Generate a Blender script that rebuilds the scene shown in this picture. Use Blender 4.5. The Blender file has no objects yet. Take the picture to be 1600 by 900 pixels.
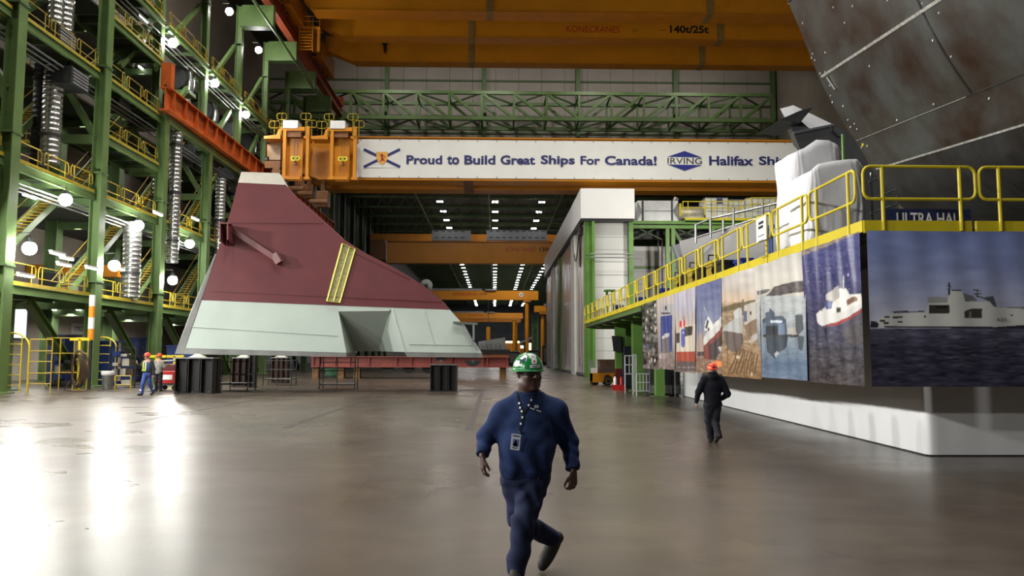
import bpy, math, random
import numpy as np
from mathutils import Vector, Matrix, Euler

random.seed(7)
S = bpy.context.scene
COL = S.collection
PI = math.pi

# ------------------------------------------------------------------ camera, world, lights, exposure
FPX = 1250.0                      # focal length in pixels of the 1600 wide frame
CAM = Vector((0.0, 0.0, 1.83))
YAW, PITCH, ROLL = math.atan2(27.0, 1254.5), math.atan2(106.0, 1250.0), math.radians(0.15)
cd = bpy.data.cameras.new('camera')
cd.sensor_width = 36.0
cd.lens = 36.0 * FPX / 1600.0
cd.clip_end = 900.0
cam = bpy.data.objects.new('camera', cd)
COL.objects.link(cam)
cam.location = CAM
RM = (Matrix.Rotation(-YAW, 3, 'Z') @ Matrix.Rotation(PI/2 + PITCH, 3, 'X') @ Matrix.Rotation(ROLL, 3, 'Z'))
cam.rotation_euler = RM.to_euler()
S.camera = cam

w = bpy.data.worlds.new('hall_air')
S.world = w
w.use_nodes = True
w.node_tree.nodes['Background'].inputs[0].default_value = (0.86, 0.90, 1.0, 1)
w.node_tree.nodes['Background'].inputs[1].default_value = 0.06

S.view_settings.view_transform = 'Standard'
S.view_settings.look = 'None'
S.view_settings.gamma = 1.0
S.view_settings.use_curve_mapping = False
S.view_settings.exposure = -0.15
try:
    S.cycles.use_denoising = True
    S.cycles.max_bounces = 5
    S.cycles.diffuse_bounces = 2
    S.cycles.glossy_bounces = 3
    S.cycles.transmission_bounces = 4
    S.cycles.caustics_reflective = False
    S.cycles.caustics_refractive = False
    S.cycles.sample_clamp_indirect = 6.0
except Exception:
    pass

def area_lamp(x, y, z, sx, sy, power, col=(1.0, 0.96, 0.88), rot=(0, 0, 0), spread=PI):
    l = bpy.data.lights.new('hall_lamp', 'AREA')
    l.shape = 'RECTANGLE'; l.size = sx; l.size_y = sy; l.energy = power; l.color = col
    l.spread = spread
    o = bpy.data.objects.new('hall_lamp', l); COL.objects.link(o)
    o.location = (x, y, z); o.rotation_euler = rot
    return o

# high-bay rows hung under the roof of the main hall, above the cranes
for hy, he in ((6, 0.4), (24, 0.7), (42, 0.95), (60, 1.0), ):
    for hx in (-15.0, 0.0, 15.0):
        area_lamp(hx, hy, 43.5, 2.2, 2.2, 3300 * he, spread=math.radians(130))
for hx in (-14.0, 0.0, 14.0, 28.0):  # row tilted at the gable, added to brighten that wall
    area_lamp(hx, 99, 43.5, 2.2, 2.2, 560, rot=(math.radians(48), 0, 0), spread=math.radians(140))
for hx, hy in ((5, 165), (-8, 195), (6, 235), (0, 300)):  # unseen lamps added to brighten the far floor, standing for the lamp rows
    area_lamp(hx, hy, 26.6, 1.5, 1.5, 2600, spread=math.radians(150))
# unseen lamps added to brighten the white walls; strip lights inside the gallery levels
area_lamp(18.5, 58, 12.5, 1.2, 1.2, 1100, rot=(math.radians(90), 0, 0), spread=math.radians(150))  # added to brighten the set back wall
area_lamp(15, 56.2, 3.6, 1.6, 0.4, 120)
for ly in (44, 53, 62, 71):
    area_lamp(-29.0, ly, 4.6, 0.4, 5.0, 480, spread=math.radians(170))
    area_lamp(-28.8, ly, 10.5, 0.4, 5.0, 190, spread=math.radians(170))
    area_lamp(-28.8, ly, 17.7, 0.4, 5.0, 130, spread=math.radians(170))
    area_lamp(-28.8, ly, 24.6, 0.4, 5.0, 100, spread=math.radians(170))

# gallery flood lamps nearer than the picture shows, shining across the hall
for fy in (33.7, 25.0, 16.4, 7.7, -1.0, -9.7):
    area_lamp(-22.8, fy, 10.2, 0.7, 0.7, 2800, (1.0, 0.98, 0.93), (0, math.radians(-62), 0))

# ------------------------------------------------------------------ pixel <-> place helpers (1600 x 900 frame)
def ray(px, py):
    return RM @ Vector(((px - 800.0) / FPX, -(py - 450.0) / FPX, -1.0))
def atY(px, py, Y):
    d = ray(px, py); t = (Y - CAM.y) / d.y
    return CAM + d * t
def atX(px, py, X):
    d = ray(px, py); t = (X - CAM.x) / d.x
    return CAM + d * t
def atZ(px, py, Z=0.0):
    d = ray(px, py); t = (Z - CAM.z) / d.z
    return CAM + d * t
def xp(px, Y):
    return atY(px, 560, Y).x
RT = RM.transposed()
def proj(p):
    q = RT @ (Vector(p) - CAM)
    return 800.0 - FPX * q.x / q.z, 450.0 + FPX * q.y / q.z

# ------------------------------------------------------------------ materials
MATS = {}
def srgb(r, g, b):
    f = lambda c: (c/255/12.92) if c <= 10 else (((c/255) + 0.055)/1.055)**2.4
    return (f(r), f(g), f(b))
def mat(name, rgb, rough=0.5, metal=0.0, var=0.12, scale=1.5, bump=0.0, bscale=40.0, spec=0.5, rgb2=None, stretch=None, rvar=0.0, detail=4.0):
    if name in MATS: return MATS[name]
    m = bpy.data.materials.new(name); m.use_nodes = True
    nt = m.node_tree; n = nt.nodes; L = nt.links
    p = n['Principled BSDF']
    c = srgb(*rgb)
    p.inputs['Roughness'].default_value = rough
    p.inputs['Metallic'].default_value = metal
    p.inputs['Specular IOR Level'].default_value = spec
    tc = n.new('ShaderNodeTexCoord')
    src = tc.outputs['Object']
    if stretch:
        mp = n.new('ShaderNodeMapping'); mp.inputs['Scale'].default_value = stretch
        L.new(src, mp.inputs['Vector']); src = mp.outputs['Vector']
    if var > 0 or rgb2:
        nz = n.new('ShaderNodeTexNoise'); nz.inputs['Scale'].default_value = scale
        nz.inputs['Detail'].default_value = detail; nz.inputs['Roughness'].default_value = 0.6
        L.new(src, nz.inputs['Vector'])
        cr = n.new('ShaderNodeValToRGB')
        c2 = srgb(*rgb2) if rgb2 else tuple(x*(1-2.2*var) for x in c)
        c1 = c if rgb2 else tuple(min(1, x*(1+var)) for x in c)
        cr.color_ramp.elements[0].position = 0.32; cr.color_ramp.elements[0].color = (*c2, 1)
        cr.color_ramp.elements[1].position = 0.68; cr.color_ramp.elements[1].color = (*c1, 1)
        L.new(nz.outputs['Fac'], cr.inputs['Fac'])
        L.new(cr.outputs['Color'], p.inputs['Base Color'])
        if rvar:
            mr = n.new('ShaderNodeMapRange')
            mr.inputs['To Min'].default_value = max(0, rough-rvar); mr.inputs['To Max'].default_value = min(1, rough+rvar)
            L.new(nz.outputs['Fac'], mr.inputs['Value']); L.new(mr.outputs['Result'], p.inputs['Roughness'])
    else:
        p.inputs['Base Color'].default_value = (*c, 1)
    if bump > 0:
        nb = n.new('ShaderNodeTexNoise'); nb.inputs['Scale'].default_value = bscale; nb.inputs['Detail'].default_value = 3
        L.new(src, nb.inputs['Vector'])
        b = n.new('ShaderNodeBump'); b.inputs['Strength'].default_value = bump; b.inputs['Distance'].default_value = 0.02
        L.new(nb.outputs['Fac'], b.inputs['Height']); L.new(b.outputs['Normal'], p.inputs['Normal'])
    MATS[name] = m
    return m
def emit(name, rgb, strength):
    if name in MATS: return MATS[name]
    m = bpy.data.materials.new(name); m.use_nodes = True
    p = m.node_tree.nodes['Principled BSDF']
    p.inputs['Base Color'].default_value = (*rgb, 1)
    p.inputs['Emission Color'].default_value = (*rgb, 1)
    p.inputs['Emission Strength'].default_value = strength
    MATS[name] = m
    return m
def printmat(name, rough=0.45, wr=0.12):
    """a printed sheet: its picture is held as colours on the sheet's own mesh"""
    if name in MATS: return MATS[name]
    m = bpy.data.materials.new(name); m.use_nodes = True
    nt = m.node_tree; n = nt.nodes; L = nt.links; p = n['Principled BSDF']
    a = n.new('ShaderNodeVertexColor'); a.layer_name = 'print'
    L.new(a.outputs['Color'], p.inputs['Base Color'])
    p.inputs['Roughness'].default_value = rough
    tc = n.new('ShaderNodeTexCoord')
    nb = n.new('ShaderNodeTexNoise'); nb.inputs['Scale'].default_value = 1.6; nb.inputs['Detail'].default_value = 4
    L.new(tc.outputs['Object'], nb.inputs['Vector'])
    b = n.new('ShaderNodeBump'); b.inputs['Strength'].default_value = wr; b.inputs['Distance'].default_value = 0.1
    L.new(nb.outputs['Fac'], b.inputs['Height']); L.new(b.outputs['Normal'], p.inputs['Normal'])
    MATS[name] = m
    return m

GREEN = mat('green_paint', (96, 122, 70), 0.45, var=0.10, scale=0.7)
GREEN2 = mat('green_paint_fresh', (98, 140, 62), 0.4, var=0.08, scale=0.7)
GREEND = mat('green_paint_dark', (84, 108, 66), 0.5, var=0.10, scale=0.7)  # darker tone of the green
YEL = mat('yellow_paint', (208, 190, 36), 0.42, var=0.05)
YELD = mat('yellow_paint_worn', (176, 152, 40), 0.5, var=0.12, scale=2)
CRANE = mat('crane_yellow', (206, 132, 20), 0.42, var=0.05, scale=0.4)
CRANEB = mat('crane_yellow_bridge', (190, 120, 26), 0.45, var=0.07, scale=0.5)
BROWN = mat('crane_bogie_brown', (128, 82, 42), 0.5, var=0.12)
ORANGE = mat('runway_orange', (196, 92, 34), 0.5, var=0.12, scale=0.9)
REDRUN = mat('runway_red', (150, 62, 38), 0.5, var=0.12, scale=0.9)
STEEL = mat('galvanised_steel', (150, 152, 152), 0.32, 0.85, var=0.12, scale=6)
DUCT = mat('duct_metal', (190, 192, 190), 0.25, 0.9, var=0.12, scale=3)
BLACK = mat('black_paint', (24, 24, 26), 0.45, var=0.2, scale=3)
DARK = mat('dark_equipment', (44, 46, 48), 0.5, var=0.2, scale=3)
GREY = mat('grey_paint', (128, 130, 132), 0.5, var=0.08)
WHITE = mat('white_cladding', (226, 226, 224), 0.5, var=0.03, scale=0.4)
WHITEP = mat('white_paint', (232, 232, 230), 0.5, var=0.03)
BEIGE = mat('beige_cladding', (178, 168, 154), 0.7, var=0.06, scale=0.3)
GRATE = mat('walkway_grating', (58, 62, 56), 0.6, 0.3, var=0.1, scale=5)
RUBBER = mat('rubber', (20, 20, 20), 0.7, var=0.1)
REDP = mat('red_paint', (178, 36, 34), 0.4, var=0.1)
NAVYINK = mat('navy_ink', (38, 42, 102), 0.5, var=0.0)
BLACKINK = mat('black_ink', (22, 20, 18), 0.5, var=0.0)
REDINK = mat('red_ink', (176, 40, 24), 0.5, var=0.0)
LAMPW = emit('flood_lens', (1.0, 0.98, 0.93), 230.0)
TUBE = emit('tube_light', (1.0, 0.98, 0.94), 14.0)
LED = emit('high_bay_panel', (1.0, 0.98, 0.96), 75.0)
ROOFD = mat('roof_deck', (70, 72, 66), 0.7, var=0.1, scale=0.3)

# ------------------------------------------------------------------ mesh builder
WL = {}
def lbl(o, label=None, cat=None, group=None, kind=None):
    if label: o['label'] = label
    if cat: o['category'] = cat
    if group: o['group'] = group
    if kind: o['kind'] = kind
    return o
def thing(name, label, cat, loc=(0, 0, 0), group=None):
    o = bpy.data.objects.new(name, None); COL.objects.link(o)
    o.empty_display_size = 0.2
    o.location = loc; WL[o.name] = Vector(loc)
    return lbl(o, label, cat, group)
class MB:
    def __init__(s): s.v = []; s.f = []; s.m = []
    def quad(s, pts, m=0):
        b = len(s.v); s.v += [tuple(p) for p in pts]; s.f.append(tuple(range(b, b+len(pts)))); s.m.append(m); return s
    def obox(s, c, ax, ay, az, m=0):
        c = Vector(c); ax = Vector(ax); ay = Vector(ay); az = Vector(az); b = len(s.v)
        for k in (-1, 1):
            for j in (-1, 1):
                for i in (-1, 1): s.v.append(tuple(c + ax*i + ay*j + az*k))
        flip = ax.cross(ay).dot(az) < 0
        for q in ((0,2,3,1),(4,5,7,6),(0,1,5,4),(2,6,7,3),(0,4,6,2),(1,3,7,5)):
            q = q[::-1] if flip else q
            s.f.append(tuple(b+i for i in q)); s.m.append(m)
        return s
    def box(s, x0, x1, y0, y1, z0, z1, m=0):
        return s.obox(((x0+x1)/2, (y0+y1)/2, (z0+z1)/2), (abs(x1-x0)/2,0,0), (0,abs(y1-y0)/2,0), (0,0,abs(z1-z0)/2), m)
    def bar(s, a, b, w, h, up=(0,0,1), m=0):
        a = Vector(a); b = Vector(b); d = (b-a); l = d.length; d = d.normalized(); up = Vector(up)
        sx = d.cross(up)
        if sx.length < 1e-4: sx = d.cross(Vector((0,1,0)))
        sx.normalize(); uz = sx.cross(d).normalized()
        return s.obox((a+b)/2, d*l/2, sx*w/2, uz*h/2, m)
    def ibeam(s, a, b, w, h, t=0.05, up=(0,0,1), m=0):
        a = Vector(a); b = Vector(b); d = (b-a).normalized(); up = Vector(up)
        sx = d.cross(up)
        if sx.length < 1e-4: sx = d.cross(Vector((0,1,0)))
        sx.normalize(); uz = sx.cross(d).normalized()
        o = uz*(h/2 - t/2)
        s.bar(a+o, b+o, w, t, uz, m); s.bar(a-o, b-o, w, t, uz, m); s.bar(a, b, t, h-2*t, uz, m)
        return s
    def tube(s, pts, r, seg=8, closed=False, m=0, caps=True):
        pts = [Vector(p) for p in pts]; n = len(pts); b0 = len(s.v)
        rr = r if isinstance(r, (list, tuple)) else [r]*n
        prev = None
        for i, p in enumerate(pts):
            a = pts[(i-1) % n] if (closed or i > 0) else p
            c = pts[(i+1) % n] if (closed or i < n-1) else p
            t = (c-a)
            t = t.normalized() if t.length > 1e-9 else Vector((0,0,1))
            if prev is None:
                u = t.cross(Vector((0,0,1)))
                if u.length < 1e-3: u = t.cross(Vector((0,1,0)))
            else: u = prev - t*prev.dot(t)
            u.normalize(); prev = u; v = t.cross(u)
            for k in range(seg):
                an = 2*PI*k/seg
                s.v.append(tuple(p + (u*math.cos(an) + v*math.sin(an))*rr[i]))
        for i in range(n if closed else n-1):
            j = (i+1) % n
            for k in range(seg):
                k2 = (k+1) % seg
                s.f.append((b0+i*seg+k, b0+i*seg+k2, b0+j*seg+k2, b0+j*seg+k)); s.m.append(m)
        if caps and not closed:
            s.f.append(tuple(b0+k for k in range(seg))[::-1]); s.m.append(m)
            s.f.append(tuple(b0+(n-1)*seg+k for k in range(seg))); s.m.append(m)
        return s
    def prism(s, pts, ext, m=0):
        pts = [Vector(p) for p in pts]; e = Vector(ext); n = len(pts); b = len(s.v)
        s.v += [tuple(p) for p in pts] + [tuple(p+e) for p in pts]
        nrm = Vector((0,0,0))
        for i in range(n): nrm += pts[i].cross(pts[(i+1) % n])
        fl = nrm.dot(e) > 0
        A = tuple(range(b, b+n)); B = tuple(range(b+n, b+2*n))
        s.f += [A[::-1] if fl else A, B if fl else B[::-1]]; s.m += [m, m]
        for i in range(n):
            j = (i+1) % n
            q = (b+i, b+j, b+n+j, b+n+i)
            s.f.append(q if fl else q[::-1]); s.m.append(m)
        return s
    def lathe(s, prof, c=(0,0,0), seg=20, m=0, axis='Z', sx=1.0, sy=1.0, arc=2*PI):
        c = Vector(c); b = len(s.v); n = len(prof); full = arc > 6.28; cols = seg if full else seg+1
        for k in range(cols):
            an = arc*k/seg
            for r, z in prof:
                q = (r*math.cos(an)*sx, r*math.sin(an)*sy, z)
                if axis == 'Y': q = (q[0], z, q[1])
                if axis == 'X': q = (z, q[0], q[1])
                s.v.append((c.x+q[0], c.y+q[1], c.z+q[2]))
        for k in range(seg):
            k2 = (k+1) % cols
            for i in range(n-1):
                q = (b+k*n+i, b+k2*n+i, b+k2*n+i+1, b+k*n+i+1)
                s.f.append(q if axis != 'Y' else q[::-1]); s.m.append(m)
        return s
    def grid(s, fn, nu, nv, m=0):
        b = len(s.v)
        for j in range(nv+1):
            for i in range(nu+1): s.v.append(tuple(fn(i/nu, j/nv)))
        for j in range(nv):
            for i in range(nu):
                a = b+j*(nu+1)+i
                s.f.append((a, a+1, a+nu+2, a+nu+1)); s.m.append(m)
        return s
    def build(s, name, mats, parent=None, smooth=False, label=None, cat=None, group=None, kind=None, bevel=0):
        if not isinstance(mats, (list, tuple)): mats = [mats]
        V = np.array(s.v, dtype=np.float64)
        if parent is not None: org = WL[parent.name]
        else:
            lo, hi = V.min(0), V.max(0); org = Vector(((lo[0]+hi[0])/2, (lo[1]+hi[1])/2, lo[2]))
        me = bpy.data.meshes.new(name)
        me.from_pydata((V - np.array(org)).tolist(), [], s.f)
        for k in mats: me.materials.append(k)
        if max(s.m) > 0: me.polygons.foreach_set('material_index', s.m)
        if smooth:
            me.polygons.foreach_set('use_smooth', [True]*len(me.polygons))
            if smooth != 'all':
                try: me.set_sharp_from_angle(angle=math.radians(40))
                except Exception: pass
        me.update()
        o = bpy.data.objects.new(name, me); COL.objects.link(o)
        WL[o.name] = Vector(org)
        if parent is not None: o.parent = parent
        else: o.location = org
        if bevel:
            bm_ = o.modifiers.new('soft_edges', 'BEVEL'); bm_.width = bevel; bm_.segments = 2; bm_.limit_method = 'ANGLE'
        return lbl(o, label, cat, group, kind)
def struct(name, mb, mats, **k):
    return mb.build(name, mats, kind='structure', **k)
def kids(o): return [c for c in bpy.data.objects if c.parent == o]
def dup(root, loc, label, group=None, rotz=None):
    r = root.copy(); COL.objects.link(r); r.location = loc; WL[r.name] = Vector(loc)
    if label: r['label'] = label
    if group: r['group'] = group
    if rotz is not None: r.rotation_euler = (0, 0, rotz)
    for ch in root.children:
        c = ch.copy(); COL.objects.link(c); c.parent = r
        for g in ch.children:
            d = g.copy(); COL.objects.link(d); d.parent = c
    return r
def text_mesh(s, bold=0.0, res=3, ext=0.0):
    cu = bpy.data.curves.new('lettering', 'FONT'); cu.body = s; cu.size = 1.0; cu.offset = bold
    cu.resolution_u = res; cu.extrude = ext
    o = bpy.data.objects.new('lettering', cu); COL.objects.link(o)
    dg = bpy.context.evaluated_depsgraph_get()
    me = bpy.data.meshes.new_from_object(o.evaluated_get(dg))
    bpy.data.objects.remove(o); bpy.data.curves.remove(cu)
    return me
def text(name, s, p0, ux, uz, wid, hei, m, parent=None, bold=0.0, off=0.01, label=None):
    """lettering whose inked box starts at p0 (lower left) and spans wid along ux and hei along uz"""
    me = text_mesh(s, bold)
    V = np.zeros(len(me.vertices)*3); me.vertices.foreach_get('co', V); V = V.reshape(-1, 3)
    lo, hi = V.min(0), V.max(0)
    ux = Vector(ux).normalized(); uz = Vector(uz).normalized(); nn = ux.cross(uz)
    org = WL[parent.name] if parent is not None else Vector((0,0,0))
    P0 = Vector(p0) - org + nn*off
    a = (V[:,0]-lo[0])/(hi[0]-lo[0])*wid; b = (V[:,1]-lo[1])/(hi[1]-lo[1])*hei
    W = np.array(P0)[None] + a[:,None]*np.array(ux)[None] + b[:,None]*np.array(uz)[None]
    me.vertices.foreach_set('co', W.ravel()); me.update()
    me.materials.clear(); me.materials.append(m)
    me.name = name
    o = bpy.data.objects.new(name, me); COL.objects.link(o); WL[o.name] = Vector(org)
    if parent is not None: o.parent = parent
    if label: o['label'] = label
    return o
ORD = ['first', 'second', 'third', 'fourth', 'fifth', 'sixth', 'seventh', 'eighth', 'ninth', 'tenth', 'eleventh', 'twelfth']
# ------------------------------------------------------------------ floor
def floor_material():
    m = bpy.data.materials.new('polished_concrete'); m.use_nodes = True
    nt = m.node_tree; n = nt.nodes; L = nt.links; p = n['Principled BSDF']
    tc = n.new('ShaderNodeTexCoord'); src = tc.outputs['Object']
    def noise(scale, detail, sc=(1,1,1), rough=0.6):
        mp = n.new('ShaderNodeMapping'); mp.inputs['Scale'].default_value = sc; L.new(src, mp.inputs['Vector'])
        z = n.new('ShaderNodeTexNoise'); z.inputs['Scale'].default_value = scale; z.inputs['Detail'].default_value = detail
        z.inputs['Roughness'].default_value = rough
        L.new(mp.outputs['Vector'], z.inputs['Vector']); return z.outputs['Fac']
    def ramp(f, a, ca, b, cb):
        r = n.new('ShaderNodeValToRGB'); r.color_ramp.elements[0].position = a; r.color_ramp.elements[0].color = (*ca, 1)
        r.color_ramp.elements[1].position = b; r.color_ramp.elements[1].color = (*cb, 1); L.new(f, r.inputs['Fac']); return r.outputs['Color']
    def mix(kind, f, a, b):
        x = n.new('ShaderNodeMix'); x.data_type = 'RGBA'; x.blend_type = kind
        if isinstance(f, float): x.inputs[0].default_value = f
        else: L.new(f, x.inputs[0])
        for i, q in ((6, a), (7, b)):
            if isinstance(q, tuple): x.inputs[i].default_value = (*q, 1)
            else: L.new(q, x.inputs[i])
        return x.outputs[2]
    base = ramp(noise(0.16, 6, (1, 0.7, 1)), 0.33, srgb(56, 48, 41), 0.66, srgb(88, 79, 69))
    fine = ramp(noise(1.7, 8, (0.8, 1.2, 1), 0.7), 0.28, (0.68, 0.66, 0.64), 0.72, (1.14, 1.13, 1.12))
    c = mix('MULTIPLY', 0.9, base, fine)
    pale = ramp(noise(0.4, 7, (1.3, 0.5, 1), 0.66), 0.56, (0, 0, 0), 0.78, (0.42, 0.42, 0.42))
    c = mix('MIX', pale, c, srgb(124, 112, 97))
    # saw-cut joints: lines along the hall and across it
    sep = n.new('ShaderNodeSeparateXYZ'); L.new(src, sep.inputs[0])
    def line(out, period, off, width):
        a = n.new('ShaderNodeMath'); a.operation = 'ADD'; a.inputs[1].default_value = off; L.new(out, a.inputs[0])
        b = n.new('ShaderNodeMath'); b.operation = 'PINGPONG'; b.inputs[1].default_value = period/2; L.new(a.outputs[0], b.inputs[0])
        d = n.new('ShaderNodeMath'); d.operation = 'LESS_THAN'; d.inputs[1].default_value = width; L.new(b.outputs[0], d.inputs[0])
        return d.outputs[0]
    mx = n.new('ShaderNodeMath'); mx.operation = 'MAXIMUM'
    L.new(line(sep.outputs['X'], 8.0, 1.85, 0.018), mx.inputs[0]); L.new(line(sep.outputs['Y'], 8.65, 2.0, 0.014), mx.inputs[1])
    ml = n.new('ShaderNodeMath'); ml.operation = 'MULTIPLY'; ml.inputs[1].default_value = 0.7; L.new(mx.outputs[0], ml.inputs[0])
    c = mix('MIX', ml.outputs[0], c, srgb(60, 54, 48))
    L.new(c, p.inputs['Base Color'])
    mr = n.new('ShaderNodeMapRange'); mr.inputs['From Min'].default_value = 0.25; mr.inputs['From Max'].default_value = 0.75
    mr.inputs['To Min'].default_value = 0.24; mr.inputs['To Max'].default_value = 0.35
    L.new(noise(0.45, 3, (0.8, 1.0, 1), 0.5), mr.inputs['Value']); L.new(mr.outputs['Result'], p.inputs['Roughness'])
    p.inputs['Specular IOR Level'].default_value = 0.55
    return m
FLOORM = floor_material()
struct('floor', MB().box(-45, 45, -18, 440, -0.4, 0.0), FLOORM, label='polished grey brown concrete hall floor', cat='floor')
CLAD = mat('ribbed_cladding', (176, 166, 156), 0.65, var=0.05, scale=0.3)
YK = [38.2 + 8.65*k for k in range(9)]
# walls and roofs
struct('wall_left', MB().box(-34.0, -33.6, -18, 116, 0, 46), BEIGE, label='beige clad side wall behind the green gallery frame', cat='wall')
struct('wall_right', MB().box(42, 42.4, -18, 116, 0, 46), BEIGE, label='beige clad side wall beyond the blasting building', cat='wall')
struct('ceiling', MB().box(-34, 42.4, -18, 116, 46, 46.4), ROOFD, label='high roof deck of the near hall', cat='ceiling')
g = MB()
for i in range(-10, 13):                         # the gable is laid in tall sheets with open joints
    g.box(i*3.42+0.02, i*3.42+3.40, 116.0, 116.3, 31, 46)
g.box(-34, 42.4, 116.3, 116.6, 31, 46, 1)
struct('wall_gable', g, [CLAD, DARK], label='pale sheeted gable wall above the far hall opening', cat='wall')
g = MB()
for z in (34.6, 39.0, 42.5): g.box(-34, 42, 115.75, 116.0, z-0.12, z+0.12)
struct('trim_girts', g, GREEND, label='dark girts running across the pale gable wall', cat='girt')
for i, px in enumerate((605, 757, 903, 1055, 1207)):
    X = atY(px, 120, 115.5).x
    MB().ibeam((X, 115.5, 31), (X, 115.5, 46), 0.6, 0.5, 0.06, (0, 1, 0)).build('gable_post', GREEN, label='%s green post against the pale gable wall above the truss, counted from the left' % ORD[i], cat='post', group='posts on the gable wall')
struct('ceiling_far', MB().box(-25, 42.4, 116, 432, 31.2, 31.5), ROOFD, label='dark roof deck over the far hall', cat='ceiling')
struct('wall_far_left', MB().box(-25.4, -25, 116, 432, 0, 31.5), mat('dark_cladding', (74, 76, 74), 0.7, var=0.1, scale=0.3), label='dark side wall of the far hall', cat='wall')
struct('wall_far_right', MB().box(42, 42.4, 116, 432, 0, 31.5), MATS['dark_cladding'], label='dark right side wall of the far hall', cat='wall')
g = MB().box(-25, 42, 430, 430.4, 0, 31.2)
for z in (8, 13, 18, 23): g.box(-25, 42, 429.8, 430, z, z+0.5, 1)
struct('wall_far_end', g, [mat('blue_grey_cladding', (112, 118, 128), 0.7, var=0.06, scale=0.1), GREY], label='blue grey sheeted wall at the far end of the hall', cat='wall')

# dark steel tracks let into the floor
for i, (X, y0, y1, lab) in enumerate(((-0.62, 20, 40, 'dark steel track let into the floor just behind the man in the blue sweatshirt'),
        (-5.3, 20.5, 37, 'dark steel track let into the floor in front of the scaffold frame under the hull'), (-9.8, 22, 33, 'dark steel track in the floor running toward the left end of the hull section'))):
    struct('trim_%d' % (i+1), MB().box(X-0.09, X+0.09, y0, y1, -0.02, 0.004), mat('track_steel', (62, 57, 52), 0.4, 0.3, var=0.1), label=lab, cat='track')

# ------------------------------------------------------------------ left gallery frame
FX = -23.3
TH = ORD
def hcol(name, X, Y, z0, z1, label, group, d=0.62, wf=0.72, m=GREEN):
    t = thing(name, label, 'column', (X, Y, z0), group)
    MB().ibeam((X, Y, z0+0.04), (X, Y, z1), wf, d, 0.06, (1, 0, 0)).build('shaft', m, t)
    MB().box(X-0.55, X+0.55, Y-0.55, Y+0.55, z0, z0+0.06).build('base_plate', m, t)
    g = MB()
    z = z0+6.0
    while z < z1-1:
        g.box(X-d/2-0.05, X+d/2+0.05, Y-wf/2-0.05, Y+wf/2+0.05, z, z+0.10); z += 6.4
    if len(g.v): g.build('splice_band', GREEND, t)
    return t
hcol('gallery_column', FX, YK[0], 0, 34, 'tall green gallery column nearest the camera, at the left edge of the photo', 'tall gallery columns')
hcol('gallery_column', FX, YK[1], 0, 34, 'tall green gallery column behind the small grey bin', 'tall gallery columns')
for k in range(2, 9):
    lo = ('green column carrying the start of the orange runway beam', 'green column under the orange beam just left of the hull section')
    hcol('gallery_column', FX, YK[k], 0, 18.7, lo[k-2] if k < 4 else 'green column under the orange runway beam, %s from its near end' % TH[k-2], 'columns under the orange runway beam')
    hcol('upper_column', FX-0.55, YK[k], 18.2, 34.3, 'green upper column above the orange runway beam, %s from its near end' % TH[k-2], 'upper gallery columns', 0.55, 0.6)
# rear columns and low stub columns
for k in range(0, 7):
    hcol('rear_column', -30.5, YK[k], 0, 26, 'green rear column of the gallery, %s back from the camera' % TH[k], 'rear gallery columns', 0.8, 0.8, GREEND)
    hcol('stub_column', -25.0, YK[k]+3.4, 0, 4.6, 'short green post under the lowest walkway, %s back from the camera' % TH[k], 'short posts under the lowest walkway', 0.45, 0.5)
    t = thing('diagonal_brace', 'big green slanting brace under the lowest walkway, %s back from the camera' % TH[k], 'brace', (-24.5, YK[k]+9.6, 0), 'slanting braces under the lowest walkway')
    MB().ibeam((-24.3, YK[k]+3.9, 4.6), (-24.3, YK[k]+9.9, 0.1), 0.42, 0.42, 0.05).build('brace_beam', GREEN, t)
    MB().box(-24.7, -23.9, YK[k]+9.4, YK[k]+10.3, 0, 0.05).build('foot_plate', GREEND, t)
# transverse brackets half way up, with their diagonals
for k in range(0, 8):
    t = thing('bracket_frame', 'green cross beam and slanting strut behind the gallery column, %s back from the camera' % TH[k], 'bracket', (-24.8, YK[k], 14.3), 'cross beam brackets')
    MB().bar((-25.5, YK[k], 14.5), (-23.62, YK[k], 14.5), 0.4, 0.5).build('cross_beam', GREEN, t)
    MB().bar((-25.45, YK[k]+0.05, 17.6), (-23.62, YK[k]+0.05, 14.6), 0.35, 0.35).build('strut', GREEN, t)
    if k < 7:
        for z, nm in ((5.0, 'lowest walkway'), (11.0, 'second walkway'), (18.2, 'third walkway'), (25.1, 'top walkway')):
            MB().bar((-30.1, YK[k], z-0.3), (-23.62, YK[k], z-0.3), 0.35, 0.5).build('floor_beam', GREEND, label='green cross beam under the %s, %s back from the camera' % (nm, TH[k]), cat='beam', group='cross beams of the gallery')
# knee braces of the upper columns
for k in range(2, 8):
    a = MB().bar((FX-0.55, YK[k]+0.3, 27.6), (FX-0.55, YK[k]+5.0, 33.6), 0.3, 0.3) if k < 2 else MB().bar((FX-0.9, YK[k]-4.9, 20.3), (FX-0.9, YK[k]-0.25, 24.8), 0.32, 0.32)
    a.build('knee_brace', GREEN, label='green knee brace leaning on an upper column, %s along the orange beam' % TH[k-2], cat='brace', group='knee braces of the upper columns')
for k in range(3, 8):
    MB().bar((FX-0.9, YK[k]-4.9, 26.2), (FX-0.9, YK[k]-0.25, 30.4), 0.3, 0.3).build('high_brace', GREEN, label='high green slanting brace under the roof bracket, %s along the upper frame' % TH[k-3], cat='brace', group='high braces under the roof brackets')
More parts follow.
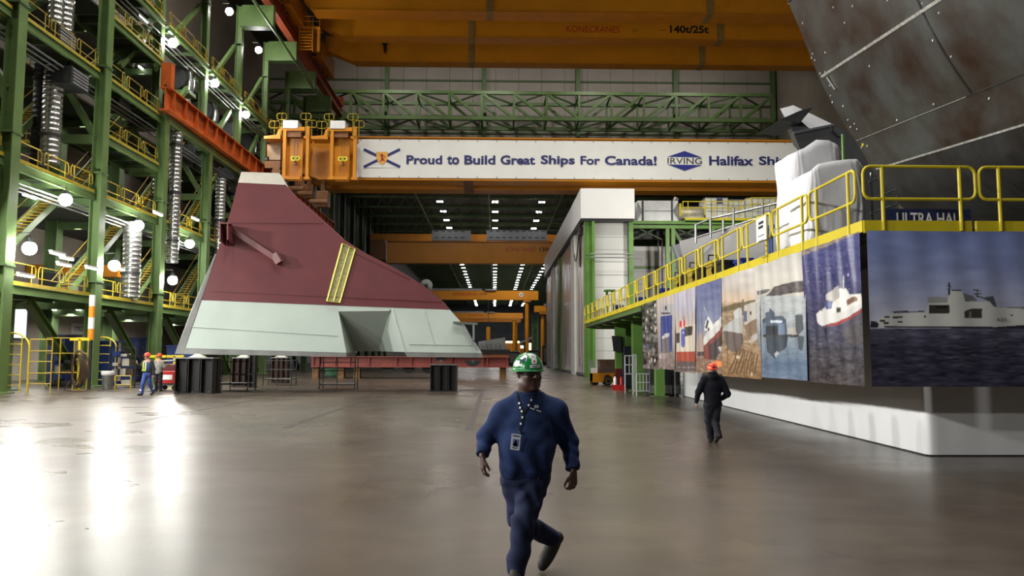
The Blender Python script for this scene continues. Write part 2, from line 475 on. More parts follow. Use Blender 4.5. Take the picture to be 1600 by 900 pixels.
# roof brackets and the upper red runway
for k in range(2, 9):
    t = thing('runway_bracket', 'boxy green bracket carrying the upper red runway, %s from the near end' % TH[k-2], 'bracket', (-22.3, YK[k], 32.2), 'brackets of the upper runway')
    MB().box(-23.6, -20.7, YK[k]-0.35, YK[k]+0.35, 32.25, 34.3).build('box_beam', GREEN, t)
    MB().box(-23.7, -20.6, YK[k]-0.5, YK[k]+0.5, 32.2, 32.27).build('lower_flange', GREEND, t)
MB().tube([(-20.75, 50, 32.1), (-20.75, 110, 32.1)], 0.12).build('tie_pipe', GREEN, label='long green pipe running along the undersides of the upper runway brackets', cat='pipe')
t = thing('upper_runway_beam', 'rust red upper runway beam of the overhead cranes', 'beam', (-21.2, 80, 34.3))
MB().ibeam((-21.2, 46, 35.0), (-21.2, 107.4, 35.0), 0.7, 1.4, 0.08).build('girder', REDRUN, t)
MB().box(-21.3, -21.1, 46, 107.4, 35.7, 35.85).build('rail', mat('rail_steel', (92, 80, 72), 0.4, 0.7), t)
MB().box(-21.6, -20.8, 106.8, 107.4, 35.7, 36.9).build('end_stop', REDRUN, t)
# orange runway
t = thing('orange_runway_beam', 'rusty orange runway beam on the green gallery columns', 'beam', (-22.9, 82, 18.72))
MB().ibeam((-22.9, YK[2]-0.9, 19.55), (-22.9, 112, 19.55), 0.75, 1.66, 0.09).build('girder', ORANGE, t)
g = MB()
y = YK[2]
while y < 112: g.box(-23.2, -22.55, y-0.05, y+0.05, 18.8, 20.3); y += 2.16
g.build('web_stiffener', ORANGE, t)
MB().box(-22.98, -22.82, YK[2]-0.9, 112, 20.38, 20.52).build('rail', MATS['rail_steel'], t)
MB().box(-23.25, -22.55, YK[2]-0.85, YK[2]-0.25, 20.38, 22.1).build('end_stop', ORANGE, t)
MB().bar((FX+0.12, YK[2], 18.3), (FX+0.12, 112, 18.3), 0.45, 0.5).build('runway_support', GREEN, label='long green beam directly under the orange runway beam', cat='beam')

# walkways: one deck and one railing for each bay
def deck(k, z, label, y0=None, y1=None):
    y0 = YK[k]+0.38 if y0 is None else y0; y1 = YK[k+1]-0.38 if y1 is None else y1
    t = thing('walkway_deck', label, 'walkway', (-24.3, (y0+y1)/2, z-0.45), 'gallery walkway decks')
    MB().ibeam((FX-0.05, y0, z-0.22), (FX-0.05, y1, z-0.22), 0.18, 0.44, 0.03).build('edge_beam', GREEN, t)
    MB().box(-25.3, FX-0.14, y0, y1, z-0.06, z).build('grating', GRATE, t)
    MB().box(FX-0.06, FX-0.02, y0, y1, z, z+0.2).build('toe_board', YELD, t)
    y = y0+0.6
    while y < y1: MB().box(-25.3, FX-0.14, y-0.06, y+0.06, z-0.34, z-0.06).build('joist', GREEND, t); y += 2.2
    MB().box(-25.45, -25.3, y0, y1, z-0.44, z).build('back_beam', GREEND, t)
    return t
def railing(k, z, label, y0=None, y1=None, X=FX-0.11, m=YELD):
    y0 = YK[k]+0.42 if y0 is None else y0; y1 = YK[k+1]-0.42 if y1 is None else y1
    t = thing('guard_railing', label, 'railing', (X, (y0+y1)/2, z), 'gallery guard railings')
    n = 3
    L = (y1-y0)/n
    for i in range(n):
        a, b = y0+i*L+0.12, y0+(i+1)*L-0.12
        c = 0.12
        MB().tube([(X, a, z+0.5), (X, a, z+1.06-c), (X, a+c, z+1.1), (X, b-c, z+1.1), (X, b, z+1.06-c), (X, b, z+0.5), (X, (a+b)/2, z+0.5)], 0.03, 6, True).build('hoop', m, t)
        for y in (a+0.35, b-0.35):
            MB().tube([(X, y, z), (X, y, z+1.1)], 0.032, 6).build('post', m, t)
    return t
LV = {1: (5.2, 'lowest level'), 2: (11.2, 'second level'), 3: (18.4, 'third level'), 4: (25.3, 'top level')}
bays = {1: range(-1, 6), 2: range(-1, 7), 3: range(-1, 2), 4: range(0, 8)}
YK.insert(0, 38.2-8.65)           # YK[0] is now the bay in front of the first column
for lv, rng in bays.items():
    z, nm = LV[lv]
    for k in rng:
        kk = k+1
        deck(kk, z, 'green walkway deck with yellow toe board, %s, %s bay from the camera' % (nm, TH[kk]))
        railing(kk, z, 'yellow tube railing on the %s walkway, %s bay from the camera' % (nm, TH[kk]))
for z, nm in ((14.9, 'between second and third levels'), (22.3, 'between third and top levels')):
    deck(2, z, 'short green walkway deck %s behind the second column' % nm)
    railing(2, z, 'yellow tube railing on the short walkway %s' % nm)
# stairs between the walkways
def stair(Y0, z0, z1, X, label, run=None):
    H = z1-z0; run = run or H/math.tan(math.radians(39))
    t = thing('steel_stair', label, 'stair', (X, Y0, z0), 'gallery stairs')
    for dx in (-0.45, 0.45):
        MB().bar((X+dx, Y0, z0+0.1), (X+dx, Y0+run, z1-0.12), 0.06, 0.36).build('stringer', GREEN, t)
    n = int(H/0.22)
    g = MB()
    for i in range(1, n):
        f = i/n
        g.box(X-0.42, X+0.42, Y0+run*f-0.14, Y0+run*f+0.1, z0+H*f-0.02, z0+H*f+0.045)
    g.build('treads', YELD, t)
    for dx in (-0.45, 0.45):
        MB().tube([(X+dx, Y0, z0+1.0), (X+dx, Y0+run, z1+0.9)], 0.03, 6).build('handrail', YELD, t)
    return t
for lv in (1, 2, 3):
    z0, z1 = LV[lv][0], LV[lv+1][0]
    for k in (0, 1, 2, 3, 4):
        if lv == 3 and k > 2: continue
        stair(YK[k]+1.0+0.4*lv, z0, z1, -26.1, 'green stair with yellow treads rising from the %s walkway, %s bay from the camera' % (LV[lv][1], TH[k]), run=min(8.0, (z1-z0)/math.tan(math.radians(38))))
# cross landings on the rear of the gallery with railings, seen beyond the stairs
for i, (k, z) in enumerate(((1, 18.4), (1, 14.2), (1, 25.3), (2, 25.3), (3, 27.6))):
    Y = YK[k]+8.4
    t = thing('rear_landing', 'small rear landing with yellow railing facing the camera, %s of five' % TH[i], 'landing', (-27.9, Y, z-0.3), 'rear landings')
    MB().box(-29.3, -26.6, Y, Y+1.4, z-0.25, z).build('platform', GREEND, t)
    MB().box(-29.3, -26.6, Y-0.03, Y, z, z+0.18).build('toe_board', YELD, t)
    for zz in (0.55, 1.1): MB().tube([(-29.3, Y, z+zz), (-26.6, Y, z+zz)], 0.03, 6).build('rail', YELD, t)
    for x in (-29.3, -28.4, -27.5, -26.6): MB().tube([(x, Y, z), (x, Y, z+1.1)], 0.03, 6).build('post', YELD, t)

# flood lamps on the gallery
def flood(X, Y, z, label):
    t = thing('flood_lamp', label, 'lamp', (X, Y, z), 'bright flood lamps on the gallery')
    MB().lathe([(0.0, -0.33), (0.15, -0.295), (0.26, -0.2), (0.325, -0.06), (0.325, 0.06), (0.26, 0.2), (0.18, 0.27), (0, 0.28)], (X, Y, z), 16).build('lens', LAMPW, t, smooth='all')
    MB().lathe([(0.0, 0.285), (0.19, 0.275), (0.2, 0.29), (0.14, 0.38), (0.12, 0.5), (0, 0.52)], (X, Y, z), 16).build('housing', DARK, t, smooth=True)
    MB().tube([(X, Y, z+0.5), (X, Y, z+0.75), (X-0.6, Y, z+0.75)], 0.03, 6).build('hanger', DARK, t)
FL = [(95, 312, 42.4, 'under the second walkway nearest the camera'), (210, 352, 51.0, 'under the second walkway, middle of three'), (291, 381, 59.7, 'under the second walkway, farthest of three'),
      (38, 388, 39.1, 'on the column at the left edge of the photo'), (172, 415, 47.9, 'on the green column behind the small bin'), (264, 438, 56.6, 'beside the upper left edge of the hull section'),
      (265, 67, 56.6, 'high under the top walkway nearest the camera'), (331, 130, 65.1, 'under the top walkway, middle of three'), (380, 179, 73.4, 'under the top walkway, farthest of three'),
      (354, 18, 68.4, 'highest in the photo on the upper frame'), (400, 78, 77.1, 'on the upper frame beside the second roof bracket')]
for px, py, Y, lab in FL:
    p = atY(px, py, Y)
    flood(p.x+0.25, Y, p.z, 'glaring flood lamp ' + lab)
# strip lights under the decks
k = 0
SL = [(225, 30, 50), (222, 108, 51), (160, 59, 47), (213, 271, 51.5), (247, 335, 52), (46, 308, 41), (275, 330, 58), (305, 343, 60), (90, 398, 40.8), (127, 485, 44.5), (104, 405, 43), (190, 493, 52), (232, 499, 57),
      (268, 503, 62), (100, 415, 41.5), (143, 420, 45), (196, 424, 52), (90, 485, 42), (40, 432, 38.6)]
for px, py, Y in SL:
    p = atY(px, py, Y); k += 1
    for lz in (5.06, 11.06, 18.26, 25.16):
        c_ = atZ(px, py, lz-0.2)
        if -33.2 < c_.x < -24 and 40 < c_.y < 90 and not -26.8 < c_.x < -25.3: p = c_; Y = c_.y
    p.x = max(p.x, -33.0)
    t = thing('strip_light', 'lit strip light under the gallery walkways, %s of nineteen' % (ORD[k-1] if k <= 12 else ['thirteenth', 'fourteenth', 'fifteenth', 'sixteenth', 'seventeenth', 'eighteenth', 'nineteenth'][k-13]), 'strip light', (p.x, Y, p.z), 'strip lights of the gallery')
    MB().box(p.x-0.08, p.x+0.08, Y-0.65, Y+0.65, p.z+0.06, p.z+0.16).build('tray', WHITEP, t)
    MB().box(p.x-0.06, p.x+0.06, Y-0.6, Y+0.6, p.z-0.02, p.z+0.06).build('tube', TUBE, t)
# conduits under the decks
for i, (z, nm) in enumerate(((10.3, 'second walkway'), (17.5, 'third walkway'), (24.4, 'top walkway'))):
    for j in range(3):
        MB().tube([(FX-0.35-0.25*j, YK[0], z-0.12*j), (FX-0.35-0.25*j, 100, z-0.12*j)], 0.05, 6).build('conduit', GREY, label='thin grey conduit running under the %s, %s from the edge' % (nm, TH[j]), cat='conduit', group='conduits under the walkways')
# ventilation ducts
def duct(X, Y, z0, z1, r, label, m=DUCT):
    t = thing('ventilation_duct', label, 'duct', (X, Y, z0), 'vertical ventilation ducts')
    n = max(4, int((z1-z0)/0.3)); prof = []
    for i in range(n+1):
        z = z0+(z1-z0)*i/n; prof += [(r, z), (r+0.025, z+0.03), (r+0.025, z+0.08), (r, z+0.11)]
    MB().lathe([(0, z0)]+prof+[(0, z1)], (X, Y, 0), 18).build('spiral_pipe', m, t, smooth=True)
    for z in np.arange(z0+1.5, z1-0.5, 3.5): MB().lathe([(r, z), (r+0.07, z), (r+0.07, z+0.16), (r, z+0.16)], (X, Y, 0), 18).build('clamp_ring', DARK, t)
def dx(px, Y): return atY(px, 300, Y).x
duct(dx(75, 43.6), 43.6, 12.2, 17.6, 0.5, 'thick silver duct behind the nearest gallery column', DUCT)
duct(dx(58, 44.5), 44.5, 12.2, 18.0, 0.45, 'dark duct beside the thick silver duct', DARK)
duct(dx(88, 45), 45, 18.6, 25.2, 0.45, 'silver duct above the third walkway near the top left')
duct(dx(72, 44), 44, 18.6, 25.2, 0.4, 'bright narrow silver duct at the top left')
duct(dx(245, 56.8), 56.8, 11.4, 15.0, 0.4, 'silver duct between the second and third columns')
duct(dx(273, 57.5), 57.5, 8.4, 17.8, 0.4, 'tall silver duct right of the third column')
duct(dx(345, 67), 67, 8, 16.5, 0.4, 'silver duct behind the top of the hull section')
duct(dx(210, 52), 52, 5.5, 10.3, 0.55, 'wide silver duct over the lowest walkway behind the second bay')
duct(dx(282, 66), 66, 22.0, 27, 0.5, 'silver duct above the orange runway beam')
# elbow of a large duct and blower boxes above the orange runway
for i, (px, py, Y) in enumerate(((290, 125, 62), (330, 175, 70), (360, 205, 76), (395, 225, 82))):
    p = atY(px, py, Y)
    t = thing('blower_unit', 'dark round blower with silver elbow above the orange beam, %s from the near end' % TH[i], 'blower', (p.x, Y, p.z-1.0), 'blowers above the orange beam')
    MB().lathe([(0, -0.6), (0.9, -0.6), (1.0, -0.4), (1.0, 0.4), (0.9, 0.6), (0, 0.6)], (p.x-0.6, Y, p.z), 20, axis='Y').build('drum', DARK, t, smooth=True)
    MB().tube([(p.x-0.6, Y, p.z+0.7), (p.x+0.2, Y, p.z+0.6), (p.x+0.4, Y, p.z-0.3), (p.x+0.3, Y, p.z-1.0)], 0.32, 12).build('elbow', DUCT, t, smooth=True)
    MB().box(p.x-1.6, p.x+0.6, Y-0.7, Y+0.7, p.z-1.3, p.z-1.0).build('bed_frame', GREEND, t)
# hanging heaters
for i, (px, py, Y) in enumerate(((128, 125, 44), (197, 160, 51), (240, 190, 56), (310, 240, 64), (370, 275, 72), (108, 62, 43))):
    p = atY(px, py, Y)
    t = thing('unit_heater', 'dark hanging heater box with pale louvre under a walkway, %s from the camera' % TH[i], 'heater', (p.x-0.6, Y, p.z-0.4), 'hanging heaters')
    MB().box(p.x-1.5, p.x-0.1, Y-0.9, Y+0.9, p.z-0.5, p.z+0.5).build('casing', DARK, t, bevel=0.03)
    g = MB()
    for j in range(5): g.box(p.x-0.1, p.x-0.04, Y-0.8, Y+0.8, p.z-0.42+0.18*j, p.z-0.32+0.18*j)
    g.build('louvre', GREY, t)
    MB().bar((p.x-0.8, Y, p.z+0.5), (p.x-0.8, Y, p.z+1.1), 0.08, 0.08).build('hanger', DARK, t)
# cabinets and machines standing on the walkways
for i, (k, z, dy, w, h) in enumerate(((1, 11.2, 1.2, 1.6, 2.0), (1, 18.4, 2.0, 2.0, 1.8), (2, 11.2, 6.4, 1.2, 1.9), (1, 5.2, 3.5, 2.4, 1.7), (2, 5.2, 3.0, 2.6, 1.7), (3, 5.2, 3.0, 2.4, 1.6), (1, 25.3, 4.0, 2.0, 1.8), (3, 11.2, 4.0, 1.5, 1.9))):
    Y = YK[k]+dy
    t = thing('control_cabinet', 'dark equipment cabinet on a gallery walkway, %s of eight' % TH[i], 'cabinet', (-27.6, Y, z), 'cabinets on the gallery')
    MB().box(-28.2, -27.1, Y, Y+w, z, z+h).build('casing', DARK, t, bevel=0.03)
    MB().box(-27.1, -27.06, Y+0.1, Y+w-0.1, z+0.2, z+h-0.2).build('door', GREY, t)
    MB().box(-27.06, -27.0, Y+w*0.75, Y+w*0.75+0.05, z+h*0.5, z+h*0.62).build('handle', BLACK, t)
for z, nm in ((5.2, 'lowest'), (11.2, 'second'), (18.4, 'third'), (25.3, 'top')):
    struct('trim_floor_%s' % nm, MB().box(-33.6, -26.8, 40, 112, z-0.14, z), GRATE, label='dark inner floor of the %s gallery level' % nm, cat='floor')
# sign and window on the annex wall
p = atX(119, 513, -33.5)
t = thing('wall_sign', 'white wall sign starting with MOD behind the gallery', 'sign', (-33.55, p.z and p.y, p.z-0.7))
yy, zz = p.y, p.z
MB().box(-33.6, -33.52, yy-0.6, yy+3.4, zz-0.45, zz+0.4).build('panel', WHITEP, t)
text('lettering', 'MOD', (-33.52, yy-0.1, zz-0.22), (0, 1, 0), (0, 0, 1), 1.9, 0.42, NAVYINK, t, bold=0.0)

# yellow crane beam inside the annex and the pale window beyond it
t = thing('annex_crane', 'yellow crane beam inside the annex behind the lowest walkway', 'crane', (-30.2, 58, 7.4))
MB().box(-33.5, -27.0, 57.6, 58.4, 7.45, 8.25).build('girder', CRANE, t)
MB().box(-33.5, -27.0, 57.5, 58.5, 7.38, 7.45).build('flange', CRANEB, t)
MB().box(-30.5, -29.3, 57.3, 58.7, 8.25, 8.75).build('trolley', DARK, t)
g = MB().box(-33.6, -33.5, 55.0, 58.0, 3.0, 5.5)
struct('window_1', g, emit('daylight_pane', (0.86, 0.92, 1.0), 1.6), label='pale bright window on the annex wall behind the nearest column', cat='window')
struct('trim_window', MB().box(-33.6, -33.44, 54.9, 55.0, 2.9, 5.6).box(-33.6, -33.44, 58.0, 58.1, 2.9, 5.6).box(-33.6, -33.44, 54.9, 58.1, 5.5, 5.6).box(-33.6, -33.44, 54.9, 58.1, 2.9, 3.0), GREY, label='grey frame of the annex window', cat='window frame')
# ------------------------------------------------------------------ painted hull section in the middle of the hall
HULLRED = mat('hull_red', (86, 31, 36), 0.5, var=0.06, scale=0.8, bump=0.05, bscale=3)
HULLWHITE = mat('hull_pale_green', (170, 182, 175), 0.28, var=0.03, scale=0.6)
HULLGREY = mat('hull_primer_grey', (112, 114, 112), 0.5, 0.2, var=0.12, scale=1.5)
HULLCAP = mat('hull_bare_top', (182, 178, 166), 0.5, var=0.05)
SEAM = mat('weld_seam_red', (88, 38, 42), 0.5, var=0.1)
def FP(px, py, off=0.0):
    Y = 38.9 + 2.2*(px-275)/477.0 + 1.9*(553-py)/285.0 + off
    return atY(px, py, Y)
def thick(z): return 0.5 + 3.4*max(0.0, 1-(z-1.9)/9.2)
def slab(mb, pts, m=0, tk=None, off=0.0):
    f = [FP(x, y, off) for x, y in pts]
    b = [p + Vector((0, (thick(p.z) if tk is None else tk), 0)) for p in f]
    n = len(f); k = len(mb.v); mb.v += [tuple(p) for p in f] + [tuple(p) for p in b]
    A = tuple(range(k, k+n)); B = tuple(range(k+n, k+2*n))
    mb.f += [A, B[::-1]]; mb.m += [m, m]
    for i in range(n):
        j = (i+1) % n; mb.f.append((k+j, k+i, k+n+i, k+n+j)); mb.m.append(m)
    return mb
fin = thing('hull_section', 'upside down red and pale green painted ship hull section on black supports', 'hull section', tuple(FP(513, 555)))
left = [(315, 469), (333, 410), (347, 373), (359, 335), (372, 285.5)]
curve = [(446, 289), (458, 303), (480, 322), (505, 345), (534, 372), (572, 396), (606, 413), (640, 432), (674, 455), (691, 470), (703, 484)]
# red upper plating, laid in convex pieces from the line down
red = MB()
def lx(y):
    for a, b in zip(left, left[1:]):
        if b[1] <= y <= a[1]: return a[0]+(b[0]-a[0])*(a[1]-y)/(a[1]-b[1])
    return left[0][0]
rows = [(289.0, 446.0)] + [(c[1], c[0]) for c in curve[1:-1]]
ptsL = [(372, 285.5)] + [(lx(y), y) for y, x in rows[1:]]
ptsR = [(446, 289)] + [(x, y) for y, x in rows[1:]]
ptsL.append((315, 469)); ptsR.append((703, 484))
poly = ptsL + ptsR[::-1]
slab(red, poly[::-1] if False else list(reversed(ptsR[::-1])) + list(reversed(ptsL)))
red.build('upper_plating', HULLRED, fin, label='dull red painted upper plating')
slab(MB(), [(377, 268.5), (372, 285.3), (446, 288.8), (436, 270.5)][::-1]).build('top_cap', HULLCAP, fin, label='unpainted pale top strip')
def q(mb, pts, m=0): return mb.quad(pts, m)
slab(MB(), [(315, 469.2), (289, 544), (541, 551), (529, 487), (527, 475.8)][::-1], tk=3.2).build('lower_plating', HULLWHITE, fin, label='pale green glossy lower plating left of the recess')
slab(MB(), [(612, 480), (632, 550), (752, 551.5), (720, 504), (703, 484.2)][::-1], tk=3.0).build('lower_plating', HULLWHITE, fin, label='pale green glossy lower plating right of the recess')
slab(MB(), [(527, 475.8), (529, 486.5), (608, 486), (612, 480)][::-1], tk=3.2).build('recess_lintel', HULLWHITE, fin)
D = 2.6
g = MB()
bl, br = FP(500, 549) + Vector((0, D, 0)), FP(592, 549)
br = atY(591, 549, br.y + D)
bl = Vector((bl.x, br.y, br.z))
g.quad([FP(529, 486.5, 0.02), bl, br, FP(608, 486.5, 0.02)])
g.quad([FP(529, 486.5, 0.02), FP(541, 551, 0.02), bl])
g.build('recess_back', HULLWHITE, fin)
g = MB(); n = 6
def cv(u, v):
    a = FP(612 + 20*v, 480 + 70*v); b = FP(608, 486.5) .lerp(br, v)
    p = a.lerp(b, u); p.y -= 0.10*math.sin(PI*min(1, u*1.6))*v
    return p
g.grid(cv, 8, 8).build('recess_cheek', HULLWHITE, fin, smooth='all')
# bare edge strips
slab(MB(), [(336, 396), (298, 486), (273, 553), (541, 557.5), (541, 551.2), (289, 544.2), (315, 468), (338, 397)][::-1], tk=2.6, off=-0.015).build('edge_strip', HULLGREY, fin, label='bare grey edge strip with paint drips')
slab(MB(), [(632, 550.2), (636, 557.6), (754, 559), (752, 551.4)][::-1], tk=2.4, off=-0.012).build('edge_strip', HULLGREY, fin)
# seams
def seam(a, b, m, r=0.011):
    pa, pb = FP(*a, -0.012), FP(*b, -0.012)
    return MB().bar(pa, pb, r*2, 0.03)
for a, b in (((361, 348), (505, 349)), ((330, 455), (690, 472)), ((540, 388), (640, 436))): seam(a, b, 0).build('weld_seam', SEAM, fin)
PSEAM = mat('weld_seam_pale', (160, 172, 166), 0.4, var=0.05)
for a, b in (((300, 511), (527, 525)), ((663, 486), (679, 540)), ((640, 538), (745, 540)), ((614, 484), (633, 549))): seam(a, b, 0, 0.014).build('weld_seam', PSEAM, fin)
# yellow taped mesh patch
MESHY = mat('yellow_mesh', (142, 136, 88), 0.7, var=0.2, scale=9)
slab(MB(), [(536, 382), (511, 470), (530, 472), (553, 390)][::-1], tk=0.03, off=-0.03).build('mesh_patch', MESHY, fin, label='long patch of pale mesh edged in yellow tape')
g = MB()
for a, b in (((535, 380.5), (510.5, 470.5)), ((510.5, 470.5), (530.5, 473)), ((530.5, 473), (554.5, 389)), ((554.5, 389), (535, 380.5)), ((546, 386), (521, 471))):
    g.bar(FP(*a, -0.045), FP(*b, -0.045), 0.12 if a != (546, 386) else 0.07, 0.02)
g.build('tape_edge', mat('yellow_tape', (208, 206, 104), 0.5, var=0.05), fin)
# stub brackets and the slanting bar on the red plating
g = MB(); p = FP(348, 366); 
for x in (348, 360): a, b = FP(x, 351, -0.5), FP(x, 379, -0.5); g.bar(a, b, 0.9, 0.06, (1, 0, 0))
g.bar(FP(345, 351, -0.5), FP(362, 351, -0.5), 0.9, 0.06)
g.build('lug_bracket', mat('lug_red', (98, 48, 48), 0.5, var=0.1), fin)
g = MB(); g.bar(FP(361, 358, -0.2), FP(434, 406, -0.25), 0.22, 0.26); g.bar(FP(429, 397, -0.25), FP(437, 411, -0.25), 0.30, 0.34)
g.build('welded_bar', MATS['lug_red'], fin)
# lifting eye on the sloped edge
g = MB(); c = FP(666, 446, 0.4)
prof = [(c.x+0.33*math.cos(t), c.y, c.z+0.33*math.sin(t)) for t in np.linspace(-0.4, PI, 10)] + [(c.x-0.33, c.y, c.z-0.5), (c.x+0.3, c.y, c.z-0.75)]
g.prism(prof, (0, 0.16, 0)); g.lathe([(0, -0.03), (0.1, -0.03), (0.1, 0.0)], (c.x, c.y, c.z), 14, 1, 'Y')
g.build('lifting_eye', [HULLGREY, BLACK], fin)
for x in (689, 739):
    g = MB(); c = FP(x, 562, 0.3)
    r = 0.3 if x == 689 else 0.42
    g.prism([(c.x+r*math.cos(t), c.y, c.z-0.05+(0.55 if x == 689 else -0.6)*r*math.sin(t)*1.2) for t in np.linspace(0, PI, 12)], (0, 0.14, 0))
    g.lathe([(0, -0.02), (0.08, -0.02), (0.08, 0.0)], (c.x, c.y, c.z-0.08), 12, 1, 'Y')
    g.build('lifting_eye', [DARK, HULLGREY], fin)
g = MB()
g.bar(FP(708, 504, -0.2), FP(746, 506, -0.2), 0.3, 0.1); g.bar(FP(740, 506, -0.15), FP(740, 533, -0.15), 0.35, 0.1, (1, 0, 0)); g.bar(FP(724, 507, -0.2), FP(746, 548, -0.2), 0.12, 0.1)
g.build('side_bracket', HULLGREY, fin)

# ------------------------------------------------------------------ black steel cribs that carry it
def crib(x0, x1, base, top, label, lugs=True, brown=False):
    Y = 1.83*FPX/(base-556.5); a, b = xp(x0, Y), xp(x1, Y); zt = top
    t = thing('support_crib', label, 'support', ((a+b)/2, Y+0.6, 0), 'steel support cribs')
    dpt = min(1.3, b-a)
    MB().box(a, b, Y, Y+dpt, 0, 0.05).build('base_plate', BLACK, t)
    n = 3; w = (b-a)/n
    for i in range(n):
        g = MB().ibeam((a+w*(i+0.5), Y+0.32, 0.05), (a+w*(i+0.5), Y+0.32, zt-0.06), 0.6, w*0.92, 0.035, (1, 0, 0))
        g.build('upright', BLACK if not brown else mat('rusty_steel', (74, 52, 44), 0.6, 0.2, var=0.25, scale=3), t)
        MB().ibeam((a+w*(i+0.5), Y+dpt-0.3, 0.05), (a+w*(i+0.5), Y+dpt-0.3, zt-0.06), 0.5, w*0.92, 0.035, (1, 0, 0)).build('upright', BLACK, t)
    MB().box(a-0.02, b+0.02, Y-0.02, Y+dpt, zt-0.06, zt).build('top_plate', GREY, t)
    if lugs:
        for i in range(3): MB().lathe([(0, 0.05), (0.045, 0.05), (0.045, 0.12), (0, 0.12)], (a+0.15+(b-a-0.3)*i/2, Y-0.03, 0.0), 8).build('anchor_bolt', STEEL, t)
        MB().lathe([(0.45, zt), (0.3, zt+0.06), (0.12, zt+0.17), (0, zt+0.17)], ((a+b)/2, Y+0.5, 0), 14).build('cushion_pad', HULLCAP, t)
    return t
crib(273, 333, 616, 1.72, 'wide black steel support crib at the left end of the hull section')
crib(672, 714, 612, 1.40, 'black steel support crib under the right end of the hull section', False)
crib(362, 392, 605.5, 1.7, 'rusty support crib behind the left scaffold frame', True, True)
crib(424, 448, 600, 1.7, 'small support crib behind the middle scaffold frame', True, True)
g = thing('support_post', 'single black steel post between the left and middle scaffold frames', 'support', (xp(394, 46), 46, 0))
MB().ibeam((xp(396, 46), 46, 0), (xp(396, 46), 46, 1.9), 0.4, 0.35, 0.04, (1, 0, 0)).build('shaft', BLACK, g)
MB().box(xp(390, 46), xp(402, 46), 45.7, 46.3, 0, 0.04).build('base_plate', BLACK, g)

def scaff(x0, x1, base, h, shelves, label, d=1.0):
    Y = 1.83*FPX/(base-556.5); a, b = xp(x0, Y), xp(x1, Y)
    t = thing('scaffold_tower', label, 'scaffold', ((a+b)/2, Y+d/2, 0), 'low scaffold frames under the hull')
    fs = mat('scaffold_grey', (70, 70, 68), 0.45, 0.6, var=0.15, scale=5)
    for x in (a, b):
        for y in (Y, Y+d): MB().tube([(x, y, 0), (x, y, h)], 0.028, 7).build('post', fs, t)
    for z in shelves:
        g = MB()
        for y in (Y, Y+d): g.tube([(a, y, z), (b, y, z)], 0.022, 6)
        for x in (a, b): g.tube([(x, Y, z), (x, Y+d, z)], 0.022, 6)
        g.build('ledger', fs, t)
    z = shelves[0]
    MB().box(a+0.03, b-0.03, Y+0.02, Y+d-0.02, z+0.02, z+0.06).build('plank_shelf', HULLGREY, t)
    m = (a+b)/2
    for y in (Y,): MB().tube([(m, y, 0), (m, y, h)], 0.02, 6).build('post', fs, t)
    return t
scaff(334, 388, 612, 1.75, (0.35, 0.85, 1.5), 'low scaffold frame beside the wide black crib', 1.3)
scaff(412, 456, 603, 1.75, (0.35, 0.95, 1.5), 'low scaffold frame in the middle under the hull section', 1.2)
scaff(500, 555, 609, 1.75, (0.25, 1.0, 1.45), 'dark scaffold frame under the hull recess', 0.9)

# ------------------------------------------------------------------ red transport beam behind
RY = 64.0
rx = lambda px: xp(px, RY)
t = thing('transport_bed', 'long dull red steel bed on blocks behind the hull section', 'steel bed', (rx(640), RY+1.5, 0))
RBED = mat('bed_red', (142, 70, 62), 0.55, var=0.12, scale=0.8)
z0, z1 = 0.9, 1.76
MB().box(rx(486), rx(795), RY+0.12, RY+3, z0+0.05, z1-0.05).build('girder_web', RBED, t)
for z in (z0, z1-0.07): MB().box(rx(486), rx(796), RY-0.12, RY+3.1, z, z+0.07).build('girder_flange', RBED, t)
g = MB()
for px in (490, 500, 524, 547, 577, 620, 643, 672, 706, 755, 762, 793): g.box(rx(px)-0.03, rx(px)+0.03, RY-0.08, RY+0.2, z0, z1)
g.build('web_stiffener', RBED, t)
for px in (492, 532, 557, 786):
    MB().box(rx(px)-0.25, rx(px)+0.25, RY+0.2, RY+0.9, 0.0, z0).build('block', mat('timber_block', (132, 96, 58), 0.7, var=0.2, scale=4), t)
for px in (605, 638, 669):
    MB().lathe([(0, -0.1), (0.5, -0.1), (0.5, 0.1), (0, 0.1)], (rx(px), RY+0.6, z0), 18, axis='Y').build('roller', DARK, t)
t = thing('timber_deck', 'black and brown planked layer lying on the right end of the red bed', 'planks', (rx(770), RY+1.5, z1))
MB().box(rx(716), rx(796), RY, RY+3, z1, z1+0.22).build('lower_layer', mat('brown_planks', (116, 74, 40), 0.7, var=0.15), t)
MB().box(rx(712), rx(797), RY-0.05, RY+3, z1+0.22, z1+0.55).build('upper_layer', BLACK, t)
t = thing('ribbed_block', 'grey steel block with a row of ribs lying on the planks behind the hull tip', 'steel block', (rx(770), RY+1.5, z1+0.55))
P2 = [(rx(747), RY+0.4, z1+0.55), (rx(791), RY+0.4, z1+0.55), (rx(789), RY+0.4, z1+1.55), (rx(747), RY+0.4, z1+1.2)]
MB().prism(P2, (0, 2.0, 0)).build('body', HULLGREY, t)
for i in range(6):
    x = rx(751+7*i); MB().bar((x, RY+0.3, z1+0.58), (x-0.1, RY+0.3, z1+1.05+0.03*i), 0.05, 0.22, (0, 1, 0)).build('rib', GREY, t)
t = thing('tool_chest', 'green steel chest under the red bed', 'chest', (rx(513)-0.6, RY+2.5, 0))
MB().box(rx(500)-0.6, rx(523)-0.6, RY+5, RY+6, 0.1, 0.6).build('body', mat('chest_green', (40, 92, 60), 0.5, var=0.1), t)
MB().box(rx(499)-0.6, rx(524)-0.6, RY+4.95, RY+6.05, 0.6, 0.7).build('lid', MATS['chest_green'], t)
MB().box(rx(502)-0.6, rx(521)-0.6, RY+5.1, RY+5.9, 0, 0.1).build('skid', DARK, t)

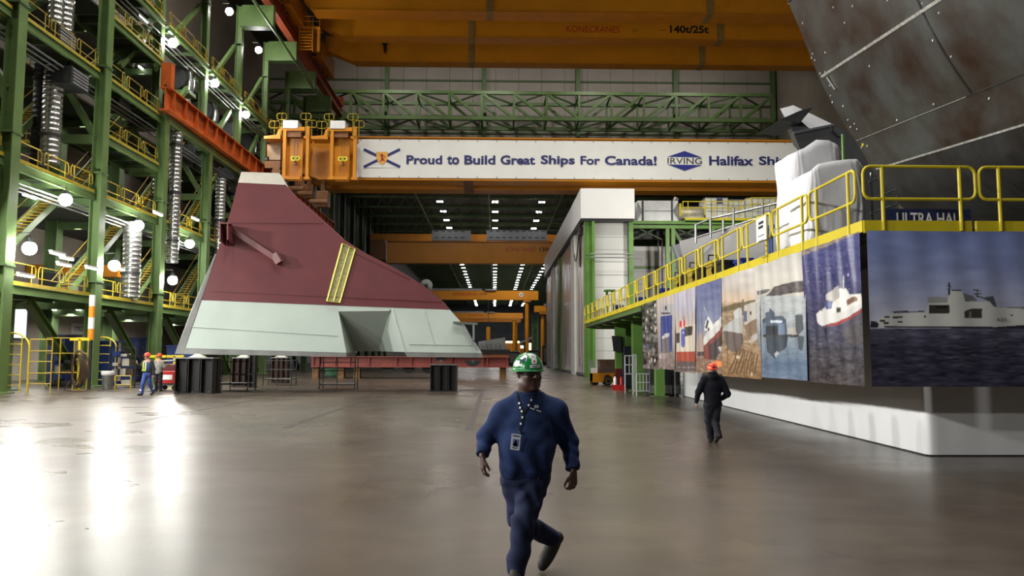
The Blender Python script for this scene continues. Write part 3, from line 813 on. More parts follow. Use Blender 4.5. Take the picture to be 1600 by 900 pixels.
# ------------------------------------------------------------------ things on the floor along the gallery
YP = YEL
def arch(x0, x1, base, top, label):
    Y = 1.83*FPX/(base-556.0); a, b = xp(x0, Y), xp(x1, Y); zt = 1.83+(556-top)/FPX*Y
    r = (b-a)/2; zc = zt-r*0.85
    t = thing('arched_gate', label, 'gate', ((a+b)/2, Y, 0), 'yellow arched gates')
    pts = [(a, Y, 0), (a, Y, zc)] + [((a+b)/2 - r*math.cos(q), Y, zc + r*0.85*math.sin(q)) for q in np.linspace(0.15, PI-0.15, 11)] + [(b, Y, zc), (b, Y, 0)]
    MB().tube(pts, 0.04, 8).build('arch_frame', YP, t, smooth=True)
    m = a+(b-a)*0.68
    MB().tube([(m, Y+0.25, 0), (m, Y+0.25, zc+r*0.7)], 0.03, 6).build('inner_post', YP, t)
    for i in range(5):
        z = 0.35+i*(zc-0.2)/4
        MB().tube([(a, Y, z), (m, Y+0.25, z)], 0.025, 6).build('rung', YP, t)
    return t
arch(-8, 45, 614.5, 523, 'yellow arched gate at the left edge of the photo')
arch(141, 181, 603.5, 529, 'yellow arched gate beside the small grey bin')
def barrier(x0, x1, Y, zs, label, posts=2, m=YELD):
    a, b = xp(x0, Y), xp(x1, Y)
    t = thing('floor_barrier', label, 'barrier', ((a+b)/2, Y, 0), 'yellow floor barriers')
    for i in range(posts):
        x = a+(b-a)*i/(posts-1); MB().tube([(x, Y, 0), (x, Y, zs[-1])], 0.032, 6).build('post', m, t)
    for z in zs: MB().tube([(a, Y, z), (b, Y, z)], 0.028, 6).build('rail', m, t)
    return t
barrier(46, 81, 38.6, (0.45, 0.95, 1.5, 2.0, 2.55), 'tall yellow barrier right of the left arched gate', 2)
barrier(72, 137, 42.5, (0.9, 1.9, 2.7), 'yellow barrier behind the hanging brown hose', 4)
barrier(182, 206, 41.8, (0.3, 0.75), 'short yellow barrier right of the grey bin', 2)
for i, (px, Y, zt) in enumerate(((124, 41.5, 2.62), (245, 44, 1.75), (273, 45, 1.75))):
    x = xp(px, Y)
    t = thing('hanger_stand', ('yellow T shaped stand carrying the coiled brown hose', 'yellow T shaped stand behind the two workers', 'yellow T shaped stand at the left edge of the hull section')[i], 'stand', (x, Y, 0), 'yellow T stands')
    MB().bar((x, Y, 0), (x, Y, zt), 0.12, 0.12).build('post', YP, t)
    MB().bar((x-0.5, Y, zt), (x+0.5, Y, zt), 0.12, 0.14).build('cross_arm', YP, t)
    MB().box(x-0.25, x+0.25, Y-0.25, Y+0.25, 0, 0.04).build('foot', YP, t)
x = xp(118, 41); g = MB()
for j in range(7):
    rx_ = 0.20+0.035*j; rz = 0.75+0.05*(j % 4)
    g.tube([(x+rx_*math.sin(q)+0.02*j, 41.1+0.03*j, 1.15+rz*math.cos(q)-0.08*(j % 3)) for q in np.linspace(0, 2*PI, 22)[:-1]], 0.035, 6, True)
g.tube([(x-0.2, 41.0, 0.5), (x-0.45, 40.9, 0.06), (x-0.1, 40.8, 0.03), (x+0.4, 40.85, 0.03), (x+0.75, 41, 0.03)], 0.03, 6)
g.build('coiled_hose', mat('hose_brown', (70, 50, 38), 0.6, var=0.2), smooth=True, label='brown hose hanging in a long coil from the yellow stand', cat='hose')
x = xp(169.5, 42.6)
t = thing('waste_bin', 'small grey waste bin with white bag rim by the arched gate', 'bin', (x, 42.6, 0))
MB().lathe([(0, 0), (0.25, 0), (0.29, 0.92), (0.27, 0.92), (0.24, 0.05), (0, 0.05)], (x, 42.6, 0), 18).build('drum', mat('bin_grey', (118, 120, 116), 0.4, 0.5, var=0.15, scale=6), t, smooth=True)
MB().lathe([(0.285, 0.76), (0.33, 0.84), (0.31, 0.97), (0.27, 0.98), (0.26, 0.88)], (x, 42.6, 0), 16).build('bag_rim', WHITEP, t, smooth=True)
# striped marker post
x = xp(140, 43)
t = thing('marker_post', 'orange and white banded post against the green column', 'post', (x, 43, 0))
MB().tube([(x, 43, 0), (x, 43, 2.6)], 0.12, 10).build('lower_pipe', DARK, t)
for i in range(4): MB().lathe([(0.15, 2.6+0.6*i), (0.15, 3.2+0.6*i)], (x, 43, 0), 12).build('band', WHITEP if i % 2 else mat('marker_orange', (230, 140, 30), 0.5, var=0.04), t)
# dark shelving with stock behind the arched gates
def rack(px0, px1, Y, h, n, label):
    a, b = xp(px0, Y), xp(px1, Y)
    t = thing('storage_rack', label, 'rack', ((a+b)/2, Y+0.4, 0), 'dark storage racks')
    for x in (a, b):
        for y in (Y, Y+0.8): MB().bar((x, y, 0), (x, y, h), 0.07, 0.07, (0, 1, 0)).build('post', BLACK, t)
    for i in range(n): MB().box(a, b, Y, Y+0.8, 0.15+i*(h-0.2)/(n-1)-0.03, 0.15+i*(h-0.2)/(n-1)).build('shelf', BLACK, t)
    k = 0
    rng = random.Random(int(px0)); names = ('grey', 'dark', 'blue', 'pale', 'brown')
    ms = [GREY, DARK, mat('bin_blue', (30, 52, 110), 0.5, var=0.1), HULLCAP, mat('hose_brown', (70, 50, 38))]
    for i in range(n-1):
        z = 0.15+i*(h-0.2)/(n-1); x = a+0.1
        while x < b-0.4:
            w = rng.uniform(0.25, 0.5); hh = rng.uniform(0.15, 0.8*(h-0.2)/(n-1)); j = rng.randrange(5)
            MB().box(x, min(x+w, b-0.05), Y+0.08, Y+0.7, z, z+hh).build('stock_box', ms[j], bevel=0.02, label='small %s box on shelf %s of the %s' % (names[j], TH[i], label.replace('dark storage rack ', 'rack ')), cat='box', group='boxes on the dark racks')
            x += w+rng.uniform(0.03, 0.25); k += 1
    return t
rack(172, 212, 45.5, 2.3, 5, 'dark storage rack behind the small grey bin')
rack(82, 112, 45.5, 2.0, 4, 'dark storage rack behind the hanging hose')
# lidded blue skips seen between the columns
for i, (px0, px1, Y, z1) in enumerate(((74, 98, 47.5, 2.9), (152, 168, 50, 2.6), (190, 214, 55, 2.9), (262, 300, 56, 2.4))):
    a, b = xp(px0, Y), xp(px1, Y)
    t = thing('blue_skip', 'dark blue steel skip behind the gallery columns, %s from the camera' % TH[i], 'skip', ((a+b)/2, Y+1, 0), 'blue skips')
    MB().prism([(a, Y, 0.1), (b, Y, 0.1), (b+0.1, Y, z1), (a-0.1, Y, z1)], (0, 1.2, 0)).build('tub', MATS['bin_blue'], t)
    MB().box(a-0.15, b+0.15, Y-0.05, Y+1.85, z1, z1+0.1).build('rim', MATS['bin_blue'], t)
    for x in (a+0.2, b-0.2): MB().box(x-0.1, x+0.1, Y, Y+1.8, 0, 0.1).build('skid', DARK, t)
# red welding machine on its cart with arm
x = xp(263, 42.2); Y = 42.2
t = thing('welding_machine', 'red welding machine on a small cart behind the grey shirted worker', 'machine', (x, Y, 0))
MB().box(x-0.5, x+0.4, Y, Y+0.8, 0.35, 1.0).build('case', REDP, t, bevel=0.03)
MB().box(x-0.35, x+0.25, Y-0.02, Y, 0.55, 0.8).build('front_label', WHITEP, t)
MB().box(x-0.45, x+0.35, Y+0.05, Y+0.75, 1.0, 1.35).build('feeder', mat('dark_red', (96, 24, 26), 0.5), t, bevel=0.03)
MB().box(x-0.55, x+0.5, Y-0.05, Y+0.85, 0.26, 0.35).build('cart', DARK, t)
for dx_ in (-0.4, 0.35):
    for dy in (0.05, 0.7): MB().lathe([(0, -0.04), (0.13, -0.04), (0.13, 0.04), (0, 0.04)], (x+dx_, Y+dy, 0.13), 12, axis='Y').build('wheel', RUBBER, t)
MB().tube([(x-0.5, Y+0.2, 1.5), (x+0.5, Y+0.1, 1.55)], 0.05, 8).build('boom', GREY, t)
MB().tube([(x-0.2, Y+0.4, 1.3), (x-0.2, Y+0.4, 1.55)], 0.04, 8).build('boom_post', DARK, t)
# ------------------------------------------------------------------ bridge crane with the long banner
BY = 78.0
bx = lambda px, py=250: atY(px, py, BY)
xl, xr = bx(434).x, 40.0
zb, zt = bx(800, 281.5).z, bx(800, 217.5).z
def girder(mb, pts, y0, y1): return mb.prism([(x, y0, z) for x, z in pts], (0, y1-y0, 0))
t = thing('banner_crane', 'yellow bridge crane girder carrying the long white banner', 'crane', (3, BY+3, zb))
tap = 6.0
for y0, y1, nm in ((BY, BY+2.0, 'girder'), (BY+4.3, BY+6.2, 'girder')):
    MB().prism([(xl, y0, zt), (xr, y0, zt), (xr, y0, zb), (xl+4.0, y0, zb), (xl, y0, zb+1.3)], (0, y1-y0, 0)).build(nm, CRANE if y0 == BY else CRANEB, t)
    for z in (zt, zb-0.1): MB().box(xl+(0 if z == zt else 4.0), xr, y0-0.22, y1+0.22, z, z+0.1).build('flange', CRANE, t)
MB().box(xl+4, xr, BY+2.0, BY+4.3, zb+0.3, zb+0.4).build('service_walkway', CRANEB, t)
for px in (731,): MB().box(bx(px-8).x, bx(px+8).x, BY-0.23, BY+6.4, zb-0.13, zb-0.1).build('joint_cover', BROWN, t)
for z in (zt+1.1, zt+0.6): MB().tube([(bx(575).x, BY+6, z), (xr, BY+6, z)], 0.03, 6).build('walkway_rail', YELD, t)
# end carriage on the orange runway
t = thing('end_carriage', 'brown end carriage of the banner crane riding on the orange runway', 'carriage', (xl-0.3, BY+3, 20.5))
MB().box(xl-1.1, xl+0.0, BY+0.1, BY+7.2, 20.9, 22.6).build('end_beam', CRANEB, t)
for y in (BY-0.2, BY+1.6, BY+4.6, BY+6.4): MB().lathe([(0, -0.15), (0.38, -0.15), (0.38, 0.15), (0, 0.15)], (xl-1.0, y, 20.9), 16, axis='X').build('wheel', DARK, t)
MB().tube([(xl+0.3, BY-1.6, 19.5), (xl+0.3, BY+0.2, 19.5)], 0.42, 14).build('drive_motor', BROWN, t, smooth=True)
MB().box(xl-0.9, xl+0.6, BY-1.3, BY-0.9, 19.9, 20.6).build('buffer_bracket', BROWN, t)
MB().box(xl-0.6, xl+0.5, BY-0.9, BY-0.6, 20.8, 23.2).build('cabinet', mat('pale_brown', (176, 148, 116), 0.5), t)
g = MB()
for px, py in ((470, 288), (492, 300), (505, 318), (520, 330)):
    p = atY(px, py, BY+1.5); g.box(p.x-0.6, p.x+0.6, BY+0.6, BY+2.0, p.z-0.8, p.z+0.7)
# hanging bogie parts under the girder end
for i, (px, py, w_, h_) in enumerate(((470, 292, 1.0, 1.6), (484, 300, 0.9, 1.4), (505, 312, 1.2, 1.6))):
    p = atY(px, py, BY+1.0)
    t2 = thing('travel_drive', 'brown travel drive hanging under the left end of the banner crane, %s of three' % ORD[i], 'drive', (p.x, BY+1, p.z-h_/2), 'travel drives')
    MB().box(p.x-w_/2, p.x+w_/2, BY+0.4, BY+1.6, p.z-h_/2, p.z+h_/2).build('gear_case', BROWN, t2, bevel=0.08)
    MB().tube([(p.x-w_/2-0.5, BY+0.3, p.z-h_*0.2), (p.x+w_/2, BY+0.3, p.z-h_*0.2)], 0.28, 12).build('motor', BROWN, t2, smooth=True)
    MB().box(p.x-0.2, p.x+0.2, BY+0.6, BY+1.4, p.z+h_/2, zb+0.05 if zb > p.z+h_/2 else p.z+h_/2+0.1).build('hanger', BROWN, t2)
# banner sheet
b0, b1 = bx(557.5, 250), bx(1262, 250)
zb0, zb1 = bx(800, 280).z, bx(800, 220.5).z
t = thing('banner', 'long white banner with blue lettering hung along the yellow crane girder', 'banner', ((b0.x+b1.x)/2, BY-0.25, zb0))
g = MB().grid(lambda u, v: (b0.x+(b1.x-b0.x)*u, BY-0.27+0.02*math.sin(u*60)*math.sin(v*3), zb0+(zb1-zb0)*v), 120, 6)
g.build('sheet', mat('banner_vinyl', (224, 224, 220), 0.55, var=0.03, scale=0.25, bump=0.15, bscale=1.2), t, smooth='all')
g = MB()
for i in range(24):
    x = b0.x+0.4+(b1.x-b0.x-0.8)*i/23
    for z in (zb0+0.1, zb1-0.1): g.box(x-0.05, x+0.05, BY-0.31, BY-0.29, z-0.05, z+0.05)
g.build('eyelet', GREY, t)
def btext(s, x0, x1, y0, y1, m=NAVYINK, bold=0.03):
    a, b = atY(x0, y1, BY-0.3), atY(x1, y0, BY-0.3)
    text('lettering', s, (a.x, BY-0.3, a.z), (1, 0, 0), (0, 0, 1), b.x-a.x, b.z-a.z, m, t, bold, 0.02)
btext('Proud', 635, 691, 243, 256.5); btext('to', 698.5, 717.5, 243, 257); btext('Build', 725.5, 774, 243, 257)
btext('Great', 782, 836, 243, 257); btext('Ships', 845, 898, 243, 260.5); btext('For', 907, 937.5, 244, 257.5); btext('Canada!', 945, 1026, 244, 258)
btext('Halifax', 1108, 1177, 244, 258.5); btext('Shipyard', 1186, 1277, 245, 262)
btext('IRVING', 1043, 1096.5, 247, 256, BLACKINK, 0.0)
Yb = BY-0.30
def bp(px, py): return atY(px, py, Yb)
for pts in ([(1043, 245), (1069.5, 236), (1096.5, 246)], [(1043, 257), (1069.5, 267), (1096.5, 258)]):
    MB().prism([bp(*p) for p in pts], (0, -0.02, 0)).build('diamond_logo', mat('logo_blue', (36, 44, 130), 0.5, var=0), t)
# flag with the shield
MB().prism([bp(*p) for p in ((567.5, 232.5), (626, 232.5), (625.5, 262), (567.5, 262))], (0, -0.012, 0)).build('flag_field', mat('flag_white', (220, 221, 220), 0.55, var=0), t)
for a, b in (((568.5, 233.5), (625, 261)), ((568.5, 261), (625, 233.5))): MB().bar(bp(*a)-Vector((0, 0.03, 0)), bp(*b)-Vector((0, 0.03, 0)), 0.28, 0.012, (0, 1, 0)).build('flag_cross', NAVYINK, t)
sh = [(588, 237.3), (606, 237.3), (605.6, 248), (602.5, 254), (597, 257.6), (591.5, 254), (588.3, 248)]
MB().prism([bp(*p)-Vector((0, 0.045, 0)) for p in sh], (0, -0.01, 0)).build('shield', mat('shield_gold', (222, 168, 72), 0.5, var=0), t)
SHRED = mat('shield_red', (176, 60, 44), 0.5, var=0)
g = MB()
for a, b, w_ in (((597, 242), (597.5, 250), 0.2), ((597, 244), (593.5, 241.5), 0.1), ((597, 245), (600.5, 243), 0.1), ((597, 249.5), (594, 253), 0.12), ((597.5, 249.5), (601, 252), 0.12), ((598, 249), (602, 246), 0.07), ((602, 246), (601.5, 243), 0.06), ((596, 241), (598, 241.5), 0.16)):
    g.bar(bp(*a)-Vector((0, 0.06, 0)), bp(*b)-Vector((0, 0.06, 0)), w_, 0.01, (0, 1, 0))
g.build('shield_figure', SHRED, t)
# the two hoist trolleys in front of the girder
HY = BY-2.4
def hoist(dx_, label, first=None):
    h = lambda px, py: atY(px, py, HY)
    px0 = 440
    t = thing('hoist_trolley', label, 'hoist', (h(462, 240).x, HY+1, h(462, 281).z), 'hoist trolleys on the banner crane')
    za, zb_ = h(462, 280).z, h(462, 200).z
    for px in (444, 480):
        x = h(px, 240).x; MB().box(x-0.15, x+0.15, HY, HY+0.5, za, zb_+0.2).build('leg', CRANE, t)
        MB().box(x-0.28, x+0.28, HY-0.06, HY+0.7, za-0.02, za+0.22).build('foot', CRANE, t)
    MB().box(h(446, 0).x-0.2, h(478, 0).x+0.2, HY+0.02, HY+0.48, h(462, 204).z, h(462, 198).z).build('top_beam', CRANE, t)
    MB().box(h(448, 0).x, h(476, 0).x, HY+0.02, HY+0.48, h(462, 280).z, h(462, 275).z).build('bottom_beam', CRANE, t)
    MB().box(h(448, 0).x, h(476, 0).x, HY+0.75, HY+0.85, h(462, 280).z, h(462, 201).z).build('back_panel', CRANE, t)
    MB().box(h(450, 0).x, h(475, 0).x, HY+0.2, HY+0.75, h(462, 213).z, h(462, 204).z).build('winch_bay', BROWN, t)
    for s_, xa, xb in ((-1, 418.5, 444), (1, 480, 488)):
        MB().prism([(h(xa, 0).x, HY, h(0, 213).z if s_ < 0 else h(0, 212).z), (h(xb, 0).x, HY, h(0, 213).z), (h(xb, 0).x, HY, h(0, 206).z), (h(xa, 0).x, HY, h(0, 209).z)], (0, 1.6, 0)).build('side_platform', CRANE, t)
    MB().prism([(h(438, 0).x, HY, h(0, 207).z), (h(444, 0).x, HY, h(0, 207).z), (h(444, 0).x, HY, h(0, 196).z), (h(440, 0).x, HY, h(0, 199).z)], (0, 0.6, 0)).build('gusset', CRANE, t)
    MB().box(h(447.5, 0).x, h(471, 0).x, HY-0.1, HY+1.4, h(0, 197).z, h(0, 184).z).build('drive_cabinet', WHITEP, t, bevel=0.06)
    for xa, xb, ya, yb in ((433, 448, 177, 187), (470, 486, 177, 187), (421, 437, 189, 200), (480, 495, 188, 199)):
        a, b = h(xa, ya), h(xb, yb); c = 0.15
        z0_, z1_ = b.z, a.z
        MB().tube([(a.x, HY, z0_+c), (a.x, HY, z1_-c), (a.x+c, HY, z1_), (b.x-c, HY, z1_), (b.x, HY, z1_-c), (b.x, HY, z0_+c), (b.x-c, HY, z0_), (a.x+c, HY, z0_)], 0.035, 6, True).build('rail_hoop', YELD, t)
        MB().tube([((a.x+b.x)/2, HY, h(0, 208).z), ((a.x+b.x)/2, HY, z1_)], 0.03, 6).build('hoop_post', YELD, t)
    # hook block with its ropes
    c = h(461, 247)
    g = MB()
    for s_ in (-1, 1): g.lathe([(0, -0.1), (0.25, -0.1), (0.25, 0.1), (0, 0.1)], (c.x+0.22*s_, HY+0.2, c.z), 16, axis='Y')
    g.box(c.x-0.22, c.x+0.22, HY+0.1, HY+0.3, c.z-0.22, c.z+0.25)
    hb = g.build('hook_block', mat('block_yellow', (232, 214, 60), 0.45, var=0), t)
    g = MB()
    for s_ in (-1, 1): g.lathe([(0, -0.115), (0.09, -0.115), (0.09, -0.1)], (c.x+0.22*s_, HY+0.2, c.z), 12, axis='Y')
    g.build('sheave_pin', BLACK, hb)
    MB().tube([(c.x, HY+0.2, c.z-0.2), (c.x, HY+0.2, c.z-0.38), (c.x+0.13, HY+0.2, c.z-0.45), (c.x+0.12, HY+0.2, c.z-0.6), (c.x-0.02, HY+0.2, c.z-0.64), (c.x-0.13, HY+0.2, c.z-0.55)], [0.07, 0.07, 0.06, 0.06, 0.05, 0.03], 8).build('hook', BLACK, hb)
    g = MB()
    for s_ in (-0.12, 0.12): g.tube([(c.x+s_, HY+0.2, c.z+0.2), (c.x+s_, HY+0.4, h(0, 204).z)], 0.02, 5)
    g.build('rope', DARK, t)
    return t
h1 = hoist(0, 'left of the two yellow hoist trolleys at the end of the banner')
hx0 = atY(462, 240, HY).x; hx1 = atY(536, 240, HY).x
dup(h1, h1.location + Vector((hx1-hx0, 0, 0)), 'right of the two yellow hoist trolleys, touching the end of the white banner')

# ------------------------------------------------------------------ big double girder cranes overhead
def top_girder(Y, pyb, xa, xb, label, depth=2.6, wid=2.0):
    zb_ = atY(700, pyb, Y).z; xL = atY(xa, pyb, Y).x; xT = atY(xb, pyb, Y).x; xR = 41
    t = thing('overhead_girder', label, 'crane girder', ((xL+xR)/2, Y+wid/2, zb_), 'overhead crane girders')
    MB().prism([(xL, Y, zb_+depth), (xR, Y, zb_+depth), (xR, Y, zb_), (xT, Y, zb_), (xL, Y, zb_+1.35)], (0, wid, 0)).build('box_girder', CRANE, t)
    MB().box(xT, xR, Y-0.12, Y+wid+0.12, zb_-0.08, zb_).build('bottom_flange', CRANEB, t)
    MB().box(xL, xR, Y-0.12, Y+wid+0.12, zb_+depth, zb_+depth+0.1).build('top_flange', CRANE, t)
    return t, zb_
g1, z1_ = top_girder(79.0, 17, 470, 488, 'yellow overhead crane girder nearest the top edge of the photo')
g2, z2_ = top_girder(85.6, 57.5, 498, 534, 'yellow overhead crane girder lettered 140t/25t', 2.5, 1.6)
g3, z3_ = top_girder(93.6, 97, 508, 552, 'lowest yellow overhead crane girder, above the pale gable wall', 2.9, 1.5)
def gtext(s, x0, x1, y0, y1, Y, par, m, bold=0.0):
    a, b = atY(x0, y1, Y), atY(x1, y0, Y)
    return text('lettering', s, (a.x, Y, a.z), (1, 0, 0), (0, 0, 1), b.x-a.x, b.z-a.z, m, par, bold, 0.02)
gtext('KONECRANES', 885, 968, 41, 50.5, 85.6, g2, REDINK, 0.0)
gtext('140t/25t', 1047, 1107, 40.5, 51.5, 85.6, g2, BLACKINK, 0.03)
gtext('US', 988, 996, 45, 50, 85.6, g2, mat('faded_ink', (110, 74, 30), 0.6, var=0), 0.0)
MB().bar(atY(1031, 47.5, 85.58), atY(1041, 47.5, 85.58), 0.06, 0.02, (0, 1, 0)).build('ink_line', MATS['faded_ink'], g2)
for par, Y, zb_, pxs, wid, depth in ((g1, 79.0, z1_, (765, 1110), 2.0, 2.6), (g2, 85.6, z2_, (737, 1125), 1.6, 2.5), (g3, 93.6, z3_, (737, 1096), 1.5, 2.9)):
    for px in pxs:
        x = atY(px, 50, Y).x
        MB().box(x-0.35, x+0.35, Y-0.14, Y+wid+0.14, zb_-0.1, zb_+depth-0.05).build('splice_plate', mat('splice_grey', (140, 112, 62), 0.5), par)
for px, py in ((756, 72), (1076, 72)):
    p = atY(px, py, 93.6); MB().tube([(p.x+0.42*math.cos(a), 93.57, p.z+0.28*math.sin(a)) for a in np.linspace(0, 2*PI, 17)[:-1]], 0.03, 6, True).build('inspection_hatch', CRANEB, g3)
# festoon pipe and cable gear under the nearest girder
t = thing('festoon_line', 'dark festoon cable track between the upper two crane girders', 'cable track', (0, 84, z1_-1.2))
zf = atY(700, 22, 84).z
MB().tube([(atY(500, 22, 84).x, 84, zf), (28, 84, zf-0.1)], 0.06, 6).build('track_bar', DARK, t)
for i, px in enumerate((580, 690, 720, 738)): p = atY(px, 22, 84); MB().tube([(p.x-1.2, 84, zf-0.05), (p.x, 84, zf-0.25), (p.x+1.2, 84, zf-0.05)], 0.07, 6).build('cable_loop', DARK, t)
for px in (937, 990, 1110): p = atY(px, 27, 84); MB().box(p.x-0.9, p.x+0.9, 83.9, 84.2, p.z-0.25, p.z+0.25).build('cable_carrier', BROWN, t)
for px in (560, 1000): MB().tube([(atY(px, 22, 84).x, 84, zf), (atY(px, 22, 84).x, 84.0, zf+1.6), (atY(px, 22, 84).x, 85.6, zf+1.6)], 0.05, 6).build('hanger', DARK, t)
t = thing('small_hook', 'black hook block hanging from the lowest overhead girder', 'hook', tuple(atY(601, 86, 94)))
p = atY(601, 67, 93.2)
MB().box(p.x-0.3, p.x+0.3, 93.0, 93.5, p.z-0.1, p.z+0.25).build('housing', BLACK, t)
MB().tube([(p.x, 93.2, p.z), (p.x+0.05, 93.2, p.z-0.9), (p.x+0.1, 93.2, p.z-1.35)], [0.2, 0.14, 0.05], 8).build('hook_shank', BLACK, t)
# end carriages of the overhead cranes with the ladder platform
for i, (Ya, Yb_) in enumerate(((76.5, 89.5), (91.0, 98.0))):
    t = thing('crane_end_truck', 'dark yellow end truck of the %s on the red runway' % ('nearer overhead crane' if i == 0 else 'farther overhead crane'), 'end truck', (-21.2, (Ya+Yb_)/2, 35.85), 'end trucks')
    MB().box(-21.8, -20.2, Ya, Yb_, 36.3, 38.4).build('end_beam', CRANEB, t)
    for y in (Ya+0.6, Ya+2.2, Yb_-2.2, Yb_-0.6): MB().lathe([(0, -0.2), (0.42, -0.2), (0.42, 0.2), (0, 0.2)], (-21.2, y, 36.27), 16, axis='X').build('wheel', DARK, t)
    MB().box(-21.5, -20.9, Ya-0.7, Ya, 36.6, 37.2).build('buffer', DARK, t)
LY = 82.0
lp = lambda px, py: atY(px, py, LY)
t = thing('access_ladder', 'yellow ladder and small railed platform at the left end of the overhead crane', 'ladder', tuple(lp(478, 78)))
a, b = lp(468, 50), lp(488, 80)
for x in (a.x, b.x): MB().bar((x, LY, b.z), (x, LY, a.z+1.5), 0.1, 0.1, (0, 1, 0)).build('stile', CRANE, t)
g = MB()
for i in range(7): g.box(a.x, b.x, LY-0.08, LY+0.12, b.z+0.15+0.32*i, b.z+0.22+0.32*i)
g.build('rungs', CRANE, t)
pa, pb = lp(463, 42), lp(500, 42)
MB().box(pa.x, pb.x, LY-0.2, LY+1.4, pa.z-0.1, pa.z).build('platform', CRANEB, t)
for z in (0.55, 1.1): MB().tube([(pa.x, LY-0.2, pa.z+z), (pb.x, LY-0.2, pa.z+z)], 0.035, 6).build('rail', CRANE, t)
for x in (pa.x, (pa.x+pb.x)/2, pb.x): MB().tube([(x, LY-0.2, pa.z), (x, LY-0.2, pa.z+1.1)], 0.035, 6).build('post', CRANE, t)
MB().bar((pb.x-0.2, LY+0.5, pa.z-0.05), (lp(496, 75).x, LY+0.5, lp(496, 78).z), 0.3, 0.3).build('bracket_arm', CRANEB, t)
MB().bar((pa.x+0.3, LY+0.5, pa.z-0.05), (-20.6, LY+0.5, 36.4), 0.3, 0.3).build('bracket_arm', CRANEB, t)

# ------------------------------------------------------------------ green box truss across the hall mouth
TY0, TY1 = 108.0, 113.0
zc_t, zc_b = atY(800, 145.5, TY0).z, atY(800, 185.5, TY0).z
t = thing('box_truss', 'deep green box truss spanning the hall above the banner crane', 'truss', (8, 110.5, zc_b))
X0, X1 = atY(445, 165, TY0).x, 40.0
pan = 4.5; xs = []
xc = atY(905, 165, TY0).x
n0 = int((xc-X0)/pan)+1
xs = [xc+pan*i for i in range(-n0, int((X1-xc)/pan)+1)]
for Y, nm in ((TY0, 'front'), (TY1, 'rear')):
    dz = 0.0
    for z in (zc_t, zc_b): MB().bar((xs[0], Y, z), (xs[-1], Y, z), 0.45, 0.5 if z == zc_b else 0.45).build('chord', GREEN, t)
    for i, x in enumerate(xs):
        MB().bar((x, Y, zc_b), (x, Y, zc_t), 0.3, 0.28, (0, 1, 0)).build('vertical', GREEN, t)
        if i < len(xs)-1:
            x2 = xs[i+1]; dn = (x+x2)/2 < xc
            a, b = ((x, Y, zc_t), (x2, Y, zc_b)) if dn else ((x, Y, zc_b), (x2, Y, zc_t))
            MB().bar(a, b, 0.36, 0.34, (0, 1, 0)).build('diagonal', GREEN, t)
for i, x in enumerate(xs):
    for z in (zc_t, zc_b): MB().bar((x, TY0, z), (x, TY1, z), 0.22, 0.22).build('cross_strut', GREEND, t)
    if i < len(xs)-1:
        for z in (zc_t, zc_b):
            a, b = ((x, TY0, z), (xs[i+1], TY1, z)) if i % 2 else ((x, TY1, z), (xs[i+1], TY0, z))
            MB().bar(a, b, 0.2, 0.2).build('lacing', GREEND, t)
# dark opening head under the truss: girders with lattice
for i, (Y, zz) in enumerate(((115.2, 32.6), (115.2, 30.7))):
    MB().bar((-24, Y, zz), (41, Y, zz), 0.5, 0.6).build('head_beam', GREEND, label=('dark green beam low behind the box truss', 'dark green beam along the far hall mouth')[i], cat='beam')
# ------------------------------------------------------------------ far hall: roof trusses, ties, lamps
def roof_truss(Y, label, first=[None]):
    if first[0] is not None: return dup(first[0], Vector((8, Y, 27.4)), label)
    t = thing('roof_truss', label, 'truss', (8, Y, 27.4), 'far hall roof trusses')
    for z in (27.5, 31.0): MB().bar((-25, Y, z), (41, Y, z), 0.3, 0.34).build('chord', GREEND, t)
    n = 16; w_ = 66/n; g = MB()
    for i in range(n):
        a = -25+w_*i; g.bar((a, Y, 31.0), (a+w_/2, Y, 27.5), 0.16, 0.16, (0, 1, 0)); g.bar((a+w_/2, Y, 27.5), (a+w_, Y, 31.0), 0.16, 0.16, (0, 1, 0))
    g.build('web_lattice', GREEND, t)
    first[0] = t
    return t
NTH = ORD + ['thirteenth', 'fourteenth', 'fifteenth', 'sixteenth', 'seventeenth', 'eighteenth', 'nineteenth', 'twentieth']
for i in range(32): roof_truss(119.5+9.0*i, 'dark green roof truss of the far hall, %s from the near end' % NTH[i] if i < 20 else 'dark roof truss lost in the depth of the far hall')
for i, X in enumerate((-12.7, -1.0, 10.7)):
    MB().bar((X, 117, 27.3), (X, 420, 27.3), 0.22, 0.22).build('roof_tie', GREEND, label='long green tie running down the far hall roof, %s from the left' % ORD[i], cat='tie', group='long ties under the far roof')
lamp0 = None
rows = ((-9.0, 'leftmost'), (0.0, 'second'), (7.6, 'third'), (13.8, 'rightmost'))
for X, nm in rows:
    for n_ in range(31):
        Y = 128.6+9.0*n_
        if X > 10 and n_ < 6: continue
        lab = 'small bright lamp in the %s lamp row under the far hall roof' % nm
        if lamp0 is None:
            t = thing('high_bay_lamp', lab, 'lamp', (X, Y, 26.75), 'far hall lamps, %s row' % nm)
            for s_ in (-1, 1): MB().box(X+s_*0.28-0.2, X+s_*0.28+0.2, Y-0.4, Y+0.4, 26.75, 26.83).build('panel', LED, t)
            MB().box(X-0.5, X+0.5, Y-0.42, Y+0.42, 26.83, 26.95).build('tray', GREY, t)
            MB().tube([(X, Y, 26.95), (X, Y, 27.6)], 0.03, 5).build('hanger', DARK, t)
            lamp0 = t
        else: dup(lamp0, Vector((X, Y, 26.75)), lab, 'far hall lamps, %s row' % nm)
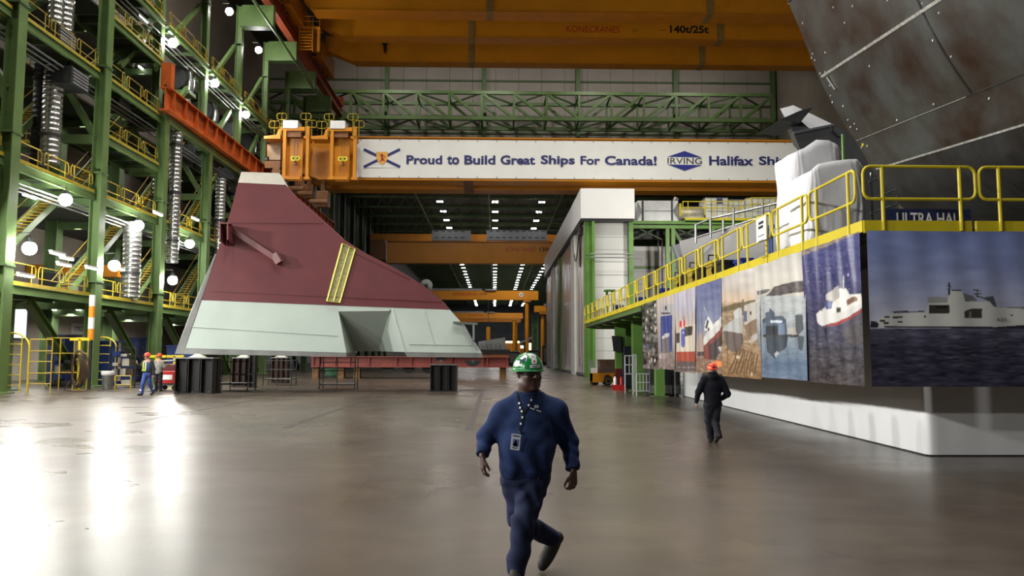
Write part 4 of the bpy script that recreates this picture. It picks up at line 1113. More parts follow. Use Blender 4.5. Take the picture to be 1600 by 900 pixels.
# far hall wall columns on the left
for i in range(8):
    MB().ibeam((-24.3, 118+8.65*i, 0), (-24.3, 118+8.65*i, 31), 0.6, 0.7, 0.06, (1, 0, 0)).build('hall_column', GREEND, label='green wall column on the left of the far hall, %s from its mouth' % ORD[i], cat='column', group='far hall columns')
MB().ibeam((-22.6, 112, 18.1), (-22.6, 300, 18.1), 0.7, 1.2, 0.08).build('far_runway_beam', mat('far_runway', (150, 104, 52), 0.5, var=0.1), label='brownish crane runway beam along the left wall of the far hall', cat='beam')
# 130 ton crane
CY = 147.0
c_ = lambda px, py: atY(px, py, CY)
t = thing('far_bridge_crane', 'yellow bridge crane lettered 130t with grey ribbed walkway screens', 'crane', (0, CY+2, c_(700, 410).z))
for y0, ya, yb, nm in ((CY+4, 367, 376, 'rear_girder'), (CY, 380.5, 410, 'girder')):
    a, b = atY(578, yb, y0), atY(900, ya, y0)
    MB().box(a.x+(3 if nm == 'girder' else 0), 25, y0, y0+1.8, a.z, b.z).build(nm, CRANE, t)
    MB().box(a.x+(3 if nm == 'girder' else 0), 25, y0-0.15, y0+1.95, a.z-0.1, a.z).build('flange', CRANEB, t)
a, b = c_(578, 405), c_(602, 380)
MB().box(a.x, b.x, CY-0.6, CY+6, a.z, b.z+0.6).build('end_beam', BROWN, t)
gtext('KONECRANES', 791, 838, 386.5, 392.5, CY, t, REDINK); gtext('130t', 843, 860, 386.5, 393, CY, t, BLACKINK, 0.02)
SCREEN = mat('screen_grey', (150, 150, 154), 0.5, 0.3, var=0.06)
for xa, xb in ((675, 736), (760, 854)):
    p, q_ = atY(xa, 376, CY+0.3), atY(xb, 361, CY+0.3)
    MB().box(p.x, q_.x, CY-0.3, CY-0.2, p.z, q_.z).build('walkway_screen', SCREEN, t)
    g = MB(); x = p.x+0.5
    while x < q_.x-0.9: g.box(x, x+0.75, CY-0.32, CY-0.3, p.z+0.4, p.z+0.6); g.box(x, x+0.75, CY-0.32, CY-0.3, q_.z-0.25, q_.z-0.1); x += 1.2
    g.build('screen_slot', DARK, t)
    MB().box(p.x, q_.x, CY-0.2, CY+0.3, p.z-0.1, p.z).build('walkway', GREY, t)
# semi gantries further down
def gantry(Y, x0, x1, yt, yb, legx, label, txt=None, lr=0.45, rail=True):
    f = lambda px, py: atY(px, py, Y)
    a, b = f(x0, yb), f(x1, yt)
    t = thing('semi_gantry_crane', label, 'crane', (f(legx, 560).x, Y, 0), 'small semi gantry cranes')
    MB().box(a.x, b.x, Y, Y+1.2, a.z, b.z).build('girder', CRANE, t)
    MB().box(a.x, b.x, Y-0.1, Y+1.3, a.z-0.08, a.z).build('flange', CRANEB, t)
    xg = f(legx, 500).x
    MB().tube([(xg, Y+0.6, 0.3), (xg, Y+0.6, a.z)], lr, 12).build('leg', CRANE, t)
    MB().box(xg-0.5, xg+0.5, Y-1.5, Y+2.7, 0.05, 0.55).build('bogie', CRANEB, t)
    MB().box(xg-0.8, xg+0.8, Y-0.1, Y+1.3, a.z-0.5, a.z).build('leg_head', CRANEB, t)
    xh = a.x+(b.x-a.x)*0.6
    MB().box(xh-1.2, xh+1.2, Y-0.4, Y+1.6, b.z, b.z+0.35).build('trolley', GREY, t)
    MB().box(a.x+2, xh-2, Y-0.05, Y+0.05, b.z, b.z+0.45).build('cable_tray', GREY, t)
    if txt:
        for s, xa, xb, ya, yb_, m in txt: gtext(s, xa, xb, ya, yb_, Y, t, m, 0.01)
    return t
gantry(176, 655, 841, 454.5, 467.5, 823.5, 'yellow semi gantry crane with round number plate behind the hull section', (('KONECRANES', 708, 746, 457.5, 461.5, REDINK), ('10 TON', 749.5, 761, 457.5, 461, BLACKINK)))
p = atY(814.5, 460.5, 175.95); MB().lathe([(0, -0.04), (0.5, -0.04), (0.5, 0)], (p.x, 175.95, p.z), 18, axis='Y').build('number_plate', WHITEP, bpy.data.objects['semi_gantry_crane'])
text('lettering', '43', (p.x-0.33, 175.9, p.z-0.27), (1, 0, 0), (0, 0, 1), 0.66, 0.54, BLACKINK, bpy.data.objects['semi_gantry_crane'], 0.02, 0.02)
gantry(250, 690, 817, 489, 497, 803, 'yellow semi gantry crane farther down the hall', (('KONECRANES', 732, 756, 491, 493.5, REDINK),))
gantry(262, 690, 814, 497, 502.5, 806.5, 'yellow semi gantry crane farthest down the hall', (('KONECRANES', 732, 756, 498.5, 500.5, REDINK),))
gantry(170, 835, 900, 478, 487, 848.5, 'yellow semi gantry crane half hidden by the white building', None)
# small lattice mast, hoist column, lit area and machines far away
Y = 180; x = atY(836, 500, Y).x
t = thing('lattice_mast', 'pale green lattice mast at the far end of the hall', 'mast', (x, Y, 0))
for dx_ in (-0.6, 0.6): 
    for dy in (0, 1.2): MB().bar((x+dx_, Y+dy, 0), (x+dx_, Y+dy, 11.0), 0.14, 0.14, (0, 1, 0)).build('post', GREEN2, t)
g = MB()
for i in range(9): g.bar((x-0.6, Y, 0.3+1.2*i), (x+0.6, Y, 1.5+1.2*i), 0.1, 0.1, (0, 1, 0)); g.bar((x-0.6, Y, 1.5+1.2*i), (x+0.6, Y, 1.5+1.2*i), 0.1, 0.1, (0, 1, 0))
g.build('lacing', GREEN2, t)
Y = 200; p = atY(763, 515, Y)
t = thing('hoist_box', 'yellow hoist box hanging below the far gantry', 'hoist', (p.x, Y, p.z-1.5))
MB().box(p.x-0.5, p.x+0.5, Y, Y+1, atY(763, 531, Y).z, atY(763, 511, Y).z).build('body', CRANE, t, bevel=0.05)
MB().tube([(p.x, Y+0.5, atY(763, 511, Y).z), (p.x, Y+0.5, atY(763, 470, Y).z)], 0.08, 6).build('rope', DARK, t)
Y = 330
for i, (xa, xb, ya, yb) in enumerate(((793, 818, 540, 544), (790, 812, 533, 536), (822, 830, 536, 548))):
    a, b = atY(xa, yb, Y-20*i), atY(xb, ya, Y-20*i)
    t = thing('lit_work_bay', ('glowing yellow work bay low at the far end', 'narrow lit strip above the far work bay', 'lit greenish bay behind the far mast')[i], 'lit bay', ((a.x+b.x)/2, Y-20*i, 0))
    MB().box(a.x, b.x, Y-20*i, Y-20*i+2, a.z, b.z).build('glow_panel', emit('warm_bay_glow', (1.0, 0.86, 0.45), 3.2), t)  # lit far area shown by a glowing panel; no lamp here
    MB().box(a.x-0.3, b.x+0.3, Y-20*i, Y-20*i+2.2, 0, a.z).build('lower_wall', CRANEB, t)
for i, (xa, xb, ya, m) in enumerate(((795, 812, 549, DARK), (813, 822, 552, GREY), (826, 842, 547, DARK), (848, 856, 540, DARK))):
    Y = 140+6*i; a, b = xp(xa, Y), xp(xb, Y); zt_ = 1.83+(556-ya)/FPX*Y
    t = thing('machine_cabinet', 'dim machine standing on the floor at the far end, %s from the left' % ORD[i], 'machine', ((a+b)/2, Y, 0), 'far machines')
    MB().box(a, b, Y, Y+2, 0.1, zt_).build('casing', m, t, bevel=0.05)
    MB().box(a+0.2, b-0.2, Y-0.03, Y, 0.6, zt_-0.4).build('door', GREY, t)
    MB().box(a+0.1, b-0.1, Y+0.1, Y+1.9, 0, 0.1).build('plinth', BLACK, t)
p = atY(823, 552-7, 150)
t = thing('tilted_lamp_board', 'pale tilted board leaning among the far machines', 'board', (p.x, 150, p.z-1))
MB().bar(atY(812, 536, 150), atY(832, 527, 150), 0.3, 0.4, (0, 1, 0)).build('board', WHITEP, t)
MB().bar(atY(820, 534, 150), (atY(820, 534, 150).x, 150, 0), 0.2, 0.2, (0, 1, 0)).build('post', DARK, t)
# ------------------------------------------------------------------ raised platform on the right with photo banners
PZ = 4.05
CX, CYY = 6.34, 13.5
def NT(n): return (NTH + ['twenty-first', 'twenty-second', 'twenty-third', 'twenty-fourth'])[n]
def edgeX(y): return 6.34 - 0.27*(y-13.5)/40.0
t = thing('platform', 'raised work platform with yellow toe board above the photo banners', 'platform', (12, 32, PZ-0.35))
MB().prism([(edgeX(13.6)+0.08, 13.58, PZ-0.3), (21, 13.58, PZ-0.3), (21, 54, PZ-0.3), (edgeX(54)+0.08, 54, PZ-0.3)], (0, 0, 0.3)).build('deck', GRATE, t)
MB().bar((edgeX(13.5), 13.5, PZ+0.02), (edgeX(54), 54, PZ+0.02), 0.05, 0.2).build('toe_board', YEL, t)
for a, b in ((6.34, 8.22), (8.30, 14)): MB().box(a, b, 13.47, 13.53, PZ-0.1, PZ+0.12).build('toe_board', YEL, t)
g = MB()
for y in np.arange(34, 54, 3.2): g.bar((edgeX(y)+0.3, y, PZ-0.36), (20, y, PZ-0.36), 0.2, 0.14)
g.build('under_beam', GREEN2, t)
MB().bar((edgeX(34)+0.06, 34, PZ-0.19), (edgeX(54)+0.06, 54, PZ-0.19), 0.05, 0.22).build('edge_beam', GREEN, t)
MB().bar((edgeX(53.8), 53.9, PZ-0.1), (20, 53.9, PZ-0.1), 0.1, 0.5).build('end_beam', YEL, t)
# white skirt below
SK = mat('skirt_vinyl', (228, 229, 230), 0.5, var=0.02, scale=0.5, bump=0.25, bscale=1.3)
t = thing('platform_skirt', 'plain white skirt hanging around the foot of the platform', 'skirt', (8.3, 20, 0))
def sk(u, v):
    if u < 0.62:
        f = u/0.62; y = 36.9+(14.85-36.9)*f; x = 8.7+(8.04-8.7)*f
    else: f = (u-0.62)/0.38; x = 8.04+f*7.5; y = 14.85
    fold = (0.012*math.sin(u*170)+0.008*math.sin(u*67+v*2))*min(1, v*2.5)
    return (x+(fold if u < 0.62 else 0), y+(fold if u >= 0.62 else 0), 0.01+v*(PZ-0.31))
MB().grid(sk, 160, 8).build('sheet', SK, t, smooth='all')
MB().bar((8.70, 36.9, 0.012), (8.04, 14.86, 0.012), 0.07, 0.024).build('floor_batten', DARK, t)
MB().bar((8.04, 14.86, 0.012), (15.5, 14.86, 0.012), 0.07, 0.024).build('floor_batten', DARK, t)
# rail sections
def rail_section(a, b, label, posts=(0.17, 0.86), hook=False):
    a = Vector(a); b = Vector(b); d = b-a; L = d.length; d.normalize(); r = 0.13
    P_ = lambda s, z: tuple(a + d*s + Vector((0, 0, z)))
    t = thing('rail_section', label, 'railing', tuple((a+b)/2), 'yellow platform rail sections')
    z0, z1 = 0.49, 1.06
    pts = []
    for cx, cz, q0 in ((L-r, z1-r, 0), (r, z1-r, 1), (r, z0+r, 2), (L-r, z0+r, 3)):
        for q in np.linspace(0, PI/2, 4): an = q0*PI/2+q; pts.append(P_(cx+r*math.cos(an), cz+r*math.sin(an)))
    MB().tube(pts, 0.027, 8, True).build('rail_loop', YEL, t, smooth='all')
    for f in posts: MB().tube([P_(L*f, -0.06), P_(L*f, z1)], 0.032, 8).build('post', YEL, t, smooth=True)
    return t
fx = [(6.34, 8.30), (8.37, 10.4), (10.5, 12.5)]
for i, (a, b) in enumerate(fx): rail_section((a, 13.46, PZ), (b, 13.46, PZ), ('long yellow rail section above the naval ship banner', 'yellow rail section at the right edge of the photo', 'yellow rail section beyond the right edge')[i])
y = 13.7
for i in range(19):
    L = 2.04; rail_section((edgeX(y)-0.03, y+L, PZ), (edgeX(y)-0.03, y, PZ), 'yellow rail section on the long edge of the platform, %s back from the banner corner' % NT(i)); y += L+0.07
# notice on the rail
p0 = atX(1183, 380, edgeX(20)-0.09); p1 = atX(1197.5, 337, edgeX(20)-0.09)
t = thing('notice_board', 'white printed notice tied to the yellow platform rail', 'notice', (p0.x, (p0.y+p1.y)/2, p0.z))
MB().box(p0.x-0.015, p0.x, p1.y, p0.y, p0.z, p1.z+0.02).build('sheet', WHITEP, t)
W_ = p0.y-p1.y
for j in range(2):
    g = MB()
    for i in range(5): g.box(p0.x-0.02, p0.x-0.016, p0.y-W_*(0.28+0.1*i+0.08-0.04*j), p0.y-W_*(0.28+0.1*i-0.04*j), p1.z-0.14-0.1*j, p1.z-0.08-0.1*j)
    g.build('heading_line', BLACKINK, t)
g = MB()
for j in range(5): g.box(p0.x-0.02, p0.x-0.016, p1.y+W_*(0.2+0.05*(j % 2)), p0.y-W_*(0.2), p1.z-0.42-0.12*j, p1.z-0.395-0.12*j)
g.build('text_line', GREY, t)

# ---- painted sheets: each picture is drawn here and carried by the sheet's own mesh
class Paint:
    def __init__(s, x0, y0, x1, y1, k=2, seed=1):
        s.x0, s.y0, s.k = x0, y0, k
        s.w, s.h = int((x1-x0)*k), int((y1-y0)*k)
        s.X, s.Y = np.meshgrid(x0+(np.arange(s.w)+.5)/k, y0+(np.arange(s.h)+.5)/k)
        s.im = np.zeros((s.h, s.w, 3)); s.rng = np.random.default_rng(seed)
    def vgrad(s, stops):
        ys = [a for a, _ in stops]
        for c in range(3): s.im[..., c] = np.interp(s.Y, ys, [q[c] for _, q in stops])
    def inside(s, pts):
        r = np.zeros(s.X.shape, bool); n = len(pts)
        for i in range(n):
            (xa, ya), (xb, yb) = pts[i], pts[(i+1) % n]
            if ya == yb: continue
            c = ((ya > s.Y) != (yb > s.Y)) & (s.X < (xb-xa)*(s.Y-ya)/(yb-ya)+xa); r ^= c
        return r
    def poly(s, pts, col, a=1.0):
        m = s.inside(pts); s.im[m] = s.im[m]*(1-a)+np.array(col, float)*a
    def rect(s, x0, y0, x1, y1, col, a=1.0): s.poly([(x0, y0), (x1, y0), (x1, y1), (x0, y1)], col, a)
    def line(s, a, b, w, col):
        ax, ay = a; bx_, by = b; d = math.hypot(bx_-ax, by-ay); nx, ny = -(by-ay)/d*w/2, (bx_-ax)/d*w/2
        s.poly([(ax+nx, ay+ny), (bx_+nx, by+ny), (bx_-nx, by-ny), (ax-nx, ay-ny)], col)
    def noise(s, amp, sx, sy, mask=None, seed=0):
        r = np.random.default_rng(seed+5); gw, gh = max(2, int(s.w/s.k/sx)+2), max(2, int(s.h/s.k/sy)+2)
        g_ = r.normal(size=(gh, gw)); u = (s.X-s.x0)/sx; v = (s.Y-s.y0)/sy
        i = np.clip(u.astype(int), 0, gw-2); j = np.clip(v.astype(int), 0, gh-2); fu = np.clip(u-i, 0, 1); fv = np.clip(v-j, 0, 1)
        n_ = (g_[j, i]*(1-fu)+g_[j, i+1]*fu)*(1-fv)+(g_[j+1, i]*(1-fu)+g_[j+1, i+1]*fu)*fv
        if mask is not None: n_ = n_*mask
        s.im = np.clip(s.im+n_[..., None]*amp, 0, 255)
    def at(s, px, py):
        i = np.clip(((px-s.x0)*s.k).astype(int), 0, s.w-1); j = np.clip(((py-s.y0)*s.k).astype(int), 0, s.h-1)
        return s.im[j, i]
def sheet(mbv, nu, nv, paint, name, label, group, mtl):
    """mbv(u, v) gives the sheet's points; the picture is fitted to its four corners"""
    P_ = np.array([[tuple(mbv(i/nu, j/nv)) for i in range(nu+1)] for j in range(nv+1)]).reshape(-1, 3)
    g = MB(); g.v = [tuple(p) for p in P_]
    for j in range(nv):
        for i in range(nu): a = j*(nu+1)+i; g.f.append((a, a+1, a+nu+2, a+nu+1)); g.m.append(0)
    o = g.build(name, mtl, label=label, cat='banner', group=group, smooth='all')
    flat = [proj(mbv(i/nu, j/nv, True)) for j in range(nv+1) for i in range(nu+1)]
    im = np.pad(paint.im, ((1, 1), (1, 1), (0, 0)), 'edge'); paint.im = sum(im[i:i+paint.h, j:j+paint.w]*w_ for i, j, w_ in ((0, 1, .15), (1, 0, .15), (1, 1, .4), (1, 2, .15), (2, 1, .15)))
    A = np.array(flat); c = paint.at(A[:, 0], A[:, 1])/255.0
    lin = np.where(c <= 0.04045, c/12.92, ((c+0.055)/1.055)**2.4)
    at_ = o.data.color_attributes.new('print', 'FLOAT_COLOR', 'POINT')
    at_.data.foreach_set('color', np.concatenate([lin, np.ones((len(lin), 1))], 1).ravel().astype(np.float32))
    return o
PM = printmat('printed_vinyl', 0.22, 0.10)
Z0, Z1 = 1.33, PZ-0.07
def side_sheet(ya, yb, paint, label, nu, nv, dz=0.0, seed=0):
    def f(u, v, flat=False):
        y = yb+(ya-yb)*u
        off = 0 if flat else 0.025*math.sin(u*9+seed)*math.sin(v*3.1+seed*.7)+0.012*math.sin(u*31+v*4+seed)
        return (edgeX(y)-0.07+off, y, Z0+dz*(1-v)+(Z1-Z0-dz*(1-v))*v)
    return sheet(f, nu, nv, paint, 'photo_banner', label, 'photo banners on the platform', PM)
def Yat(px): return atX(px, 500, edgeX(22)-0.07).y
z4 = lambda x, y: (1000+x/4.2857, 400+y/4.2857)
z5 = lambda x, y: (1240+x/3.3333, 350+y/3.3333)
def zz(f, *pts): return [f(*p) for p in pts]
# naval ship, facing the hall
p = Paint(1340, 330, 1800, 640, 2)
p.vgrad([(340, (112, 130, 186)), (420, (142, 154, 200)), (500, (190, 194, 212)), (513, (196, 198, 210)), (513.5, (84, 84, 104)), (545, (56, 56, 74)), (610, (52, 50, 68))])
sk_ = p.Y < 513; p.noise(7, 60, 18, sk_, 1); p.noise(5, 22, 8, sk_, 2); p.noise(12, 9, 1.6, ~sk_, 3); p.noise(9, 22, 3, ~sk_, 4)
HG = (204, 206, 202)
p.poly(zz(z5, (440, 520), (452, 490), (520, 466), (690, 462), (700, 412), (745, 405), (800, 405), (806, 346), (875, 352), (893, 405), (1030, 404), (1045, 432), (1210, 440), (1500, 452), (1640, 440), (1560, 545), (480, 540)), HG)
p.poly(zz(z5, (700, 380), (760, 378), (800, 385), (800, 410), (700, 412)), (150, 152, 150))
p.poly(zz(z5, (880, 360), (930, 372), (960, 400), (890, 404)), (110, 112, 116)); p.poly(zz(z5, (975, 385), (1040, 375), (1060, 432), (1040, 428), (1020, 404)), (84, 86, 94))
p.poly(zz(z5, (1060, 434), (1200, 430), (1260, 425), (1500, 440), (1500, 456), (1210, 442)), (122, 124, 128))
p.rect(*z5(705, 422), *z5(808, 465), (60, 56, 52)); p.rect(*z5(740, 424), *z5(800, 440), (36, 34, 34)); p.poly(zz(z5, (886, 455), (930, 440), (980, 440), (980, 490), (886, 490)), (64, 60, 56))
p.rect(*z5(910, 455), *z5(925, 488), (120, 118, 112))
p.poly(zz(z5, (480, 540), (470, 532), (1060, 536), (1300, 520), (1560, 528), (1560, 548)), (40, 40, 50))
p.rect(*z5(803, 305), *z5(812, 372), (52, 50, 54)); p.line(z5(795, 320), z5(820, 328), 1.0, (52, 50, 54)); p.line(z5(795, 340), z5(820, 338), 1.0, (52, 50, 54))
for a, b in (((935, 342), (975, 350)), ((955, 338), (958, 384)), ((940, 365), (978, 362)), ((950, 375), (985, 384)), ((820, 345), (870, 345)), ((525, 462), (680, 455)), ((515, 458), (600, 452))): p.line(z5(*a), z5(*b), 1.5, (66, 62, 62))
for x, y in ((450, 500), (475, 480), (520, 482), (545, 480), (545, 505), (470, 512)): p.rect(*z5(x, y), *z5(x+26, y+9), (58, 54, 56))
p.poly(zz(z5, (400, 540), (402, 505), (432, 508), (445, 520), (440, 540)), (46, 44, 52)); p.rect(*z5(678, 476), *z5(688, 486), (50, 48, 50)); p.rect(*z5(1135, 470), *z5(1146, 478), (60, 58, 60))
def front(u, v, flat=False):
    x = 6.36+5.2*u
    off = 0 if flat else 0.02*math.sin(u*16)*math.sin(v*4)+0.008*math.sin(u*55+v*3)
    return (x, 13.43+off, Z0+(Z1-Z0)*v)
nb = sheet(front, 420, 220, p, 'photo_banner', 'wide banner with a grey naval ship numbered 430 facing the hall', 'photo banners on the platform', PM)
a, b = atY(*z5(1055, 508), 13.41), atY(*z5(1106, 489), 13.41)
text('hull_number', '430', (a.x, 13.40, a.z), (1, 0, 0), (0, 0, 1), b.x-a.x, b.z-a.z, mat('print_dark', (62, 62, 66), 0.4, var=0), nb, 0.0, 0.0)
# white ship seen from above
p = Paint(1235, 330, 1380, 640, 2)
p.vgrad([(350, (78, 84, 132)), (430, (66, 68, 112)), (500, (58, 58, 86)), (560, (58, 54, 62)), (605, (70, 64, 66))])
p.noise(9, 6, 2, None, 6); p.noise(6, 18, 9, None, 7); p.noise(9, 3, 3, p.Y > 500, 8)
p.poly(zz(z5, (40, 128), (385, -8), (385, 28), (45, 168)), (134, 122, 116)); p.noise(18, 4, 1.5, p.inside(zz(z5, (40, 128), (385, -8), (385, 28), (45, 168))), 9)
rng = random.Random(4)
for _ in range(26): x, y = rng.uniform(60, 300), rng.uniform(200, 360); p.line(z5(x, y), z5(x+rng.uniform(3, 16), y-rng.uniform(0, 4)), 0.7, (150, 154, 180))
p.poly(zz(z5, (330, 470), (400, 420), (400, 600), (300, 640), (240, 560)), (92, 84, 74), 0.5)
p.poly(zz(z5, (235, 525), (150, 538), (230, 508), (332, 458), (395, 405), (395, 418), (335, 470)), (150, 56, 56))
p.poly(zz(z5, (120, 470), (140, 450), (200, 415), (392, 376), (392, 405), (330, 456), (232, 508), (150, 533), (128, 512)), (208, 206, 204))
p.poly(zz(z5, (200, 425), (208, 390), (240, 335), (268, 335), (290, 368), (340, 362), (388, 380), (380, 398), (240, 462), (200, 460)), (222, 220, 216))
p.poly(zz(z5, (268, 395), (320, 375), (330, 385), (330, 400), (270, 425)), (120, 92, 78)); p.poly(zz(z5, (222, 436), (244, 434), (246, 458), (222, 462)), (60, 58, 62)); p.poly(zz(z5, (170, 405), (200, 400), (200, 440), (175, 445)), (70, 84, 130))
p.poly(zz(z5, (172, 370), (215, 330), (235, 320), (242, 380), (205, 405), (175, 395)), (176, 172, 168)); p.line(z5(256, 268), z5(256, 345), 1.6, (200, 198, 196)); p.line(z5(140, 398), z5(148, 455), 1.2, (60, 58, 70)); p.line(z5(350, 365), z5(388, 385), 2.0, (190, 188, 186)); p.rect(*z5(278, 258), *z5(290, 272), (190, 190, 196))
side_sheet(13.5, Yat(1254), p, 'banner with a white and red ship seen from above on dark blue water', 140, 150, 0, 1)
# floating dock under a hill
p = Paint(1170, 380, 1270, 620, 2.5)
p.vgrad([(400, (196, 194, 190)), (450, (206, 202, 192)), (461, (190, 188, 180)), (463, (176, 182, 184)), (500, (166, 172, 176)), (540, (120, 134, 148)), (570, (96, 114, 138)), (600, (104, 118, 140))])
p.noise(6, 20, 10, None, 11); p.noise(7, 4, 1.5, p.Y > 465, 12)
H_ = zz(z4, (840, 268), (870, 235), (900, 205), (1000, 178), (1095, 162), (1095, 238), (1000, 252), (930, 266)); p.poly(H_, (92, 88, 88)); p.poly(zz(z4, (785, 235), (830, 224), (870, 222), (845, 248), (790, 262)), (106, 104, 104)); p.noise(12, 3, 2, p.inside(H_), 13)
D_ = (82, 92, 108)
p.poly(zz(z4, (850, 545), (990, 540), (975, 610), (940, 640), (905, 690), (860, 640)), (58, 66, 78)); p.poly(zz(z4, (1058, 530), (1102, 540), (1092, 632), (1068, 628)), (70, 78, 88))
p.poly(zz(z4, (815, 450), (815, 425), (845, 412), (842, 380), (862, 372), (866, 348), (880, 362), (905, 378), (905, 402), (948, 400), (980, 425), (985, 535), (822, 542)), D_)
p.rect(*z4(845, 468), *z4(925, 540), (48, 50, 58)); p.rect(*z4(872, 430), *z4(948, 448), (200, 212, 226)); p.rect(*z4(815, 448), *z4(848, 540), (112, 128, 150)); p.rect(*z4(928, 450), *z4(968, 530), (110, 126, 150))
p.poly(zz(z4, (985, 478), (1055, 478), (1060, 528), (985, 530)), (176, 170, 164)); p.rect(*z4(822, 526), *z4(1068, 543), (62, 62, 66)); p.poly(zz(z4, (1042, 400), (1060, 390), (1085, 392), (1096, 490), (1062, 535), (1045, 500)), (78, 84, 92)); p.poly(zz(z4, (900, 655), (925, 635), (935, 655), (910, 682)), (178, 180, 184)); p.line(z4(930, 310), z4(1072, 345), 0.8, (190, 190, 190))
side_sheet(Yat(1257), Yat(1181), p, 'banner with a blue floating dock below a dark hill', 110, 150, 0.02, 2)
# ship on a slipway with brown dock
p = Paint(1110, 390, 1200, 620, 2.5)
p.vgrad([(400, (200, 200, 200)), (450, (198, 190, 182)), (470, (206, 182, 160)), (480, (160, 140, 116)), (520, (146, 126, 104)), (560, (148, 118, 86)), (590, (136, 108, 78))])
p.noise(8, 14, 8, None, 21); p.noise(16, 3, 2, p.Y > 470, 22)
p.poly(zz(z4, (540, 380), (545, 345), (640, 315), (700, 308), (770, 290), (775, 330), (690, 345)), (112, 100, 78))
p.poly(zz(z4, (555, 500), (560, 470), (590, 450), (640, 408), (690, 400), (695, 560), (660, 640), (620, 640), (570, 600)), (178, 180, 178)); p.poly(zz(z4, (555, 500), (690, 520), (695, 570), (660, 645), (615, 640), (566, 590)), (104, 92, 88))
p.poly(zz(z4, (625, 380), (660, 345), (685, 350), (690, 410), (640, 418)), (196, 196, 194)); p.poly(zz(z4, (700, 330), (775, 300), (785, 400), (785, 470), (705, 510)), (186, 180, 172)); p.poly(zz(z4, (700, 465), (785, 410), (785, 490), (720, 560)), (128, 106, 90)); p.rect(*z4(700, 368), *z4(714, 440), (84, 92, 120)); p.rect(*z4(690, 290), *z4(698, 400), (96, 84, 74)); p.rect(*z4(735, 372), *z4(745, 395), (50, 46, 46))
for i in range(9): p.line(z4(600+22*i, 790), z4(660+16*i, 610+6*i), 2.0, (98, 76, 56))
for x, y in ((728, 560), (740, 780), (645, 665), (760, 540)): p.rect(*z4(x, y), *z4(x+18, y+22), (200, 186, 168))
p.poly(zz(z4, (740, 545), (775, 520), (790, 540), (745, 600)), (176, 168, 164))
side_sheet(Yat(1187), Yat(1126.5), p, 'banner with a grey ship on a slipway beside a brown dock', 90, 140, -0.03, 3)
# red and white bow under a blue sky
p = Paint(1075, 400, 1140, 610, 3)
p.vgrad([(420, (98, 106, 148)), (500, (126, 132, 160)), (540, (150, 146, 152)), (560, (136, 112, 96)), (590, (128, 104, 86))])
p.noise(6, 9, 6, None, 31); p.noise(16, 2, 2, p.Y > 556, 32)
p.poly(zz(z4, (380, 560), (400, 515), (425, 520), (430, 640), (380, 650)), (170, 150, 140)); p.poly(zz(z4, (430, 600), (548, 465), (560, 600), (505, 695), (430, 690)), (126, 70, 64)); p.poly(zz(z4, (462, 600), (552, 520), (560, 600), (505, 695), (470, 690)), (74, 62, 64))
p.poly(zz(z4, (428, 560), (470, 470), (548, 400), (550, 470), (430, 605)), (206, 204, 200)); p.poly(zz(z4, (436, 500), (440, 440), (462, 402), (485, 462), (540, 408), (540, 440), (470, 500)), (220, 218, 214)); p.poly(zz(z4, (440, 480), (455, 420), (466, 440), (450, 490)), (74, 72, 80)); p.line(z4(455, 400), z4(435, 345), 1.2, (200, 198, 196)); p.rect(*z4(458, 480), *z4(468, 500), (70, 66, 68))
p.poly(zz(z4, (480, 715), (510, 698), (560, 710), (562, 742), (490, 742)), (226, 134, 84)); p.poly(zz(z4, (520, 610), (560, 600), (560, 640), (530, 640)), (190, 188, 186)); p.rect(*z4(380, 640), *z4(430, 670), (80, 70, 70))
side_sheet(Yat(1128), Yat(1086.5), p, 'banner with a white and red bow against a deep blue sky', 70, 120, 0.02, 4)
# pale hull with a red flag
p = Paint(1045, 415, 1095, 600, 3)
p.vgrad([(430, (196, 190, 196)), (480, (178, 176, 192)), (510, (200, 186, 176)), (560, (186, 166, 148)), (590, (110, 96, 92))])
p.noise(9, 5, 20, None, 41)
p.poly(zz(z4, (238, 520), (300, 462), (375, 455), (378, 645), (238, 650)), (206, 194, 178)); p.rect(*z4(240, 515), *z4(273, 582), (76, 68, 66)); p.poly(zz(z4, (300, 475), (352, 468), (345, 530), (302, 538)), (66, 60, 58)); p.poly(zz(z4, (240, 642), (376, 638), (380, 706), (240, 706)), (164, 78, 62)); p.poly(zz(z4, (240, 706), (384, 706), (384, 770), (240, 770)), (96, 86, 86))
p.rect(*z4(272, 435), *z4(282, 475), (200, 52, 52)); p.rect(*z4(282, 433), *z4(292, 475), (226, 214, 214)); p.rect(*z4(292, 431), *z4(301, 473), (200, 52, 52)); p.poly(zz(z4, (278, 490), (301, 488), (302, 590), (291, 618), (280, 600)), (92, 96, 168)); p.line(z4(297, 405), z4(297, 435), 1.0, (150, 90, 80)); p.rect(*z4(286, 505), *z4(296, 520), (200, 200, 220))
for x in range(250, 380, 14): p.rect(*z4(x, 740), *z4(x+5, 752), (170, 160, 156))
side_sheet(Yat(1087.5), Yat(1054.5), p, 'banner with a pale hull, a red flag and a blue pennant', 60, 110, -0.02, 5)
